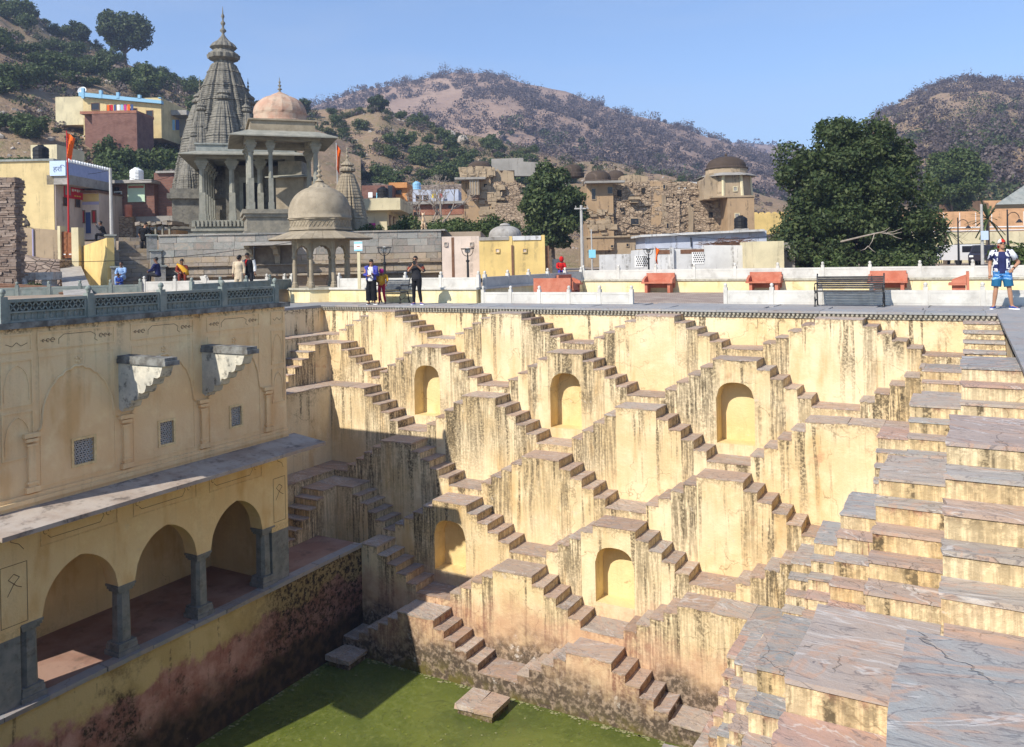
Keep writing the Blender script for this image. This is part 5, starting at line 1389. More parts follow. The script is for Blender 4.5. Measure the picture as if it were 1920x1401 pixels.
# columned hall
F4 = Fr(372, 43, ZU + zt1, .26)
hl = F4.thing('columned_hall', 'open temple hall of pale stone columns under a flat eaved roof', 'temple hall')
pw, pd = 5.0, 7.0; ph = F4.z(413, 400); chh = F4.z(296, 400) - ph
pl = MB()
for (o, a, b) in ((.35, 0, ph * .3), (.22, ph * .3, ph * .42), (.30, ph * .42, ph * .55), (.12, ph * .55, ph * .8), (.2, ph * .8, ph)): pl.box(-o, pw + o, -o, pd + o, a, b)
LO('plinth', pl, M['temple_pale'], hl)
dn = MB()
for k in range(26): dn.box(-.2 + k * .2, -.09 + k * .2, -.28, -.2, ph * .66, ph * .98)
for k in range(34): dn.box(-.28, -.2, -.1 + k * .2, .01 + k * .2, ph * .66, ph * .98)
tag(LO('plinth_dentils', dn, M['temple_pale'], hl), kind='stuff')
def tcol(t, x, y, z0, h, w_, mat):
    c = MB()
    c.box(x - w_ * .75, x + w_ * .75, y - w_ * .75, y + w_ * .75, z0, z0 + h * .11); c.box(x - w_ * .62, x + w_ * .62, y - w_ * .62, y + w_ * .62, z0 + h * .11, z0 + h * .45)
    c.lathe([(w_ * .62, 0), (w_ * .55, h * .38)], 8, (x, y, z0 + h * .45)); 
    for (e, a, b) in ((.7, .83, .86), (.85, .86, .89), (1.1, .89, .93), (1.35, .93, .96), (1.0, .96, 1.0)): c.box(x - w_ * e, x + w_ * e, y - w_ * e * .8, y + w_ * e * .8, z0 + h * a, z0 + h * b)
    LO('column', c, mat, t)
for gx in (.25, 1.75, 3.2, 4.75):
    for gy in (.25, 1.6, 2.95, 4.3, 5.65, 6.8):
        if gx in (1.75, 3.2) and gy not in (.25,): continue
        tcol(hl, gx, gy, ph, chh, .26, M['temple_pale'])
zr_ = ph + chh
LO('lintel', MB().box(0, pw, .0, .5, zr_, zr_ + .28).box(0, .5, .5, pd, zr_, zr_ + .28).box(pw - .5, pw, .5, pd, zr_, zr_ + .28).box(.5, pw - .5, pd - .5, pd, zr_, zr_ + .28), M['temple_pale'], hl)
def eave(t, x0, x1, y0, y1, z, o, dz, mat, th=.06):
    m = MB(); A = [(x0, y0), (x1, y0), (x1, y1), (x0, y1)]; B = [(x0 - o, y0 - o), (x1 + o, y0 - o), (x1 + o, y1 + o), (x0 - o, y1 + o)]
    vs = [(x, y, z + dz) for x, y in A] + [(x, y, z) for x, y in B] + [(x, y, z + dz - th) for x, y in A] + [(x, y, z - th) for x, y in B]
    fs = []
    for k in range(4):
        k2 = (k + 1) % 4; fs += [(k, 4 + k, 4 + k2, k2), (8 + k2, 12 + k2, 12 + k, 8 + k), (4 + k, 12 + k, 12 + k2, 4 + k2)]
    LO('eave', m.add(vs, fs), mat, t)
eave(hl, -.05, pw + .05, -.05, pd + .05, zr_ + .16, .75, .22, M['temple_pale'])
LO('roof_parapet', MB().box(-.02, pw + .02, -.02, pd + .02, zr_ + .28, zr_ + .72).box(-.1, pw + .1, -.1, pd + .1, zr_ + .72, zr_ + .80), M['grey_stone'], hl)
LO('sanctum_wall', MB().box(1.2, 4.2, 3.2, pd - .3, ph, zr_), M['temple'], hl)
dr = LO('doorway', MB().box(1.95, 2.15, 3.05, 3.25, ph, ph + 2.3).box(3.05, 3.25, 3.05, 3.25, ph, ph + 2.3).box(1.95, 3.25, 3.05, 3.25, ph + 2.3, ph + 2.6), M['temple_pale'], hl)
LO('door_void', MB().box(2.15, 3.05, 3.12, 3.26, ph, ph + 2.3), M['black'], dr)
# pavilion with the pink dome
F5 = Fr(531, 40.5, ZU + zt1 - .02)
bz = F5.z(397); pv = F5.thing('domed_pavilion', 'tall stone pavilion with weathered pink dome beside the temple', 'pavilion')
pv.rotation_euler = (0, 0, YAW + .35)
hb = 1.75
pb = MB()
for (o, a, b) in ((.12, 0, .2), (.0, .2, bz - .35), (.10, bz - .35, bz - .2), (.18, bz - .2, bz)): pb.box(-hb - o, hb + o, -hb - o, hb + o, a, b)
LO('base', pb, M['tan_stone2'], pv)
for k in range(4):
    a = PI / 4 + k * PI / 2
    for e in (-.0,): tcol(pv, 1.5 * (1 if math.cos(a) > 0 else -1), 1.5 * (1 if math.sin(a) > 0 else -1), bz, F5.z(272) - bz, .2, M['temple_pale'])
for (x, y) in ((-.6, -1.5), (-1.5, .4)): tcol(pv, x, y, bz, F5.z(272) - bz, .17, M['temple_pale'])
z5 = F5.z(272)
LO('lintel', MB().box(-1.75, 1.75, -1.75, -1.25, z5, z5 + .3).box(-1.75, 1.75, 1.25, 1.75, z5, z5 + .3).box(-1.75, -1.25, -1.25, 1.25, z5, z5 + .3).box(1.25, 1.75, -1.25, 1.25, z5, z5 + .3), M['temple_pale'], pv)
LO('ceiling', MB().box(-1.7, 1.7, -1.7, 1.7, z5 + .3, z5 + .4), M['tan_stone2'], pv)
eave(pv, -1.6, 1.6, -1.6, 1.6, z5 + .12, .85, .34, M['temple_pale'])
LO('drum', MB().box(-1.5, 1.5, -1.5, 1.5, z5 + .4, z5 + .95).box(-1.6, 1.6, -1.6, 1.6, z5 + .95, z5 + 1.02), M['tan_stone'], pv)
M['pink_dome'] = simple('weathered_pink_plaster', (0.43, 0.265, 0.19), (0.47, 0.36, 0.27), 2.5, .9, .3, dirt=.45, dirtc=(.22, .15, .11))
R5 = 1.27
dm = LO('dome', MB().lathe([(R5 * 1.06, z5 + 1.0), (R5 * 1.06, z5 + 1.12), (R5, z5 + 1.15), (R5, z5 + 1.4)] + [(r, z5 + 1.4 + z) for r, z in dome_prof(R5 * .98, 1.05)], 48, rot=PI / 8, shape=lambda a, z: 1 + .035 * abs(math.cos(a * 8)) if z > z5 + 1.41 else 1.0), M['pink_dome'], pv)
LO('lotus_cap', MB().lathe([(.5, 0), (.42, .08), (.25, .16), (.12, .22)], 20, (0, 0, z5 + 2.38)), M['pink_dome'], dm)
LO('finial', MB().lathe([(r * 1.1, z * 1.1) for r, z in FIN], 12, (0, 0, z5 + 2.55)), M['temple'], pv, smooth=True)
F5b = Fr(548, 44, ZU + zt1 - .02)
sb = F5b.thing('shrine_block', 'plastered stone shrine with a flat eave behind the pavilion columns', 'shrine')
LO('wall', MB().box(F5b.x(520), F5b.x(572), 0, 1.6, 0, F5b.z(330)), M['tan_stone'], sb)
LO('upper_wall', MB().box(F5b.x(524), F5b.x(568), .1, 1.5, F5b.z(328), F5b.z(302)), M['tan_stone2'], sb)
eave(sb, F5b.x(520), F5b.x(572), 0, 1.6, F5b.z(332), .45, .12, M['temple_pale'])
F6 = Fr(655, 50, ZU + zt1 - .1)
ss = F6.thing('small_spire', 'small tan temple spire behind the domed chhatri', 'temple')
shikhara(ss, 0, 0, .1, 1.22, F6.z(330), M['tan_stone'], 22, 40)
for k in range(4): shikhara(ss, .62 * math.cos(k * PI / 2 - .3), .62 * math.sin(k * PI / 2 - .3), .0, .72, F6.z(330) * .62, M['tan_stone'], 16, 24, True, 'side_spire')
def flag(label, px, py0, py1, d, cl, w_=.5, h_=1.2, mat=None, pole=None, n=7):
    f = Fr(px, d, EYE + (hor(px) - py1) * d / LENS_PX); H = (py1 - py0) * d / LENS_PX
    t = f.thing('flag_pole', label, 'flag')
    LO('pole', MB().tube([(0, 0, 0), (.03, 0, H * .5), (0, 0, H)], [.05, .045, .03], 7), pole or M['metal_grey'], t)
    m = MB(); N = 7
    P = [[(.02 + w_ * (1 - v * .5) * u * (1 - .3 * math.sin(v * 3)), .10 * math.sin(u * 6 + v * 4), H * .98 - v * h_ - .25 * u * h_) for u in np.linspace(0, 1, N)] for v in np.linspace(0, 1, N)]
    for i in range(N - 1):
        for j in range(N - 1): m.quad(P[i][j], P[i][j + 1], P[i + 1][j + 1], P[i + 1][j])
    LO('cloth', m, mat or M['orange_cloth'], t, smooth=True)
    return t
flag('saffron flag on a pole right of the tall domed pavilion', 635, 268, 400, 52, 0, .28, 1.6)
# ================================================================== TOWN BEHIND
def box_house(t, f, px0, px1, pyt, pyb, dep, mat, dd=0.0, pxr=None, name='wall'):
    r = px0 if pxr is None else pxr
    return LO(name, MB().box(f.x(px0, dd), f.x(px1, dd), dd, dd + dep, max(f.z(pyb, r, dd), -6), f.z(pyt, r, dd)), mat, t)
def pxwin(t, f, a, b, c, e, dd=0.0, **k): return win(t, f.x(a, dd), f.x(b, dd), f.z(e, (a + b) / 2, dd), f.z(c, (a + b) / 2, dd), dd, **k)
def ragged(t, f, pts, base_py, dep, mat, dd=0.0, name='ruined_wall'):
    """wall with a broken top line given in photo pixels"""
    poly = [(f.x(px, dd), f.z(py, px, dd)) for px, py in pts] + [(f.x(pts[-1][0], dd), f.z(base_py, pts[-1][0], dd)), (f.x(pts[0][0], dd), f.z(base_py, pts[0][0], dd))]
    return LO(name, MB().extrude(poly, dd, dd + dep, lambda u, v, a: (u, a, v)), mat, t)

# --- far left: dry-stone wall
f = Fr(10, 33.5, ZU); t = f.thing('dry_stone_wall', 'brown dry-stone wall at the left edge of the picture', 'wall')
LO('core', MB().box(f.x(-60), f.x(27), .1, .45, -.2, f.z(334) - .05), M['mortar'], t)
m = MB(); z = -.2; zt_ = f.z(334); random.seed(9)
while z < zt_:
    h = random.uniform(.07, .13); x = f.x(-50)
    while x < f.x(30):
        L = random.uniform(.18, .5); m.box(x + .006, min(x + L, f.x(31) + random.uniform(-.03, .03)) - .006, random.uniform(-.05, .02), .3, z + .005, z + h - .004, .012); x += L
    yb = .3
    while yb < .4: L = random.uniform(.2, .5); m.box(f.x(26), f.x(31) + random.uniform(-.03, .03), yb, yb + L - .01, z + .005, z + h - .004, .01); yb += L
    z += h
def drystone():
    t_ = NT('dry_stone'); P = t_.pos
    c_ = t_.ramp(t_.island(), [(0.0, (0.17, 0.125, 0.10)), (.4, (0.25, 0.185, 0.145)), (.7, (0.21, 0.165, 0.14)), (1.0, (0.33, 0.26, 0.21))])
    return t_.done(t_.mix(t_.sm(t_.noise(P, 8, 5), .45, .7, 0, .5), c_, (0.10, 0.075, 0.06)), .9, t_.bump(t_.noise(P, 10, 5), .4, .03), .15)
M['drystone'] = drystone()
tag(LO('stones', m, M['drystone'], t), kind='stuff')
# --- pale yellow house
f = Fr(40, 47, ZU); t = f.thing('yellow_house', 'pale yellow flat-roofed house with red banner and violet crenellated balcony', 'house')
box_house(t, f, -120, 104, 303, 450, 5.2, M['p_house'])
LO('roof_edge', MB().box(f.x(-125), f.x(106), -.1, 5.3, f.z(303, 40), f.z(299, 40)), M['grey_stone'], t)
xr_ = f.x(104)
LO('side_wall', MB().box(xr_, xr_ + .06, .05, 5.2, 0, f.z(330, 104)), M['p_pink'], t)
LO('balcony', MB().box(xr_ - .4, xr_ + .85, .0, 5.1, f.z(346, 110), f.z(328, 110)), M['concrete'], t)
cb_ = LO('balcony_parapet', MB().box(xr_ + .75, xr_ + .85, .0, 5.1, f.z(328, 110), f.z(305, 110)), M['violet_tile'], t)
m = MB()
for k in range(17): m.lathe([(.13, 0), (.13, .12), (.07, .2), (.004, .24)], 6, (xr_ + .8, .15 + k * .3, f.z(305, 110)))
tag(LO('merlons', m, M['white_paint'], t), kind='stuff')
bd = LO('name_board', MB().box(xr_ - .15, xr_ + .75, -.12, -.02, f.z(330, 112), f.z(302, 112)), M['bluebox'], t)
cv = bpy.data.curves.new('lettering', 'FONT'); cv.body = 'हरि'; cv.size = .42; cv.align_x = 'CENTER'
to = bpy.data.objects.new('tmp', cv); COL.objects.link(to); bpy.context.view_layer.update()
me = bpy.data.meshes.new_from_object(to.evaluated_get(bpy.context.evaluated_depsgraph_get())); bpy.data.objects.remove(to)
lo_ = mesh_obj('lettering', me, M['blue_door'], bd); lo_.location = (xr_ + .3, -.128, f.z(322, 112)); lo_.rotation_euler = (PI / 2, 0, 0)
rb = LO('red_banner', MB().box(xr_ + .07, xr_ + .1, .9, 3.2, f.z(368, 120), f.z(338, 120)), M['red_cloth'], t)
LO('banner_portrait', MB().box(xr_ + .1, xr_ + .106, 1.0, 1.6, f.z(362, 120), f.z(340, 120)), M['p_grey'], rb)
for k in range(5): LO('lettering', MB().box(xr_ + .1, xr_ + .107, 1.75 + .27 * k, 1.95 + .27 * k, f.z(354, 120) + .03 * (k % 2), f.z(349, 120)), M['white_paint'], rb)
for k in range(3): LO('lettering', MB().box(xr_ + .1, xr_ + .107, 2.0 + .27 * k, 2.2 + .27 * k, f.z(363, 120), f.z(361, 120)), M['yellow_paint'], rb)
for k in range(3):
    y0 = .8 + 1.3 * k; w_ = LO('window', MB().box(xr_ + .05, xr_ + .1, y0, y0 + .6, f.z(384, 120), f.z(367, 120)), M['wood'], t)
    LO('pane', MB().box(xr_ + .08, xr_ + .108, y0 + .08, y0 + .52, f.z(383, 120), f.z(368, 120)), M['glass'], w_)
# --- compound wall, gate and piers before it
f = Fr(80, 41, ZU); t = f.thing('compound_wall', 'stained cream compound wall left of the wooden gate', 'wall')
ragged(t, f, [(28, 425), (115, 432)], 560, .25, M['p_ruin2'], 0, 'wall'); LO('pipe', MB().tube([(f.x(64), -.05, f.z(430, 64)), (f.x(64), -.05, f.z(486, 64))], .04, 6), M['purple'], t)
f = Fr(127, 41, ZU); t = f.thing('wooden_gate', 'varnished brown double gate between cream piers', 'gate')
for k, (a, b) in enumerate(((116, 126), (127, 137))):
    lf = LO('leaf', MB().box(f.x(a), f.x(b), .05, .12, f.z(484, 127), f.z(434 + 4 * k, 127)), M['door_brown'], t)
    for q in range(4): LO('panel', MB().box(f.x(a) + .05, f.x(b) - .05, .03, .05, f.z(481 - 12 * q, 127), f.z(472 - 12 * q, 127)), M['door_brown'], lf)
    LO('handle', MB().box(f.x(b) - .2, f.x(b) - .08, .02, .05, f.z(478, 127), f.z(476, 127)), M['white_paint'], lf)
for (a, b, tp_) in ((111, 116, 424), (137, 150, 427)): LO('pier', MB().box(f.x(a), f.x(b), -.1, .5, -.5, f.z(tp_, a)), M['p_cream'], t)
# --- ramp of the lane
c = [at_d(118, hor(118), 31), at_d(175, hor(175), 31), at_d(150, hor(150), 42), at_d(112, hor(112), 42)]
tag(obj('lane', MB().add([(c[0].x, c[0].y, ZU + .006), (c[1].x, c[1].y, ZU + .006), (c[2].x, c[2].y, ZU + 1.25), (c[3].x, c[3].y, ZU + 1.25), (c[2].x - 2, c[2].y + 10, ZU + 2.3), (c[3].x - 2, c[3].y + 10, ZU + 2.3)], [(0, 1, 2, 3), (3, 2, 4, 5)]), M['concrete']), kind='structure')
f = Fr(72, 40, ZU); t = f.thing('garden_bank', 'low rubble bank under the compound wall', 'wall')
LO('bank', MB().extrude([(f.x(30), 0), (f.x(112), 0), (f.x(112), f.z(488, 112)), (f.x(60), f.z(484, 60)), (f.x(30), f.z(478, 30))], 0, 2.5, lambda u, v, a: (u, a, v)), M['rubble_grey'], t)
# --- carved stone plinths lying in the yard
M['pale_marble'] = simple('pale_carved_stone', (0.42, 0.39, 0.36), (0.52, 0.49, 0.46), 4, .8, .3, dirt=.5)
for (px, w_, lab) in ((50, .5, 'carved stone pedestal on the yard ground, nearer the dry-stone wall'), (92, .48, 'carved stone pedestal on the yard ground, nearer the lane')):
    f = Fr(px, 35, ZU); t = f.thing('stone_pedestal', lab, 'pedestal')
    LO('base', MB().box(-w_, w_, -w_, w_, 0, .16, .01), M['pale_marble'], t); LO('foot', MB().prism([(-w_ * .8, -w_ * .8), (w_ * .8, -w_ * .8), (w_ * .8, w_ * .8), (-w_ * .8, w_ * .8)], .16, .36, [(-w_ * .45, -w_ * .45), (w_ * .45, -w_ * .45), (w_ * .45, w_ * .45), (-w_ * .45, w_ * .45)]), M['pale_marble'], t)
    LO('waist', MB().box(-w_ * .45, w_ * .45, -w_ * .45, w_ * .45, .36, .56), M['pale_marble'], t); LO('top', MB().box(-w_ * .75, w_ * .75, -w_ * .75, w_ * .75, .56, .88, .01), M['pale_marble'], t)
f = Fr(25, 34, ZU); t = f.thing('round_stone', 'ribbed half-round carved stone leaning by the dry-stone wall', 'carved stone')
LO('stone', MB().lathe([(.25, 0), (.42, .12), (.48, .4), (.42, .66), (.25, .78)], 22, (0, 0, 0), shape=lambda a, z: 1 + .06 * math.cos(a * 11)), M['pale_marble'], t)
random.seed(3)
for k in range(6):
    f = Fr(30 + 3 * k, 32.2 + .16 * k, ZU); t = f.thing('wooden_pole', 'brown wooden pole in the pile by the left parapet', 'pole', 'poles piled by the left parapet')
    LO('pole', MB().tube([(-2.2, 0, .07 + .09 * k + random.uniform(0, .04)), (2.0, .2, .05 + .03 * k)], [.06, .05], 6), M['wood'], t)
flag('tall red flagpole with a saffron pennant before the yellow house', 130, 245, 445, 43, 0, .45, 1.25, None, M['red_metal'])
def upole(label, px, py0, py1, d, r=.1, arms=True, name='utility_pole'):
    f = Fr(px, d, EYE + (hor(px) - py1) * d / LENS_PX); H = (py1 - py0) * d / LENS_PX; t = f.thing(name, label, 'pole')
    LO('shaft', MB().tube([(0, 0, -.2), (-.02 * H * .2, 0, H)], [r, r * .7], 8), M['metal_grey'], t)
    if arms: LO('crossarm', MB().box(-.45, .45, -.04, .04, H - .25, H - .17).box(-.38, -.34, -.03, .03, H - .17, H - .02).box(.34, .38, -.03, .03, H - .17, H - .02), M['metal_grey'], t)
    return t
upole('pale concrete pole before the brick building', 211, 315, 445, 45, .11, False)
upole('concrete utility pole right of the leafy tree before the ruined haveli', 1092, 385, 500, 52, .12)
t = upole('thin pole with small blue sign near the ruined haveli', 1110, 430, 502, 50, .06, False)
LO('sign_plate', MB().box(-.2, .22, -.1, -.06, .6, 1.1), M['cyan'], t)
# --- cottage with the blue door
f = Fr(165, 50, ZU + 1.2); t = f.thing('cream_cottage', 'cream cottage with blue door and maroon shutters beside the yellow house', 'cottage')
box_house(t, f, 141, 188, 362, 450, 4, M['p_pink'])
LO('yellow_band', MB().box(f.x(141), f.x(188), -.03, 0, f.z(378), f.z(364)), M['p_yellow'], t); LO('violet_band', MB().box(f.x(141), f.x(188), -.035, 0, f.z(384), f.z(379)), M['purple'], t)
LO('roof_slab', MB().box(f.x(139), f.x(190), -.35, 4, f.z(362), f.z(358)), M['wood'], t)
pxwin(t, f, 143, 151, 389, 428, name='door', pane=M['blue_door'], frame=M['blue_door']); pxwin(t, f, 165, 170, 400, 436, name='door', pane=M['blue_door'], frame=M['blue_door'])
for a in (155, 176): pxwin(t, f, a, a + 5, 396, 417, pane=M['red_metal'], frame=M['wood'])
# --- brick building with banners
f = Fr(260, 53, ZU + 1.6); t = f.thing('brick_building', 'brick building hung with banners left of the temple', 'building')
box_house(t, f, 187, 292, 345, 408, 5, M['brick_dark']); box_house(t, f, 292, 332, 324, 405, 6, M['brick_dark'], .6)
LO('roof_slab', MB().box(f.x(170), f.x(296), -.7, 5, f.z(345), f.z(339)), M['concrete'], t); LO('roof_slab', MB().box(f.x(290), f.x(335), .4, 6.6, f.z(324), f.z(320)), M['concrete'], t)
box_house(t, f, 187, 250, 406, 446, .6, M['rubble'], -.5, name='lower_wall'); box_house(t, f, 250, 332, 406, 446, 1.5, M['p_grey'], 0, name='lower_wall')
b_ = LO('text_banner', MB().box(f.x(180), f.x(209), -.78, -.74, f.z(364), f.z(348)), M['p_cream'], t)
LO('print', MB().box(f.x(181), f.x(208), -.787, -.78, f.z(356), f.z(349.5)), M['magenta'], b_); LO('print', MB().box(f.x(181), f.x(208), -.786, -.78, f.z(363), f.z(357)), M['greenish'], b_)
for k in range(6):
    LO('lettering', MB().box(f.x(182.5 + 4.2 * k), f.x(185.6 + 4.2 * k), -.792, -.787, f.z(354.5 - .6 * (k % 2)), f.z(350.6)), M['p_cream'], b_)
    LO('lettering', MB().box(f.x(183 + 4 * k), f.x(186 + 4 * k), -.792, -.786, f.z(361.5), f.z(358.5 + .5 * (k % 2))), M['black'], b_)
b_ = LO('notice_board', MB().box(f.x(217), f.x(232), -.06, -.01, f.z(370), f.z(358)), M['white_paint'], t)
LO('lettering', MB().box(f.x(219), f.x(230), -.066, -.06, f.z(363), f.z(360.5)), M['black'], b_); LO('lettering', MB().box(f.x(220), f.x(229), -.066, -.06, f.z(367.5), f.z(366)), M['black'], b_)
b_ = LO('green_banner', MB().box(f.x(243), f.x(275), -.08, -.02, f.z(379), f.z(346)), M['greenish'], t)
LO('print', MB().box(f.x(244.5), f.x(273.5), -.087, -.08, f.z(353), f.z(348.5)), M['red_stone'], b_)
LO('red_cloth', MB().box(f.x(190), f.x(211), -.6, -.52, f.z(405), f.z(375)), M['red_cloth'], t)
LO('floodlight', MB().box(f.x(220), f.x(227), -.2, -.02, f.z(356), f.z(351)), M['iron'], t)
f = Fr(243, 51.5, ZU + 1.6); t = f.thing('red_barrel', 'red barrel standing before the brick building', 'barrel')
LO('drum', MB().lathe([(.22, 0), (.23, .05), (.21, .06), (.22, .4), (.23, .45), (.21, .46), (.22, .75), (.18, .78)], 14, (0, 0, f.z(407))), M['red_stone'], t)
f = Fr(290, 42.5, ZU + zt1); t = f.thing('ruined_shed', 'low shed with broken stone roof left of the temple hall', 'shed')
LO('wall', MB().box(f.x(262), f.x(325), .4, 2, -.2, .5), M['p_peach'], t)
for k in range(5): LO('post', MB().box(f.x(265 + 13 * k), f.x(268 + 13 * k), 0, .14, -.1, .75), M['tan_stone2'], t)
random.seed(12)
for k in range(7): LO('roof_stone', MB().box(f.x(258 + 10 * k), f.x(267 + 10 * k), -.2, 2, .72 + random.uniform(0, .08), .86 + random.uniform(0, .12), .03), M['ash_tan'], t)
# --- house on the hillside
q = H_left.at(215, .27); dq = (Vector((q.x, q.y, 0)).dot(FWD))
f = Fr(215, 92, EYE + (hor(215) - 250) * 92 / LENS_PX); t = f.thing('hillside_house', 'long yellow hillside house with sky-blue roof parapet and hanging laundry', 'house')
box_house(t, f, 162, 308, 186, 262, 7, M['p_house']); box_house(t, f, 110, 162, 182, 235, 6, M['p_cream'], 1.5)
LO('parapet', MB().extrude([(f.x(158), f.z(182, 158)), (f.x(312), f.z(196, 312)), (f.x(312), f.z(190, 312)), (f.x(158), f.z(174, 158))], -.5, .1, lambda u, v, a: (u, a, v)), M['blue_paint'], t)
for px in (166, 199, 231, 271, 309): LO('parapet_post', MB().box(f.x(px - 2.5), f.x(px + 2.5), -.55, -.2, f.z(186, px), f.z(167 + (px - 166) * .12, px)), M['blue_paint'], t)
for (a, b, c_, e) in ((178, 192, 194, 206), (207, 216, 198, 212), (281, 292, 208, 224), (250, 262, 204, 214)): pxwin(t, f, a, b, c_, e)
random.seed(4)
for k, mt in enumerate(('orange_cloth', 'red_cloth', 'blue_door', 'white_paint', 'blue_paint', 'magenta', 'orange_cloth', 'blue_door')): LO('laundry', MB().box(f.x(214 + 6.3 * k), f.x(218.5 + 6.3 * k), -.9, -.85, f.z(210 + random.uniform(-1, 3), 240), f.z(199, 240)), M[mt], t)
LO('water_tank', MB().lathe([(.5, 0), (.52, .6), (.4, .75), (.2, .8)], 12, (f.x(137), 2.2, f.z(192, 137))), M['black'], t)
LO('dish', MB().lathe([(.02, 0), (.3, .06), (.5, .2)], 14, (0, 0, 0), cap=False).xf(Matrix.Translation((f.x(153), 1, f.z(168, 153))) @ Matrix.Rotation(1.2, 4, 'X')), M['white_paint'], t)
f2 = Fr(210, 86, EYE + (hor(210) - 270) * 86 / LENS_PX); t = f2.thing('brick_terrace', 'square brown brick retaining block below the hillside house', 'retaining wall')
box_house(t, f2, 178, 262, 213, 285, 4, M['brick_dark']); LO('side', MB().extrude([(f2.x(157), f2.z(214, 157)), (f2.x(178), f2.z(212, 178)), (f2.x(178), f2.z(285, 178)), (f2.x(157), f2.z(270, 157))], .8, 4.0, lambda u, v, a: (u, a, v)), M['brick_dark'], t)
LO('coping', MB().box(f2.x(156), f2.x(262), -.05, 4.2, f2.z(213), f2.z(208)), M['brick'], t)
f = Fr(328, 95, EYE + (hor(328) - 255) * 95 / LENS_PX); t = f.thing('open_shed', 'grey flat-roofed shed with hanging clothes right of the hillside house', 'shed')
LO('roof', MB().box(f.x(305), f.x(358), -.4, 4, f.z(217), f.z(208)), M['concrete'], t); box_house(t, f, 308, 356, 217, 256, 2, M['p_grey'], 2)
for k, mt in enumerate(('cyan', 'red_cloth', 'blue_paint', 'blue_door')): LO('laundry', MB().box(f.x(311 + 8 * k), f.x(317 + 8 * k), 0, .05, f.z(244), f.z(225)), M[mt], t)
# --- fort wall on the ridge
f = Fr(320, 183, EYE + (hor(320) - 160) * 183 / LENS_PX); t = f.thing('fort_wall', 'reddish crenellated fort wall along the left ridge', 'wall')
ragged(t, f, [(270, 143), (340, 150), (380, 158)], 178, 1, M['red_stone'], 0, 'wall')
m = MB()
for k in range(28): px = 271 + k * 3.9; m.box(f.x(px), f.x(px + 2.4), 0, 1, f.z(143 + (px - 270) * .13, px), f.z(139 + (px - 270) * .13, px))
tag(LO('merlons', m, M['red_stone'], t), kind='stuff')
for (px0, px1, py, d, lab) in ((0, 120, 150, 125, 'dark dry-stone terrace wall on the left hillside, upper one'), (0, 95, 232, 96, 'dark dry-stone terrace wall on the left hillside, lower one'), (690, 960, 345, 110, 'rubble field wall on the slope behind the small houses')):
    pm = (px0 + px1) / 2; f = Fr(pm, d, EYE + (hor(pm) - py - 22) * d / LENS_PX); t = f.thing('terrace_wall', lab, 'wall')
    random.seed(px1); ragged(t, f, [(px0 + (px1 - px0) * k / 12, py + random.uniform(-2.5, 2.5)) for k in range(13)], py + 26, 1.2, M['rubble_grey'], 0, 'wall')
f = Fr(85, 62, ZU + 2); t = f.thing('cream_block', 'small cream roof block behind the yellow house', 'house'); box_house(t, f, 62, 111, 272, 320, 4, M['p_cream'])
# ------------------------------------------------------------------ centre
f = Fr(727, 60, 2.2); t = f.thing('cream_house', 'cream flat-roofed house with deep overhang right of the small spire', 'house')
box_house(t, f, 685, 727, 393, 450, 7, M['p_cream']); LO('side', MB().box(f.x(727), f.x(727) + .05, .1, 7, 0, f.z(393)), M['p_cream'], t)
LO('roof_band', MB().box(f.x(683), f.x(727) + 1.1, -.7, 7.2, f.z(395), f.z(373)), M['p_cream'], t)
for k in range(2):
    d_ = LO('door', MB().box(f.x(727) + .03, f.x(727) + .1, .8 + 2 * k, 1.9 + 2 * k, 0, f.z(402)), M['wood'], t); LO('pane', MB().box(f.x(727) + .08, f.x(727) + .12, .95 + 2 * k, 1.75 + 2 * k, .1, f.z(404)), M['glass'], d_)
LO('red_cloth', MB().box(f.x(694), f.x(706), -.2, -.15, f.z(432), f.z(418)), M['magenta'], t)
f = Fr(750, 74, 2); t = f.thing('orange_house', 'small orange rendered house with brick neighbour', 'house')
box_house(t, f, 737, 766, 344, 400, 4, M['p_orange']); LO('cornice', MB().box(f.x(733), f.x(767), -.4, 4, f.z(353), f.z(343)), M['p_orange'], t); pxwin(t, f, 745, 755, 357, 364)
f = Fr(705, 72, 2); t = f.thing('brick_house', 'brown brick house behind the cream house', 'house'); box_house(t, f, 681, 738, 348, 400, 4, M['brick_dark']); LO('dark_opening', MB().box(f.x(730), f.x(738), -.06, .01, f.z(378), f.z(349)), M['glass'], t)
LO('washing', MB().box(f.x(694), f.x(702), -.3, -.26, f.z(371), f.z(361)), M['white_paint'], t); LO('washing', MB().box(f.x(709), f.x(714), -.3, -.26, f.z(373), f.z(362)), M['cyan'], t)
f = Fr(810, 84, 2); t = f.thing('white_house', 'low bluish white house behind the long brick house', 'house')
box_house(t, f, 762, 862, 357, 400, 5, M['p_bluewhite'])
for (a, b) in ((783, 792), (797, 804), (768, 774)): pxwin(t, f, a, b, 367, 376)
LO('cloth', MB().box(f.x(813), f.x(821), -.5, -.45, f.z(372), f.z(364)), M['yellow_paint'], t); LO('cloth', MB().box(f.x(826), f.x(833), -.5, -.45, f.z(372), f.z(364)), M['red_cloth'], t)
f = Fr(820, 70, 1); t = f.thing('brick_row', 'long red brick house with small square openings', 'house')
box_house(t, f, 773, 872, 383, 404, 4, M['brick']); box_house(t, f, 778, 872, 403, 440, 4, M['p_ruin2'], .05, name='lower_wall'); LO('roof', MB().box(f.x(768), f.x(873), -.4, 4, f.z(383), f.z(378)), M['p_grey'], t)
for (a, b, c_, e) in ((782, 787, 388, 393), (820, 825, 387, 391), (843, 850, 386, 390), (778, 789, 398, 404), (818, 823, 397, 401)): pxwin(t, f, a, b, c_, e, fw=.02)
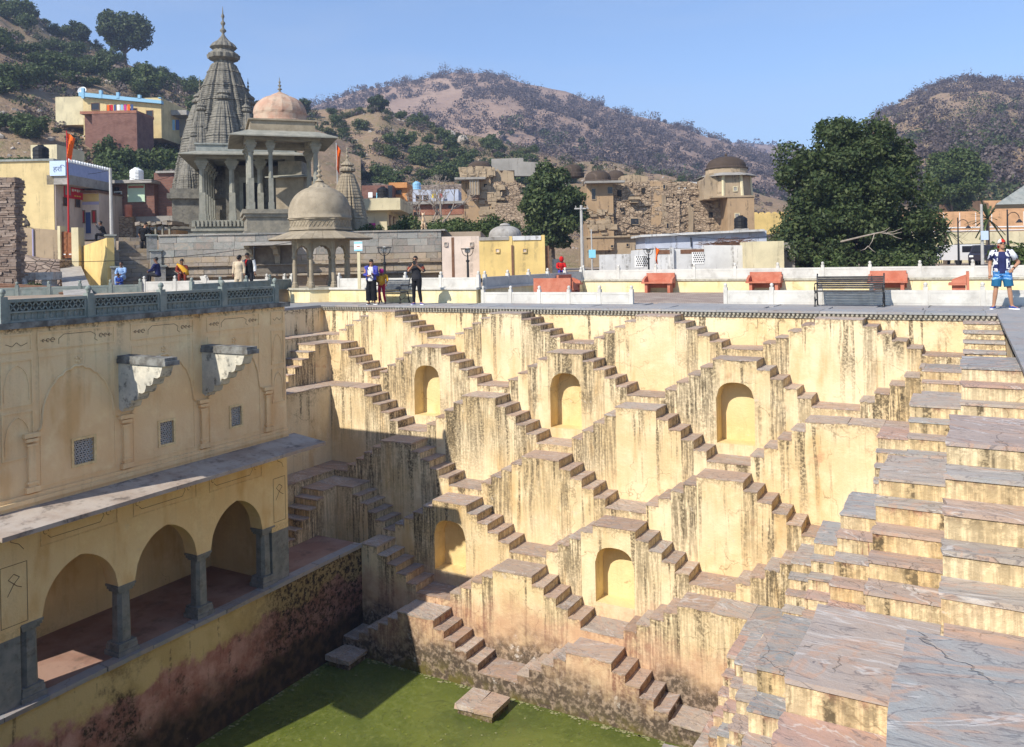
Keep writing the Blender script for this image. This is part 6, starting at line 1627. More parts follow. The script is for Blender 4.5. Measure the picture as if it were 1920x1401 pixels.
f = Fr(862, 37.2, ZU); t = f.thing('pinkish_wall', 'pinkish white courtyard wall with brown rainwater stain and lamp before it', 'wall')
box_house(t, f, 829, 899, 444, 525, .4, M['p_pink']); LO('rust_channel', MB().box(f.x(847), f.x(852), -.015, .02, -.1, f.z(445)), M['wood'], t)
for px in (834, 882): pxwin(t, f, px, px + 5, 455, 461, fw=.03, frame=M['p_pink'], pane=M['p_grey'], name='niche')
f = Fr(960, 36.6, ZU); t = f.thing('yellow_wall', 'bright yellow courtyard wall with two small square niches', 'wall')
box_house(t, f, 899, 1021, 450, 522, .4, M['p_yellow']); LO('end_pier', MB().box(f.x(1016), f.x(1022), -.04, 3, -.2, f.z(442)), M['p_yellow'], t); LO('mid_pier', MB().box(f.x(955), f.x(961), -.03, .4, -.2, f.z(443)), M['p_yellow'], t)
LO('coping', MB().box(f.x(899), f.x(955), -.05, .45, f.z(450), f.z(444)), M['p_grey'], t); LO('coping', MB().box(f.x(962), f.x(1015), -.05, .45, f.z(451), f.z(443)), M['p_white'], t)
for px in (930, 981): pxwin(t, f, px, px + 6, 467, 473, fw=.03, frame=M['p_yellow'], pane=M['p_pink'], name='niche')
LO('rust_channel', MB().box(f.x(959), f.x(963), -.05, -.02, 0, f.z(460)), M['wood'], t)
LO('timber_end', MB().box(f.x(1022), f.x(1030), .1, 3.5, -.2, f.z(462)), M['wood'], t)
f = Fr(948, 46, ZU); t = f.thing('dark_dome', 'little grey dome behind the yellow courtyard wall', 'dome'); LO('dome', MB().lathe([(1.0, f.z(448)), (.95, f.z(444))] + [(r, f.z(444) + z) for r, z in dome_prof(.92, .62)] + [(.3, f.z(423)), (.25, f.z(420)), (.02, f.z(418))], 24), M['concrete'], t); LO('drum', MB().lathe([(1.02, 0), (1.02, f.z(447))], 16), M['p_grey'], t)
# ruined haveli
f = Fr(915, 70, gz); t = f.thing('ruined_haveli_tower', 'ruined ochre haveli wing with projecting balcony and black dome, left of the leafy tree', 'ruin')
box_house(t, f, 868, 923, 318, 450, 6, M['p_ruin']); ragged(t, f, [(923, 318), (930, 324), (936, 316), (944, 325), (948, 319), (966, 322), (968, 360), (980, 395), (985, 450)], 455, 5, M['p_ruin2'], .4)
ragged(t, f, [(930, 384), (962, 380), (985, 400), (1000, 450)], 455, 1, M['rubble'], -.3)
jb = LO('balcony', MB().box(f.x(884), f.x(902), -.9, 0, f.z(367), f.z(335)), M['p_ruin2'], t)
for k in range(4): LO('balcony_mullion', MB().box(f.x(885 + 4.7 * k), f.x(886.2 + 4.7 * k), -.94, -.9, f.z(366), f.z(336)), M['p_grey'], jb)
LO('bracket', MB().box(f.x(887), f.x(900), -.7, 0, f.z(374), f.z(367)), M['wood'], t)
eave(t, f.x(870), f.x(918), 0, 5, f.z(337), .9, .25, M['p_grey']) if 0 else LO('eave', MB().box(f.x(857), f.x(914), -1.1, .3, f.z(338), f.z(334)), M['p_grey'], t)
random.seed(15)
for k in range(9): LO('broken_cornice', MB().box(f.x(878 + 6 * k), f.x(883.5 + 6 * k), -.2, 1.5, f.z(330 + random.uniform(-4, 3)), f.z(318 + random.uniform(-3, 3)), .1), M['p_ruin2'], t)
LO('dome', MB().lathe([(1.15, f.z(314))] + [(r, f.z(313) + z) for r, z in dome_prof(1.12, .75)], 24, (f.x(901), 2, 0)), M['black_stone'], t, smooth=True)
LO('upper_block', MB().box(f.x(925), f.x(968), .6, 4, f.z(325), f.z(319)), M['black_stone'], t)
ragged(t, f, [(925, 298), (985, 296), (985, 303), (1035, 306)], 330, .6, M['p_grey'], 8, 'far_wall')
f = Fr(1220, 68, gz); t = f.thing('ruined_haveli', 'ruined haveli with crumbling stone walls, arched windows and black domes', 'ruin')
box_house(t, f, 1103, 1152, 341, 470, 7, M['p_ruin']); box_house(t, f, 1098, 1322, 443, 500, 7, M['p_ruin2'], .3, name='lower_wall')
ragged(t, f, [(1140, 352), (1160, 345), (1175, 350), (1190, 344), (1212, 348), (1218, 338), (1262, 338), (1268, 352), (1300, 362), (1330, 356), (1368, 366)], 450, 4, M['rubble'], .5)
ragged(t, f, [(1222, 340), (1245, 341), (1246, 385), (1240, 420), (1226, 430)], 436, .4, M['p_ruin'], .3, 'plaster_patch')
LO('eave', MB().box(f.x(1098), f.x(1172), -.9, .2, f.z(343), f.z(339)), M['p_grey'], t)
ragged(t, f, [(1168, 330), (1190, 327), (1218, 331), (1216, 345)], 352, 3, M['p_ruin2'], 2, 'roof_parapet'); ragged(t, f, [(1265, 343), (1300, 341), (1330, 343)], 362, .4, M['p_white'], 2.5, 'upper_parapet')
for (cx, r_, z0_, h_, y_) in ((1130, 1.15, 331, .85, 2.5), (1172, .85, 324, .8, 5), (1092, 1.0, 300, .8, 9)):
    LO('dome', MB().lathe([(r_ * 1.12, f.z(z0_ + 10)), (r_ * 1.12, f.z(z0_ + 2)), (r_, f.z(z0_))] + [(q_, f.z(z0_) + z_) for q_, z_ in dome_prof(r_ * .98, h_)] + [(.06, f.z(z0_) + h_ + .2), (.01, f.z(z0_) + h_ + .4)], 22, (f.x(cx), y_, 0)), M['black_stone'], t)
for (a, b, c_, e) in ((1112, 1119, 354, 374), (1142, 1151, 351, 363), (1184, 1199, 410, 421), (1246, 1250, 347, 354), (1251, 1255, 419, 428), (1146, 1150, 460, 464), (1175, 1179, 457, 462), (1195, 1202, 455, 461), (1210, 1215, 457, 461)): pxwin(t, f, a, b, c_, e, .28 if a > 1160 else 0, fw=.05, frame=M['p_ruin2'])
LO('ledge', MB().box(f.x(1100), f.x(1240), -.1, .5, f.z(444), f.z(441)), M['p_ruin2'], t)
LO('hanging_balcony', MB().box(f.x(1181), f.x(1200), -.5, .6, f.z(374), f.z(369)).box(f.x(1183), f.x(1198), -.3, .6, f.z(380), f.z(374)), M['p_ruin2'], t)
f = Fr(1378, 66, gz); t = f.thing('domed_kiosk', 'ochre corner tower with black-domed kiosk at the right end of the ruin', 'tower')
box_house(t, f, 1366, 1416, 368, 450, 5, M['p_ruin']); LO('band', MB().box(f.x(1335), f.x(1417), -.08, 4, f.z(370), f.z(367)), M['p_ruin2'], t)
LO('kiosk', MB().lathe([(2.05, f.z(368)), (1.9, f.z(328))], 8, (f.x(1377), 2, 0), rot=PI / 8), M['p_ruin2'], t)
for k in range(8):
    a = PI / 8 + k * PI / 4; LO('pilaster', MB().tube([(f.x(1377) + 2.03 * math.cos(a), 2 + 2.03 * math.sin(a), f.z(368)), (f.x(1377) + 1.9 * math.cos(a), 2 + 1.9 * math.sin(a), f.z(328))], .13, 6), M['p_cream'], t)
LO('eave', MB().lathe([(1.8, f.z(322)), (2.5, f.z(328)), (2.5, f.z(329)), (1.8, f.z(325))], 8, (f.x(1377), 2, 0), rot=PI / 8), M['p_grey'], t)
LO('drum', MB().lathe([(1.75, f.z(324)), (1.7, f.z(312))], 16, (f.x(1377), 2, 0)), M['p_ruin2'], t)
LO('dome', MB().lathe([(1.78, f.z(313)), (1.75, f.z(311))] + [(r, f.z(311) + z) for r, z in dome_prof(1.6, .98)] + [(.12, f.z(286)), (.02, f.z(281))], 26, (f.x(1377), 2, 0)), M['black_stone'], t, smooth=True)
LO('curved_roof', MB().extrude([(f.x(1325) , f.z(372)), (f.x(1325), f.z(335)), (f.x(1331), f.z(325)), (f.x(1343), f.z(322)), (f.x(1352), f.z(335)), (f.x(1352), f.z(372))], .5, 3, lambda u, v, a: (u, a, v)), M['p_ruin2'], t)
pxwin(t, f, 1380, 1387, 401, 412, frame=M['p_cream'], pane=M['p_grey']); pxwin(t, f, 1378, 1384, 351, 358, .12, frame=M['p_cream'], pane=M['p_grey'])
# low whitewashed yards
f = Fr(1330, 52, gz); t = f.thing('white_shed', 'long bluish whitewashed shed before the ruin', 'shed')
ragged(t, f, [(1210, 442), (1290, 436), (1438, 432)], 466, 4, M['p_bluewhite'], 1, 'wall'); LO('roof_band', MB().extrude([(f.x(1205), f.z(444, 1205)), (f.x(1440), f.z(433, 1440)), (f.x(1440), f.z(429, 1440)), (f.x(1205), f.z(440, 1205))], .6, 5, lambda u, v, a: (u, a, v)), M['p_white'], t)
LO('pipe', MB().tube([(f.x(1302), .9, f.z(444)), (f.x(1302), .9, f.z(462))], .04, 6), M['iron'], t)
f = Fr(1280, 46, gz); t = f.thing('whitewashed_wall', 'stained whitewashed yard wall with pierced openings', 'wall')
ragged(t, f, [(1124, 478), (1184, 476), (1185, 470), (1206, 468), (1318, 466), (1319, 460), (1412, 460)], 515, .3, M['p_white'], 0, 'wall')
for (px0, px1, pr) in ((1297, 1320, 473), (1190, 1206, 480)):
    pj = LO('pierced_panel', MB().box(f.x(px0), f.x(px1), -.03, .0, f.z(pr + 22, px0), f.z(pr, px0)), M['white_paint'], t); m = MB()
    for a in range(6):
        for b in range(5): m.box(f.x(px0) + .08 + a * .105 + .05 * (b % 2), f.x(px0) + .14 + a * .105 + .05 * (b % 2), -.034, -.03, f.z(pr + 21, px0) + .05 + b * .12, f.z(pr + 21, px0) + .13 + b * .12)
    tag(LO('openings', m, M['jali_dark'], pj), kind='stuff')
for (a, b) in ((1230, 1258), (1276, 1320)): LO('dark_opening', MB().box(f.x(a), f.x(b), -.02, .01, f.z(476), f.z(468)), M['wood'], t)
LO('buttress', MB().box(f.x(1256), f.x(1262), -.2, .1, 0, f.z(464)), M['p_white'], t)
f = Fr(1440, 44, gz); t = f.thing('cream_block', 'plain cream wall block beside the big tree', 'wall'); box_house(t, f, 1412, 1470, 453, 512, 2.5, M['p_cream']); LO('dark_gap', MB().box(f.x(1470), f.x(1500), .8, 1.5, 0, f.z(455)), M['p_grey'], t)
f = Fr(1372, 47.5, gz); t = f.thing('brushwood_heap', 'heap of brown brushwood on the whitewashed wall', 'brushwood'); rs = np.random.RandomState(2); m = MB()
for k in range(260):
    a = rs.rand() * 6.28; x = rs.normal() * .75; z = abs(rs.normal()) * .16 + f.z(462); L = .35 + rs.rand() * .4
    m.tube([(x - L * math.cos(a), rs.normal() * .3, z), (x + L * math.cos(a), rs.normal() * .3, z + rs.normal() * .12)], .012, 3, False)
LO('twigs', m, M['wood'], t); LO('brick_bed', MB().box(f.x(1332), f.x(1412), -.2, .6, 0, f.z(460)), M['brick'], t)
flag('small saffron flag with black stones before the whitewashed wall', 1228, 462, 502, 40, 0, .22, .7)
f = Fr(1045, 45, gz); t = f.thing('metal_cabinet', 'blue-grey metal cabinet beyond the yellow courtyard wall', 'cabinet'); LO('body', MB().box(f.x(1036), f.x(1056), 0, .6, 0, f.z(486)), M['slat_blue'], t); LO('door', MB().box(f.x(1038), f.x(1054), -.03, 0, .1, f.z(488)), M['slat_blue'], t)
# ------------------------------------------------------------------ lamps and signs
def round_lamp(label, px, py0, py1, d):
    f = Fr(px, d, EYE + (hor(px) - py1) * d / LENS_PX); H = (py1 - py0) * d / LENS_PX; t = f.thing('street_lamp', label, 'street lamp')
    LO('post', MB().lathe([(.09, 0), (.09, .12), (.05, .16), (.045, H * .55), (.075, H * .57), (.075, H * .6), (.035, H * .62), (.03, H * .76)], 10), M['iron'], t)
    c = LO('cage', MB().tube([(.23 * math.cos(a), 0, H * .9 + .26 * math.sin(a)) for a in np.linspace(PI, 2 * PI, 13)], .014, 5).tube([(-.27, 0, H * .9 + .03), (.27, 0, H * .9 + .03)], .016, 5).tube([(0, .23 * math.cos(a), H * .9 + .26 * math.sin(a)) for a in np.linspace(PI, 2 * PI, 13)], .014, 5).box(-.26, .26, -.2, .2, H * .9 + .03, H * .9 + .06), M['iron'], t)
    LO('globe', MB().ball((0, 0, H * .9 - .03), .12, 12, 8), M['white_stone'], c, smooth=True)
round_lamp('black lamp post with caged globe before the ashlar wall', 721, 458, 545, 31.5)
round_lamp('black lamp post with caged globe before the pinkish wall', 877, 462, 528, 33)
round_lamp('black lamp post with caged globe beside the whitewashed wall', 1216, 464, 515, 42)
f = Fr(673, 31.5, ZU); t = f.thing('sign_post', 'cream post with blue and white notice behind the woman', 'sign')
LO('post', MB().box(-.055, .055, -.05, .05, 0, f.z(455)), M['p_cream'], t); b_ = LO('board', MB().box(-.16, .16, -.09, -.05, f.z(471), f.z(453)), M['white_paint'], t)
LO('header', MB().box(-.155, .155, -.094, -.09, f.z(457), f.z(454)), M['cyan'], b_); LO('footer', MB().box(-.155, .155, -.094, -.09, f.z(470.6), f.z(468)), M['cyan'], b_); LO('print', MB().box(-.06, .06, -.095, -.09, f.z(463), f.z(461.5)), M['red_stone'], b_)
def crook_lamp(label, px, py0, py1, d):
    f = Fr(px, d, gz); H = f.z(py0); t = f.thing('street_lamp', label, 'street lamp')
    LO('post', MB().tube([(0, 0, 0), (0, 0, H)], [.07, .04], 8), M['iron'], t)
    LO('crook', MB().tube([(0, 0, H * .78)] + [(.38 - .38 * math.cos(a), 0, H * .84 + .4 * math.sin(a)) for a in np.linspace(0, PI, 10)], .025, 6), M['iron'], t)
    LO('shade', MB().lathe([(.04, .1), (.08, .06), (.2, -.1), (.22, -.12)], 12, (.76, 0, H * .8)), M['iron'], t)
crook_lamp('black crook-armed lamp right of the big tree', 1797, 408, 480, 60); crook_lamp('black crook-armed lamp near the right edge above the hedge', 1890, 393, 470, 52)
t = upole('concrete pole with pale blue sign at the right', 1842, 383, 490, 50, .1, False); LO('sign_plate', MB().box(-.15, .3, -.16, -.12, 1.3, 1.85), M['bluebox'], t)
# ------------------------------------------------------------------ right side
f = Fr(1740, 88, gz); t = f.thing('peach_wall', 'long peach palace wall with white painted frieze at the right', 'wall')
box_house(t, f, 1540, 2060, 398, 436, 1, M['p_peach'], pxr=1740); LO('frieze', MB().box(f.x(1540), f.x(2060), -.05, 0, f.z(429), f.z(427)), M['white_paint'], t); LO('frieze', MB().box(f.x(1540), f.x(2060), -.05, 0, f.z(435), f.z(433.5)), M['white_paint'], t)
for k in range(16): x = f.x(1560 + 30 * k); LO('painted_line', MB().box(x, x + .06, -.03, 0, f.z(426), f.z(400)), M['white_paint'], t)
f = Fr(1870, 110, gz); t = f.thing('peach_upper_wall', 'upper peach wall below the hill near the right edge', 'wall'); box_house(t, f, 1770, 2050, 378, 440, 1, M['p_peach'])
f = Fr(1780, 72, gz); t = f.thing('cream_wall', 'cream roadside wall with railing behind the parked vehicles', 'wall'); box_house(t, f, 1690, 2040, 438, 500, .5, M['p_cream'])
for k in range(10): LO('rail', MB().box(f.x(1780 + 18 * k), f.x(1781 + 18 * k), -.3, -.25, f.z(472), f.z(458)), M['iron'], t)
LO('rail', MB().box(f.x(1775), f.x(1960), -.3, -.26, f.z(459), f.z(458)).box(f.x(1775), f.x(1960), -.3, -.26, f.z(470), f.z(469)), M['iron'], t)
for a in (1760, 1775): LO('pier', MB().box(f.x(a), f.x(a + 7), -.6, 0, 0, f.z(455)), M['p_cream'], t)
f = Fr(1490, 75, gz); t = f.thing('scalloped_wall', 'yellow scalloped parapet wall behind the big tree', 'wall'); m = MB(); box_house(t, f, 1415, 1560, 402, 440, .5, M['p_yellow'])
for k in range(12): LO('merlon', MB().lathe([(.01, -.12), (.28, -.1), (.28, .1), (.01, .12)], 14).xf(Matrix.Translation((f.x(1419 + 12 * k), .2, f.z(402))) @ Matrix.Rotation(PI / 2, 4, 'X')), M['p_yellow'], t)
f = Fr(1900, 34, 0); t = f.thing('canopy', 'grey-green sunshade roof at the right edge', 'canopy')
LO('roof', MB().add([(f.x(1868), 0, f.z(383)), (f.x(2060), 0, f.z(383)), (f.x(2060), 3.5, f.z(383)), (f.x(1866, 3.5), 3.5, f.z(383)), (f.x(1990), 1.7, f.z(330))], [(0, 1, 4), (1, 2, 4), (2, 3, 4), (3, 0, 4), (3, 2, 1, 0)]), M['grey_stone'], t); LO('post', MB().tube([(f.x(1990), 1.7, .4), (f.x(1990), 1.7, f.z(340))], .06, 8), M['metal_grey'], t)
def car(label, px, py, d, mat, L=3.8, turn=0.4):
    f = Fr(px, d, gz, turn); t = f.thing('parked_car', label, 'car')
    pr = [(-L / 2, .35), (-L / 2, .75), (-L * .33, .92), (-L * .2, 1.42), (L * .22, 1.45), (L * .36, .98), (L / 2, .85), (L / 2, .35)]
    LO('body', MB().extrude(pr, -.8, .8, lambda u, v, a: (u, a * (1 if v < 1 else .88), v)), mat, t)
    for s in (-1, 1): LO('side_window', MB().extrude([(-L * .28, .95), (-L * .18, 1.36), (L * .19, 1.38), (L * .30, 1.0)], s * .79, s * .815, lambda u, v, a: (u, a * (1 if v < 1 else .93), v)), M['glass'], t)
    LO('windscreen', MB().add([(-L * .335, -.7, .95), (-L * .335, .7, .95), (-L * .215, .62, 1.38), (-L * .215, -.62, 1.38)], [(0, 1, 2, 3)]), M['glass'], t)
    for sx in (-.32, .32):
        for s in (-1, 1): wh = LO('wheel', MB().lathe([(.02, -.1), (.3, -.1), (.32, 0), (.3, .1), (.02, .1)], 14).xf(Matrix.Translation((L * sx, s * .75, .32)) @ Matrix.Rotation(PI / 2, 4, 'X')), M['black'], t); LO('rim', MB().lathe([(.02, -.02), (.17, -.02), (.17, .02), (.02, .02)], 10).xf(Matrix.Translation((L * sx, s * .86, .32)) @ Matrix.Rotation(PI / 2, 4, 'X')), M['metal_grey'], wh)
    for s in (-1, 1): LO('headlight', MB().box(-L / 2 - .02, -L / 2 + .05, s * .6 - .12, s * .6 + .12, .6, .72), M['white_paint'], t)
M['car_white'] = simple('white_car_paint', (0.7, 0.7, 0.7), None, 1, .25, 0, .5); M['car_dark'] = simple('dark_car_paint', (0.03, 0.025, 0.035), None, 1, .25, 0, .5)
car('small white car parked right of the big tree', 1755, 478, 66, M['car_white'], 3.4, 1.2); car('dark car parked behind the man in the patterned shirt', 1848, 478, 58, M['car_dark'], 3.8, .9)
f = Fr(1823, 60, gz); t = f.thing('white_van', 'white boxy van parked between the two cars', 'van')
LO('body', MB().box(-.9, .9, 0, 2.6, .35, 1.5, .02), M['car_white'], t); LO('windscreen', MB().box(-.75, .75, -.03, 0, .95, 1.4), M['glass'], t); LO('plate', MB().box(-.3, .3, -.03, 0, .45, .6), M['black'], t)
for s in (-.75, .75): LO('wheel', MB().lathe([(.02, -.1), (.3, -.1), (.3, .1), (.02, .1)], 12).xf(Matrix.Translation((s, .5, .3)) @ Matrix.Rotation(PI / 2, 4, 'Y')), M['black'], t)
# ------------------------------------------------------------------ trees
def big_shape(c, rs):
    x, y, z, a, b, e = c
    if z < 3.0: x *= 1.05
    if x > 2.2 and z > 6.0: z -= (x - 2.2) * .9; 
    if x < -3.4 and z < 3.4: x += .8
    return (x, y, z, a, b, e)
p = at_d(1592, hor(1592), 45)
_cc = clump_cloud
def clump_cloud(rs, W, D, H, n, rr, base=0.0, power=.55):
    out = _cc(rs, W, D, H, n, rr, base, power)
    for k in range(80):
        a = rs.rand() * 6.28; r = rs.rand() ** .4
        out.append((.3 + 3.8 * r * math.cos(a), 3.2 * r * math.sin(a) - .3, .5 + 2.6 * rs.rand(), .8, .8, .65))
    return out
tree('large dense dark-green tree right of the ruined haveli', (p.x, p.y, gz), 8.9, 9.2, .6, 85000, .115, M['leaf_dark'], 120, .9, .42, 31, D=8.5, shape=big_shape, limbs=16, shell=.45)
clump_cloud = _cc
f = Fr(1605, 40.2, gz); t = f.thing('dead_branch', 'bleached bare branch sticking out of the big tree', 'branch'); m = MB(); rs = np.random.RandomState(5)
m.tube([(f.x(1600), 1.5, f.z(452)), (f.x(1625), .3, f.z(443)), (f.x(1650), 0, f.z(437)), (f.x(1672), -.1, f.z(441)), (f.x(1690), -.1, f.z(437))], [.045, .04, .032, .022, .01], 6)
for (a, b, c_, e) in ((1650, 437, 1668, 428), (1640, 440, 1628, 462), (1628, 462, 1612, 470), (1668, 440, 1690, 450), (1660, 438, 1690, 430), (1628, 462, 1640, 474)): m.tube([(f.x(a), 0, f.z(b)), (f.x((a + c_) / 2), -.1, f.z((b + e) / 2 + 2)), (f.x(c_), -.1, f.z(e))], [.022, .016, .007], 5)
LO('branch', m, M['bark_pale'], t)
p = at_d(1035, hor(1035), 58)
tree('leafy tree standing against the ruined haveli', (p.x, p.y, gz), 8.1, 5.1, .9, 17000, .16, M['leaf_dark'], 52, .72, .25, 33, D=4.5, shape=lambda c, rs: (c[0] * (.55 + .5 * min(1, c[2] / 3.2)) if c[2] < 3.2 else c[0] * (1.0 if c[2] < 6 else .72), *c[1:]))
p = at_d(1788, hor(1788), 105)
tree('rounded green tree below the right hill behind the big tree', (p.x, p.y, gz), 14.2, 8.6, 5.4, 22000, .23, M['leaf_mid'], 40, 1.2, .3, 35)
p = H_left.at(242, .965); tree('spreading tree on the left ridge against the sky', (p.x, p.y, p.z - .5), 13.5, 13.0, 2.2, 9000, .36, M['leaf_dark'], 34, 1.7, .4, 36, limbs=14)
p = H_left.at(150, .97); tree('smaller tree on the left ridge uphill of the spreading tree', (p.x, p.y, p.z - .5), 6.0, 8.5, .6, 4500, .32, M['leaf_dark'], 18, 1.2, .3, 37)
p = at_d(32, hor(32), 58); tree('small leafy tree behind the yellow house roof', (p.x, p.y, ZU + 4), 5.4, 3.6, 2.7, 5000, .14, M['leaf_mid'], 18, .55, .12, 38)
p = H_mid.at(712, .94); tree('dark round tree on the crest of the middle slope', (p.x, p.y, p.z - .3), 4.8, 6.2, .3, 4200, .24, M['leaf_dark'], 18, .9, .2, 39)
p = H_left.at(575, .97); tree('small tree on the ridge right of the temple spire', (p.x, p.y, p.z - .3), 4.6, 6.6, .6, 3000, .26, M['leaf_dark'], 14, .9, .2, 41)
p = at_d(1450, hor(1450), 58); tree('small bushy tree left of the big tree', (p.x, p.y, gz), 4.2, 2.6, .4, 4500, .12, M['leaf_mid'], 16, .5, .1, 42) if 0 else None
for (px, d, H, lab) in ((1772, 64, 3.6, 'small palm right of the big tree trunk'), (1852, 66, 5.0, 'palm in front of the peach wall, right of the pole')):
    f = Fr(px, d, gz); t = f.thing('palm_tree', lab, 'tree'); LO('trunk', MB().tube([(0, 0, 0), (.05, 0, H * .7)], [.16, .13], 8), M['bark'], t); V = []; rs = np.random.RandomState(px)
    for k in range(44):
        a = rs.rand() * 6.28; el = rs.rand() * 1.9 - .7; L = H * .42 * (.8 + .4 * rs.rand()); pz = Vector((.05, 0, H * .72)); dv = Vector((math.cos(a) * math.cos(el), math.sin(a) * math.cos(el), math.sin(el))); sd = dv.cross(Vector((0, 0, 1))).normalized() * .07
        for s in range(4):
            q0 = pz + dv * L * s / 4 + Vector((0, 0, -.35 * (s / 4) ** 2)); q1 = pz + dv * L * (s + 1) / 4 + Vector((0, 0, -.35 * ((s + 1) / 4) ** 2)); V += [q0 - sd, q0 + sd, q1 + sd * .8, q1 - sd * .8]
    mesh_obj('fronds', quads_mesh('fronds', np.array([tuple(v) for v in V])), M['leaf_mid'], t)
def bare_tree(label, px, d, H, seed):
    f = Fr(px, d, 1.5); t = f.thing('bare_tree', label, 'tree'); rs = np.random.RandomState(seed); m = MB()
    def grow(p, dv, L, r, n):
        q = p + dv * L; m.tube([tuple(p), tuple(p.lerp(q, .5) + Vector(rs.normal(size=3) * L * .05)), tuple(q)], [r, r * .85, r * .7], 5, False)
        if n:
            for k in range(3 if n > 1 else 4): grow(q, (dv + Vector(rs.normal(size=3) * .42) + Vector((0, 0, .12))).normalized(), L * .62, r * .6, n - 1)
    grow(Vector((0, 0, 0)), Vector((.03, 0, 1)), H * .42, .12, 5); LO('trunk', m, M['bark_pale'], t)
bare_tree('leafless tree before the white house, left of the two', 808, 62, 5.6, 3); bare_tree('leafless tree before the white house, right of the two', 826, 58, 6.0, 8)
# bushes behind the retaining wall and around
random.seed(31)
for k in range(17):
    px = 700 + 16 * k + random.uniform(-5, 5); d = random.uniform(44, 52); p = at_d(px, hor(px), d)
    shrub((p.x, p.y, ZU + 1.9 + (random.uniform(0, .5))), random.choice([0, 1, 0, 2]), random.uniform(.55, .85), 'bright green bush in the row behind the ashlar wall', 'bushes behind the ashlar wall', 1.0)
for (px, d, s, zz, lab) in ((1905, 33, .62, .5, 'trimmed green hedge bush behind the man in the patterned shirt'), (1418, 62, 1.2, gz, 'green bush at the foot of the domed kiosk tower'), (60, 33.6, .25, ZU, 'small weed tuft among the stones by the poles'), (290, 43, .3, ZU + zt1, 'dry bush beside the ruined shed')):
    p = at_d(px, hor(px), d); shrub((p.x, p.y, zz - .1), 1, s, lab, 'single bushes', 1.3)
for k, px in enumerate((1560, 1690)):
    p = at_d(px, hor(px), 39.5 + k); shrub((p.x, p.y, gz - .2), 3, .55, ('low dark bush under the big tree, left of its trunk', 'low dark bush under the big tree, right of its trunk')[k], 'bushes under the big tree', .9)
# overhead cable
a = at_d(-20, 488, 36); b = at_d(560, 452, 36.5); 
tag(obj('overhead_cable', MB().tube([tuple(a.lerp(b, u) - Vector((0, 0, 1.1 * 4 * u * (1 - u) * .35))) for u in np.linspace(0, 1, 20)], .012, 4), M['black']), 'thin black cable sagging in front of the staircase', 'cable')

# broken masonry standing proud on the ruins, roof clutter and wires
def proud_stones(t, f, px0, px1, py0, py1, dd, n, seed, mat):
    rs = np.random.RandomState(seed); m = MB()
    for k in range(n):
        px = px0 + (px1 - px0) * rs.rand(); py = py0 + (py1 - py0) * rs.rand(); x = f.x(px, dd); z = f.z(py, px, dd); w_ = .14 + .3 * rs.rand(); h = .08 + .16 * rs.rand()
        m.box(x - w_, x + w_, dd - .06 - .16 * rs.rand(), dd + .2, z - h, z + h, .05)
    tag(LO('loose_masonry', m, mat, t), kind='stuff')
f = Fr(1220, 68, gz)
T_ = [o for o in bpy.data.objects if o.name == 'ruined_haveli'][0]
proud_stones(T_, f, 1150, 1365, 372, 436, .5, 420, 1, M['rubble']); proud_stones(T_, f, 1145, 1330, 344, 366, .5, 150, 2, M['rubble']); proud_stones(T_, f, 1105, 1150, 395, 440, 0, 26, 3, M['p_ruin2'])
for (a, b, c_, e) in ((1160, 1168, 356, 368), (1205, 1212, 352, 362), (1272, 1280, 372, 382), (1296, 1302, 380, 388), (1166, 1173, 392, 402), (1330, 1338, 398, 408)): LO('dark_hole', MB().box(f.x(a, .3), f.x(b, .3), .28, .34, f.z(e, a), f.z(c_, a)), M['jali_dark'], T_)
for k in range(6): LO('broken_buttress', MB().box(f.x(1222 + 24 * k), f.x(1230 + 24 * k), .25, .6, f.z(440), f.z(360 + 9 * ((k * 5) % 4)), .12), M['p_ruin2' if k % 2 else 'rubble'], T_)
f = Fr(915, 70, gz); T_ = [o for o in bpy.data.objects if o.name == 'ruined_haveli_tower'][0]
proud_stones(T_, f, 925, 985, 345, 440, .4, 170, 4, M['rubble']); proud_stones(T_, f, 870, 925, 316, 332, 0, 60, 5, M['p_ruin2']); proud_stones(T_, f, 905, 945, 350, 420, 0, 60, 6, M['p_ruin2'])
for (a, b, c_, e) in ((910, 916, 345, 356), (938, 944, 352, 364), (930, 936, 395, 405)): LO('dark_hole', MB().box(f.x(a, -.2), f.x(b, -.2), -.03, .5, f.z(e, a), f.z(c_, a)), M['jali_dark'], T_)
for (px, d, zpy, lab, mt) in ((718, 60.5, 372, 'black water tank on the cream house roof', 'black'), (783, 84, 356, 'blue water tank on the white house roof', 'blue_paint'), (70, 48, 299, 'black water tank on the pale yellow house roof', 'black'), (1395, 53, 430, 'black water tank on the whitewashed shed roof', 'black'), (252, 54, 339, 'white water tank on the brick building roof', 'white_paint')):
    f = Fr(px, d, EYE + (hor(px) - zpy) * d / LENS_PX - .05); t = f.thing('water_tank', lab, 'water tank')
    LO('tank', MB().lathe([(.42, .1), (.44, .15), (.42, .3), (.44, .35), (.42, .55), (.44, .6), (.42, .78), (.25, .9), (.16, .92)], 14, (0, .6, 0)), M[mt], t); LO('stand', MB().box(-.4, .4, .2, 1.0, 0, .11), M['concrete'], t); LO('lid', MB().lathe([(.17, 0), (.17, .06)], 10, (0, .6, .92)), M[mt], t)
def wire(lab, a, b, sag):
    tag(obj('overhead_wire', MB().tube([tuple(a.lerp(b, u) - Vector((0, 0, sag * 4 * u * (1 - u)))) for u in np.linspace(0, 1, 16)], .013, 4), M['black']), lab, 'wire')
wire('sagging wire from the concrete pole to the brick building', at_d(211, 320, 45), at_d(330, 326, 53), .5); wire('sagging wire from the concrete pole to the hillside', at_d(211, 317, 45), at_d(80, 300, 60), .6)
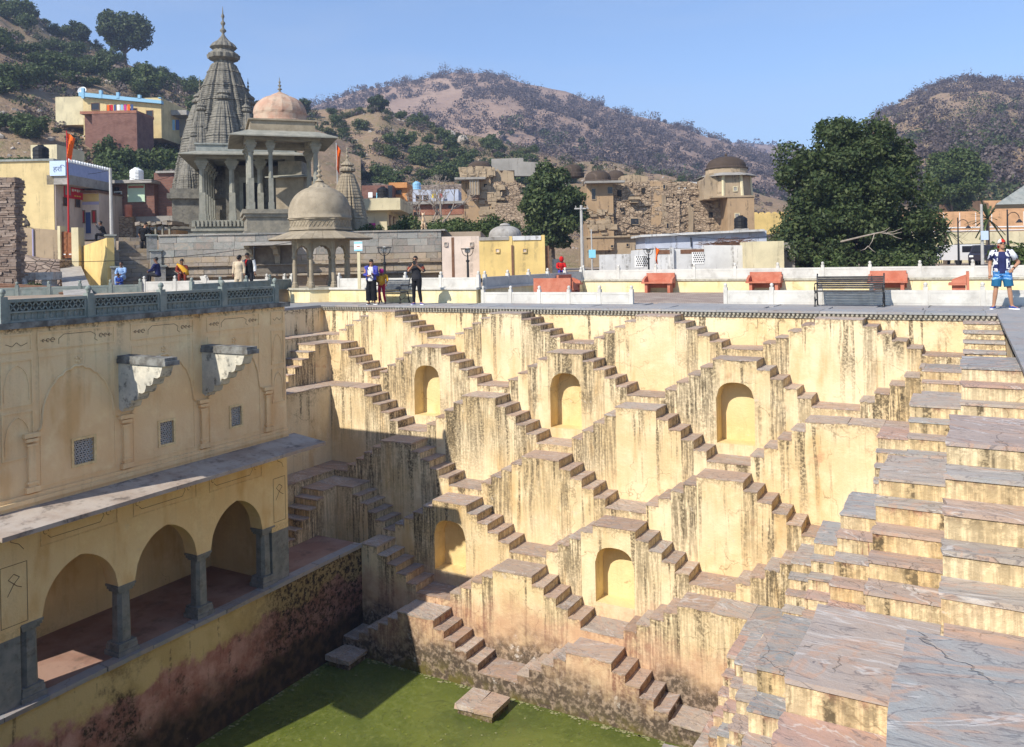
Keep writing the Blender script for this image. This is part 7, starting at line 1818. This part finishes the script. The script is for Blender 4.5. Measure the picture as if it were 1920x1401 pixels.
wire('wire from the utility pole towards the ruined haveli', at_d(1092, 390, 52), at_d(1290, 420, 64), .7); wire('wire from the utility pole across the leafy tree', at_d(1092, 392, 52), at_d(870, 470, 40), .5)
wire('wire from the utility pole towards the big tree', at_d(1094, 388, 52), at_d(1470, 440, 46), .9)
# ================================================================== PEOPLE
DG = lambda: bpy.context.evaluated_depsgraph_get()
def remesh(mb, vox, sm=3):
    me = bpy.data.meshes.new('tmp'); me.from_pydata(mb.v, [], mb.f)
    o = bpy.data.objects.new('tmp', me); COL.objects.link(o)
    r = o.modifiers.new('r', 'REMESH'); r.mode = 'VOXEL'; r.voxel_size = vox; r.use_smooth_shade = True
    if sm: q = o.modifiers.new('s', 'SMOOTH'); q.factor = .5; q.iterations = sm
    bpy.context.view_layer.update()
    out = bpy.data.meshes.new_from_object(o.evaluated_get(DG())); bpy.data.objects.remove(o); bpy.data.meshes.remove(me); return out
def eloft(mb, path, rad, n=14):
    """rings of ellipses (rx sideways, ry front-back) along a path"""
    P = [Vector(p) for p in path]; m = len(P); vs = []; fs = []
    for i in range(m):
        t = (P[min(i + 1, m - 1)] - P[max(i - 1, 0)]).normalized(); a = Vector((1, 0, 0)); a = (a - t * a.dot(t)).normalized(); b = t.cross(a)
        for k in range(n):
            q = 2 * PI * k / n; vs.append(P[i] + a * (rad[i][0] * math.cos(q)) + b * (rad[i][1] * math.sin(q)))
    for i in range(m - 1):
        for k in range(n): k2 = (k + 1) % n; fs.append((i * n + k, i * n + k2, (i + 1) * n + k2, (i + 1) * n + k))
    fs.append(tuple(range(n))[::-1]); fs.append(tuple((m - 1) * n + k for k in range(n)))
    return mb.add(vs, fs)
def V3(*a): return Vector(a)
def stand_pose():
    return dict(pelvis=V3(0, 0, .95), chest=V3(0, .0, 1.28), neck=V3(0, .01, 1.45), head=V3(0, -.01, 1.60), face=V3(0, -1, 0),
                sho=[V3(-.18, 0, 1.405), V3(.18, 0, 1.405)], elb=[V3(-.235, .03, 1.13), V3(.235, .03, 1.13)], wri=[V3(-.25, -.03, .88), V3(.25, -.03, .88)],
                hip=[V3(-.09, 0, .91), V3(.09, 0, .91)], kne=[V3(-.10, -.02, .50), V3(.10, -.02, .50)], ank=[V3(-.11, .02, .085), V3(.11, .02, .085)], toe=[V3(-.13, -.15, .03), V3(.13, -.15, .03)])
def sit_pose(lean=.1):
    p = stand_pose(); dz = -.50
    for k in ('pelvis', 'chest', 'neck', 'head'): p[k] = p[k] + V3(0, -(p[k].z - .95) * lean, dz)
    p['sho'] = [q + V3(0, -(q.z - .95) * lean, dz) for q in p['sho']]
    p['elb'] = [V3(-.24, -.18, .68), V3(.24, -.18, .68)]; p['wri'] = [V3(-.12, -.38, .60), V3(.12, -.38, .60)]
    p['hip'] = [V3(-.09, 0, .42), V3(.09, 0, .42)]; p['kne'] = [V3(-.13, -.42, .47), V3(.13, -.42, .47)]; p['ank'] = [V3(-.12, -.44, .08), V3(.12, -.44, .08)]; p['toe'] = [V3(-.13, -.62, .03), V3(.13, -.62, .03)]
    return p
def skin(name, c): return simple(name, c, tuple(k * .85 for k in c), 12, .55, .05, .35)
M['skin'] = skin('skin_tan', (0.42, 0.22, 0.13)); M['skin_d'] = skin('skin_brown', (0.20, 0.10, 0.06)); M['hair'] = simple('black_hair', (0.012, 0.010, 0.009), None, 1, .5, .3)
def cloth(name, c, c2=None): return simple(name, c, c2 or tuple(k * .8 for k in c), 9, .85, .3, .15, bs=25)
def person(label, loc, rz, pose, H=1.72, top=None, legs=None, vox=.014, skinm='skin', sleeve=1.0, leg_len=1.0, leg_r=(.088, .068, .05), shoe=None, hair=True, hair_long=0.0, top_hem=-.06, extras=None, fold=0.0):
    s = H / 1.72; p = pose; t = thing('person', label, 'person', loc, rz); t.scale = (s, s, s)
    b = MB(); f = p['face'].normalized(); side = f.cross(V3(0, 0, 1)).normalized(); upv = side.cross(f).normalized(); h = p['head']
    pe, chs, nk = p['pelvis'], p['chest'], p['neck']; ax = (chs - pe).normalized()
    eloft(b, [pe - ax * .10, pe, pe.lerp(chs, .4), chs, chs.lerp(nk, .55), nk], [(.12, .09), (.15, .105), (.125, .09), (.155, .11), (.15, .09), (.06, .06)])
    b.tube([tuple(nk - V3(0, 0, .04)), tuple(nk.lerp(h, .5)), tuple(h)], [.06, .052, .055], 10)
    hd = MB(); hd.ball((0, 0, 0), 1, 14, 10)
    b.add([tuple(h + side * (x * .073) + f * (y * .092) + upv * (.025 + z * .105)) for x, y, z in hd.v], hd.f)
    b.add([tuple(h + side * (x * .05) + f * (.035 + y * .05) + upv * (-.065 + z * .05)) for x, y, z in hd.v], hd.f)      # jaw and chin
    b.tube([tuple(h + f * .085 + upv * .03), tuple(h + f * .112 - upv * .012)], [.010, .017], 6)                              # nose
    b.tube([tuple(h + f * .082 - upv * .047 - side * .02), tuple(h + f * .088 - upv * .047), tuple(h + f * .082 - upv * .047 + side * .02)], .009, 6)
    for e in (-1, 1): b.add([tuple(h + side * (e * .076 + x * .012) + f * (-.005 + y * .022) + upv * (.005 + z * .032)) for x, y, z in hd.v], hd.f)
    for k in (0, 1):
        b.tube([tuple(chs.lerp(p['sho'][k], .5)), tuple(p['sho'][k])], [.07, .062], 8)
        b.tube([tuple(p['sho'][k]), tuple(p['sho'][k].lerp(p['elb'][k], .45)), tuple(p['elb'][k])], [.056, .05, .042], 8)
        el, wr = p['elb'][k], p['wri'][k]; b.tube([tuple(el), tuple(el.lerp(wr, .35)), tuple(wr)], [.042, .042, .029], 8)
        d = (wr - el).normalized(); nx = d.cross(V3(0, 1, .2)); nx = nx.normalized() if nx.length > .2 else d.cross(V3(1, 0, 0)).normalized(); cu = d.cross(nx).normalized()
        curl = p.get('curl', [(.25, .5)] * 2)[k]
        pc = wr + d * .075; b.tube([tuple(wr), tuple(wr + d * .04), tuple(pc)], [.028, .034, .036], 8)
        for q, (o, L) in enumerate(((-.027, .062), (-.009, .072), (.009, .068), (.026, .052))):
            a0 = pc + nx * o; d1 = (d * math.cos(curl[0]) - cu * math.sin(curl[0])).normalized(); d2 = (d * math.cos(sum(curl)) - cu * math.sin(sum(curl))).normalized()
            b.tube([tuple(pc + nx * o * .8 - d * .01), tuple(a0 + d1 * L * .55), tuple(a0 + d1 * L * .55 + d2 * L * .5)], [.0105, .0095, .0075], 6)
        b.tube([tuple(wr + d * .03 + nx * .02), tuple(wr + d * .06 + nx * .05), tuple(wr + d * .095 + nx * .055 - cu * .015)], [.014, .0115, .009], 6)
        hp, kn, an, to = p['hip'][k], p['kne'][k], p['ank'][k], p['toe'][k]
        b.tube([tuple(pe.lerp(hp, .6)), tuple(hp), tuple(hp.lerp(kn, .4)), tuple(kn)], [.085, .085, .075, .052], 10)
        b.tube([tuple(kn), tuple(kn.lerp(an, .32)), tuple(an)], [.052, .055, .036], 10)
        b.tube([tuple(an), tuple(an.lerp(to, .35) - V3(0, 0, .02)), tuple(to)], [.038, .04, .03], 8)
    body = mesh_obj('body', remesh(b, vox, 2), M[skinm], t)
    E_ = MB()
    for e in (-1, 1): E_.add([tuple(h + side * (e * .031 + x * .012) + f * (.083 + y * .008) + upv * (.026 + z * .008)) for x, y, z in hd.v], hd.f)
    LO('eyes', E_, M['black'], body)
    if top:
        c = MB(); e = 1.13
        eloft(c, [pe + ax * top_hem, pe.lerp(chs, .1), pe.lerp(chs, .45), chs, chs.lerp(nk, .6), chs.lerp(nk, .88)], [(.155 * e, .115 * e), (.158 * e, .115 * e), (.14 * e, .105 * e), (.165 * e, .122 * e), (.155 * e, .10 * e), (.085, .08)])
        for k in (0, 1):
            c.tube([tuple(chs.lerp(p['sho'][k], .4)), tuple(p['sho'][k])], [.085, .075], 8)
            L1 = min(1, sleeve * 2); q = p['sho'][k].lerp(p['elb'][k], L1); c.tube([tuple(p['sho'][k]), tuple(p['sho'][k].lerp(q, .5)), tuple(q)], [.073, .068, .062], 8)
            if sleeve > .5: c.tube([tuple(p['elb'][k]), tuple(p['elb'][k].lerp(p['wri'][k], (sleeve - .5) * 1.9))], [.06, .046], 8)
        mesh_obj('shirt', remesh(c, vox, 3), top, t)
    if legs:
        c = MB(); eloft(c, [pe - ax * .11, pe - ax * .02, pe + ax * .09], [(.15, .115), (.165, .122), (.15, .108)])
        for k in (0, 1):
            hp, kn, an = p['hip'][k], p['kne'][k], p['ank'][k]; r = leg_r
            c.tube([tuple(pe.lerp(hp, .5)), tuple(hp), tuple(hp.lerp(kn, min(1, leg_len * 2) * .5)), tuple(hp.lerp(kn, min(1, leg_len * 2)))], [r[0] * 1.1, r[0] * 1.12, r[0], r[1] if leg_len >= .5 else r[0] * 1.02], 10)
            if leg_len > .5: c.tube([tuple(kn), tuple(kn.lerp(an, (leg_len - .5) * .95)), tuple(kn.lerp(an, (leg_len - .5) * 1.95))], [r[1], r[1] * .97, r[2]], 10)
        mesh_obj('trousers' if leg_len > .6 else 'shorts', remesh(c, vox, 3), legs, t)
    if shoe:
        for k in (0, 1):
            an, to = p['ank'][k], p['toe'][k]; d = (to - an); d.z = 0; d.normalize(); n = V3(-d.y, d.x, 0); c = MB()
            heel = V3(an.x, an.y, an.z - .085) - d * .06; outl = [(-.0, .035), (.10, .042), (.19, .046), (.25, .035), (.275, .0), (.25, -.035), (.19, -.046), (.10, -.042), (.0, -.035), (-.02, 0)]
            lo_ = [heel + d * u + n * v + V3(0, 0, .0) for u, v in outl]; md = [q + V3(0, 0, .03) for q in lo_]; tp_ = [heel + d * (u * .80 + .01) + n * v * .8 + V3(0, 0, .085 if u < .12 else .055) for u, v in outl]; N = len(outl)
            c.add([tuple(q) for q in md + tp_], [tuple(range(N))[::-1], tuple(range(N, 2 * N))] + [(i, (i + 1) % N, N + (i + 1) % N, N + i) for i in range(N)])
            sh_ = LO('shoe', c, shoe[0], t, smooth=True); LO('sole', MB().add([tuple(q) for q in lo_ + md], [tuple(range(N))[::-1], tuple(range(N, 2 * N))] + [(i, (i + 1) % N, N + (i + 1) % N, N + i) for i in range(N)]), shoe[1], sh_)
    if hair:
        c = MB()
        for (x, y, z) in hd.v: pass
        vs = [h + side * (x * .083) + f * (-.014 + y * .098) + upv * (.045 + z * .098) for x, y, z in hd.v]
        keep = [(i, (v - h).dot(f), (v - h).dot(upv)) for i, v in enumerate(vs)]
        vs = [v if not (a > .03 and u < .075) else v - f * (a - .03) for v, (i, a, u) in zip(vs, keep)]
        c.add([tuple(v) for v in vs], hd.f)
        if hair_long: c.tube([tuple(h - f * .05 + upv * .05), tuple(h - f * .085 - upv * .06), tuple(h - f * .08 - upv * hair_long)], [.075, .07, .03], 8)
        LO('hair', c, M['hair'], t, smooth=True)
    if extras: extras(t, p, h, f, side, upv)
    return t
C_ = {}
for n_, c_ in dict(navy=(0.025, 0.030, 0.10), black=(0.012, 0.012, 0.014), charcoal=(0.03, 0.03, 0.035), white=(0.70, 0.70, 0.70), violet=(0.07, 0.08, 0.38), crimson=(0.38, 0.015, 0.05), magenta=(0.40, 0.02, 0.20), mustard=(0.60, 0.32, 0.03), skyblue=(0.25, 0.38, 0.60), royal=(0.03, 0.07, 0.30), beige=(0.58, 0.47, 0.33), maroon=(0.20, 0.04, 0.025), denim=(0.03, 0.17, 0.40), teal=(0.012, 0.085, 0.16), red=(0.55, 0.02, 0.02)).items(): C_[n_] = cloth('cloth_' + n_, c_)
def patterned():
    t = NT('cloth_patterned'); P = t.obpos(); v = t.vor(P, 11.0); n = t.noise(P, 9, 3, .6)
    col = t.mix(t.sm(n, .49, .53), (0.74, 0.74, 0.76), (0.02, 0.025, 0.09)); return t.done(col, .8, t.bump(t.noise(P, 20, 3), .2, .01), .2)
M['patterned'] = patterned()
def shorts_mat():
    t = NT('cloth_blue_shorts'); P = t.obpos(); z = t.sep(P)[2]; n = t.m('ADD', z, t.m('MULTIPLY', t.noise(P, 4, 3), .12))
    return t.done(t.mix(t.sm(n, .80, .82), (0.012, 0.10, 0.20), t.mix(t.sm(t.noise(t.vs(P, (2, 2, 9)), 3, 3), .5, .56), (0.03, 0.16, 0.42), (0.25, 0.45, 0.70))), .7, None, .2)
M['shorts'] = shorts_mat()
M['lens'] = simple('dark_lens', (0.01, 0.01, 0.012), None, 1, .1, 0, .6)
def shades(t, h, f, side, upv):
    g = MB()
    for e in (-1, 1): g.add([tuple(h + side * (e * .036 + a * .03) + f * (.098 - abs(e * .036 + a * .03) * .35 + o) + upv * (.028 + b_ * .02)) for o in (0, .006) for a, b_ in ((-1, 1), (1, 1), (.8, -1), (-.6, -1))], [(0, 1, 2, 3), (7, 6, 5, 4), (0, 4, 5, 1), (1, 5, 6, 2), (2, 6, 7, 3), (3, 7, 4, 0)])
    for e in (-1, 1): g.tube([tuple(h + side * e * .066 + f * .075 + upv * .035), tuple(h + side * e * .082 - f * .01 + upv * .03)], .004, 4)
    LO('sunglasses', g, M['lens'], t)
GY = .0
# man with the patterned shirt
p = stand_pose(); p['kne'] = [V3(-.14, -.03, .50), V3(.15, -.03, .50)]; p['ank'] = [V3(-.19, .02, .085), V3(.20, .02, .085)]; p['toe'] = [V3(-.25, -.13, .03), V3(.32, -.11, .03)]
p['hip'] = [V3(-.095, 0, .91), V3(.095, 0, .91)]; p['elb'] = [V3(-.255, .03, 1.13), V3(.37, .07, 1.16)]; p['wri'] = [V3(-.265, -.03, .89), V3(.225, -.10, 1.00)]
p['face'] = V3(.22, -1, .22); p['head'] = V3(.01, -.01, 1.60); p['curl'] = [(.3, .5), (.2, .4)]
def exB(t, p, h, f, side, upv):
    shades(t, h, f, side, upv)
    c = MB(); hd = MB(); hd.ball((0, 0, 0), 1, 14, 10)
    c.add([tuple(h + side * (x * .088) + f * (-.012 + y * .104) + upv * (.06 + max(z, -.25) * .095)) for x, y, z in hd.v], hd.f)
    cp = LO('cap', c, M['cap'], t, smooth=True)
    LO('cap_peak', MB().add([tuple(h + side * a - f * o + upv * b_) for a, o, b_ in ((-.07, .09, .02), (.07, .09, .02), (.055, .17, -.05), (-.055, .17, -.05), (-.07, .09, .03), (.07, .09, .03), (.055, .17, -.04), (-.055, .17, -.04))], [(0, 1, 2, 3), (7, 6, 5, 4), (0, 4, 5, 1), (1, 5, 6, 2), (2, 6, 7, 3), (3, 7, 4, 0)]), C_['red'], cp)
    w_ = p['wri'][1].lerp(p['elb'][1], .12); d = (p['elb'][1] - p['wri'][1]).normalized(); LO('watch', MB().tube([tuple(w_ - d * .016), tuple(w_ + d * .016)], .036, 10), M['black'], t)
    # open shirt over the T-shirt: two front panels, a back and short sleeves
    c = MB()
    for e in (-1, 1):
        pts = []
        for z in np.linspace(.93, 1.42, 8):
            r = .185 if z < 1.3 else .185 - (z - 1.3) * .35
            for a in np.linspace(.52, PI - .1, 7): pts.append((e * r * math.sin(a) * (1.02 if z < 1.2 else 1), -.15 * math.cos(a) * (1 if z < 1.3 else 1 - (z - 1.3) * 2.5) - .005, z))
        fs = [(j * 7 + i, j * 7 + i + 1, (j + 1) * 7 + i + 1, (j + 1) * 7 + i) for j in range(7) for i in range(6)]; c.add(pts, fs)
    for k in (0, 1):
        q = p['sho'][k].lerp(p['elb'][k], .62); c.tube([tuple(V3(p['sho'][k].x * .55, 0, 1.42)), tuple(p['sho'][k] + V3(0, 0, .01)), tuple(q)], [.075, .086, .088], 10)
    o = LO('open_shirt', c, M['patterned'], t, smooth=True); so = o.modifiers.new('thick', 'SOLIDIFY'); so.thickness = .008
def capm():
    t = NT('cap_cloth'); P = t.obpos(); x = t.sep(P)[0]
    return t.done(t.mix(t.sm(x, -.012, -.004), (0.72, 0.72, 0.70), (0.50, 0.035, 0.02)), .8, None, .2)
M['cap'] = capm()
pb_ = at_y(1880, 579, 24.75)
person('man in open patterned shirt, navy top and blue shorts with hand on hip', (pb_.x, 24.75, GY), YAW * .2 - .05, p, 1.80, C_['navy'], M['shorts'], .010, 'skin', .22, .42, (.112, .09, .06), (C_['royal'], M['white_paint']), False, extras=exB)
# man in black
p = stand_pose(); p['elb'] = [V3(-.29, -.08, 1.17), V3(.29, -.08, 1.17)]; p['wri'] = [V3(-.08, -.24, 1.38), V3(.07, -.25, 1.39)]; p['ank'] = [V3(-.11, .02, .085), V3(.15, .02, .085)]; p['toe'] = [V3(-.15, -.14, .03), V3(.24, -.13, .03)]; p['head'] = V3(-.02, -.03, 1.59); p['face'] = V3(-.1, -1, -.15); p['curl'] = [(.9, 1.2), (.9, 1.2)]
def exA(t, p, h, f, side, upv):
    shades(t, h, f, side, upv); LO('phone', MB().box(-.05, .05, -.325, -.313, 1.42, 1.56), M['black'], t)
    for k in (0, 1): q = p['sho'][k].lerp(p['elb'][k], .55); d = (p['elb'][k] - p['sho'][k]).normalized(); LO('sleeve_stripe', MB().tube([tuple(q - d * .05), tuple(q + d * .05)], .071, 10), C_['maroon'], t)
pa = at_y(782, 573, 23.75)
person('man dressed all in black raising both hands to his face on the walkway', (pa.x, 23.75, GY), YAW * .8, p, 1.74, C_['charcoal'], C_['black'], .012, 'skin', .55, 1.0, (.095, .066, .045), (C_['violet'], M['white_paint']), True, extras=exA)
# woman with the phone
p = stand_pose(); p['elb'] = [V3(-.25, -.02, 1.12), V3(.25, -.02, 1.12)]; p['wri'] = [V3(-.03, -.22, 1.10), V3(.07, -.24, 1.18)]; p['head'] = V3(.03, -.05, 1.585); p['face'] = V3(.3, -1, -.55); p['toe'] = [V3(-.13, -.14, .03), V3(.24, -.12, .03)]; p['curl'] = [(.7, 1.0), (.7, 1.0)]
def exW(t, p, h, f, side, upv):
    LO('phone', MB().box(-.02, .09, -.335, -.325, 1.14, 1.29).xf(Matrix.Translation((0, 0, 0))), M['white_paint'], t)
    c = MB()
    for e in (-1, 1):
        pts = []
        for z in np.linspace(.93, 1.42, 7):
            r = .20 if z < 1.3 else .20 - (z - 1.3) * .4
            for a in np.linspace(.62, PI - .05, 6): pts.append((e * r * math.sin(a), -.155 * math.cos(a) * (1 if z < 1.3 else 1 - (z - 1.3) * 2.5), z))
        c.add(pts, [(j * 6 + i, j * 6 + i + 1, (j + 1) * 6 + i + 1, (j + 1) * 6 + i) for j in range(6) for i in range(5)])
    for k in (0, 1): c.tube([tuple(V3(p['sho'][k].x * .5, 0, 1.42)), tuple(p['sho'][k]), tuple(p['elb'][k]), tuple(p['elb'][k].lerp(p['wri'][k], .7))], [.075, .096, .082, .064], 10)
    o = LO('jacket', c, C_['violet'], t, smooth=True); so = o.modifiers.new('thick', 'SOLIDIFY'); so.thickness = .008
    LO('camera_strap', MB().tube([(-.13, -.10, 1.40), (.02, -.175, 1.22), (.13, -.15, 1.05), (.10, -.165, .98), (.03, -.17, 1.06)], .011, 5), M['black'], t)
pw_ = at_y(697, 574, 23.6)
person('woman in violet-blue jacket and wide black trousers looking at her phone', (pw_.x, 23.6, GY), YAW * .8, p, 1.66, C_['white'], C_['black'], .012, 'skin', .04, .93, (.105, .115, .115), (C_['black'], M['white_paint']), True, .16, extras=exW)
# child behind her
p = stand_pose(); p['chest'] = V3(.05, -.12, 1.22); p['neck'] = V3(.06, -.2, 1.36); p['head'] = V3(.06, -.28, 1.47); p['face'] = V3(0, -1, -.6); p['sho'] = [V3(-.12, -.16, 1.33), V3(.24, -.16, 1.33)]; p['elb'] = [V3(-.2, -.25, 1.1), V3(.32, -.22, 1.1)]; p['wri'] = [V3(-.1, -.4, 1.0), V3(.28, -.35, .92)]; p['toe'] = [V3(-.13, -.14, .03), V3(.18, -.13, .03)]; p['ank'] = [V3(-.11, .02, .085), V3(.16, .02, .085)]
def exC(t, p, h, f, side, upv): LO('headscarf', MB().ball(tuple(h + upv * .05 - f * .01), .115, 12, 8), C_['magenta'], t, smooth=True); LO('bundle', MB().ball((.0, -.34, 1.12), .17, 10, 8, (1, .8, 1.2)), C_['mustard'], t, smooth=True)
pc_ = at_y(716, 571, 24.15)
person('stooping figure in magenta headscarf and crimson leggings behind the woman', (pc_.x, 24.15, GY), YAW, p, 1.38, C_['mustard'], C_['crimson'], .014, 'skin_d', .7, 1.0, (.085, .062, .048), None, False, extras=exC)
# visitors beside the staircase
def put(px, py, d): return at_d(px, py, d)
p = stand_pose(); p['face'] = V3(.5, .8, -.5); p['head'] = V3(.06, .05, 1.585); p['neck'] = V3(.03, .03, 1.45); p['kne'] = [V3(-.10, -.06, .52), V3(.10, .08, .52)]; p['ank'] = [V3(-.10, .0, .10), V3(.10, .06, .085)]; p['toe'] = [V3(-.1, .17, .05), V3(.13, .23, .03)]; p['elb'] = [V3(-.25, .02, 1.13), V3(.27, .05, 1.13)]; p['wri'] = [V3(-.2, .14, .9), V3(.29, .03, .87)]
def exS(t, p, h, f, side, upv): LO('bag', MB().extrude([(-.02, .80), (.04, .82), (.12, .72), (.2, .4), (.0, .36), (-.08, .42)], -.06, .06, lambda u, v, a: (.30 + u, a, v)), M['black'], t)
q = put(271, 483, 39.6); person('man in black climbing the stone staircase with a black bag', tuple(q), YAW, p, 1.72, C_['black'], C_['black'], .015, 'skin', .45, 1.0, (.09, .066, .05), (C_['navy'], M['white_paint']), True, extras=exS)
p = sit_pose(.15); q = put(230, 546, 35.6); person('boy in pale blue shirt sitting at the staircase foot', (q.x, q.y, ZU + .2), YAW, p, 1.5, C_['skyblue'], C_['skyblue'], .015, 'skin_d', 1.0, 1.0, shoe=(C_['black'], M['black']))
p = sit_pose(.55); p['face'] = V3(0, -1, -.7); q = put(227, 550, 35.0); person('small child in royal blue crouched in front of the boy in pale blue', (q.x, q.y, ZU + .03), YAW, p, 1.05, C_['royal'], C_['royal'], .014, 'skin_d', 1.0, 1.0)
p = sit_pose(.12); p['face'] = V3(0, -1, -.1); q = put(297, 547, 35.4); person('man in dark navy jacket sitting sideways by the staircase pier', (q.x, q.y, ZU + .25), YAW - PI / 2, p, 1.66, C_['navy'], C_['charcoal'], .015, 'skin_d', 1.0, 1.0, shoe=(C_['black'], M['black']))
p = sit_pose(.2); p['face'] = V3(.3, -1, -.6)
def exY(t, p, h, f, side, upv): LO('shawl', MB().tube([(-.2, -.05, .98), (0, -.22, .82), (.16, -.3, .62), (.2, -.34, .48)], [.05, .10, .13, .11], 8), C_['mustard'], t, smooth=True)
q = put(342, 548, 35.2); person('woman in maroon with mustard-yellow shawl sitting below the ashlar wall', (q.x, q.y, ZU + .2), YAW + .4, p, 1.6, C_['maroon'], C_['maroon'], .015, 'skin_d', 1.0, 1.0, hair_long=.12, extras=exY)
f = Fr(384, 35.4, ZU); t = f.thing('leaning_board', 'pale stone slab leaning beside the woman with the yellow shawl', 'stone slab'); LO('slab', MB().extrude([(f.x(372), f.z(518)), (f.x(386), f.z(517)), (f.x(396), f.z(542)), (f.x(382), f.z(543))], 0, .08, lambda u, v, a: (u, a + v * .2, v)), M['white_stone'], t)
p = stand_pose(); p['face'] = V3(.5, .9, -.4); p['head'] = V3(.02, .06, 1.58); q = put(449, 560, 31.5); person('person in long beige kurta seen from behind at the roof balustrade', (q.x, q.y, ZU - .1), YAW, p, 1.52, C_['beige'], C_['beige'], .014, 'skin_d', 1.0, 1.0, top_hem=-.3, leg_r=(.11, .09, .08), hair_long=.1)
p = stand_pose(); p['face'] = V3(-.6, -.5, -.5); p['head'] = V3(-.05, -.02, 1.58)
def exV(t, p, h, f, side, upv):
    for k in (0, 1): LO('sleeve', MB().tube([tuple(p['sho'][k]), tuple(p['elb'][k]), tuple(p['elb'][k].lerp(p['wri'][k], .8))], [.08, .068, .055], 8), C_['white'], t)
    LO('scarf', MB().tube([(-.05, -.1, 1.42), (-.1, -.15, 1.3), (-.1, -.15, 1.15)], .035, 6), C_['red'], t)
q = put(468, 556, 31.7); person('person in black waistcoat and white sleeves beside the one in beige', (q.x, q.y, ZU - .1), YAW, p, 1.60, C_['black'], C_['charcoal'], .014, 'skin_d', .2, 1.0, extras=exV)
p = sit_pose(.25); p['face'] = V3(-1, -.4, -.2)
def exR(t, p, h, f, side, upv): LO('veil', MB().ball(tuple(h + upv * .02 - f * .03), .13, 10, 8, (1, 1, 1.25)), C_['red'], t, smooth=True)
q = put(1052, 507, 42); person('woman in red veil sitting by the lane beyond the yellow wall', (q.x, q.y, gz), YAW, p, 1.6, C_['red'], C_['violet'], .016, 'skin_d', 1.0, 1.0, hair=False, extras=exR)
p = sit_pose(.3); p['wri'] = [V3(-.1, -.4, .95), V3(.12, -.42, .98)]; p['elb'] = [V3(-.25, -.22, .72), V3(.25, -.24, .74)]
q = put(196, 446, 43.5); person('dark-clothed person sitting at the top of the lane by the concrete pole', tuple(q + V3(0, 0, -.25)), YAW - 1.2, p, 1.6, C_['charcoal'], C_['black'], .016, 'skin_d', 1.0, 1.0)
# ------------------------------------------------------------------ animals
M['fur_tan'] = simple('tan_fur', (0.50, 0.33, 0.19), (0.62, 0.50, 0.36), 6, .9, .3, obj_space=True); M['fur_dark'] = simple('dark_fur', (0.06, 0.05, 0.042), (0.10, 0.085, 0.07), 8, .9, .3, obj_space=True)
def animal(label, loc, rz, name, mat, cat, L=.6, sit=True, tail=.4):
    t = thing(name, label, cat, loc, rz); b = MB()
    if sit:      # haunches down, forelegs straight
        eloft(b, [(0, .16, .10), (0, .12, .2), (0, .04, .34), (0, -.04, .46), (0, -.07, .56)], [(.07, .08), (.11, .13), (.10, .12), (.085, .10), (.055, .06)], 12)
        b.tube([(0, -.06, .52), (0, -.10, .62), (0, -.12, .68)], [.055, .05, .055], 8); b.ball((0, -.13, .70), .07, 10, 8); b.tube([(0, -.16, .69), (0, -.25, .66)], [.045, .026], 8)
        for e in (-1, 1):
            b.tube([(e * .06, -.02, .42), (e * .065, -.07, .22), (e * .065, -.08, .03), (e * .065, -.14, .02)], [.04, .03, .022, .022], 7)
            b.tube([(e * .08, .12, .20), (e * .12, -.02, .18), (e * .11, .10, .05), (e * .11, -.06, .02)], [.075, .055, .035, .022], 7)
            b.tube([(e * .05, -.10, .75), (e * .065, -.09, .82)], [.026, .008], 6)
        b.tube([(0, .20, .06), (.05, .34, .03), (.12, .34 + tail * .3, .03)], [.03, .022, .01], 6)
    mesh_obj('body', remesh(b, .014, 2), mat, t); return t
q = put(790, 441, 38); a = animal('sandy dog sitting on top of the ashlar wall', (q.x, q.y + .2, ZU + zt1 + .07), YAW, 'dog', M['fur_tan'], 'dog')
q = put(50, 427, 41.1); a = animal('dark monkey sitting on the stained compound wall', (q.x, q.y, q.z - .02), YAW - 1.9, 'sitting_monkey', M['fur_dark'], 'monkey', tail=1.2); a.scale = (.85,) * 3
# ================================================================== AIR
hm = bpy.data.materials.new('haze_air'); hm.use_nodes = True; hn = hm.node_tree; hn.nodes.clear()
pv_ = hn.nodes.new('ShaderNodeVolumePrincipled'); pv_.inputs['Color'].default_value = (0.58, 0.70, 1.0, 1); pv_.inputs['Density'].default_value = 0.00066; pv_.inputs['Anisotropy'].default_value = 0.2
ho = hn.nodes.new('ShaderNodeOutputMaterial'); hn.links.new(pv_.outputs[0], ho.inputs['Volume'])
tag(obj('haze', MB().box(-2600, 2600, -120, 3600, -12, 190), hm), 'thin bluish haze filling the valley', 'haze', kind='stuff')
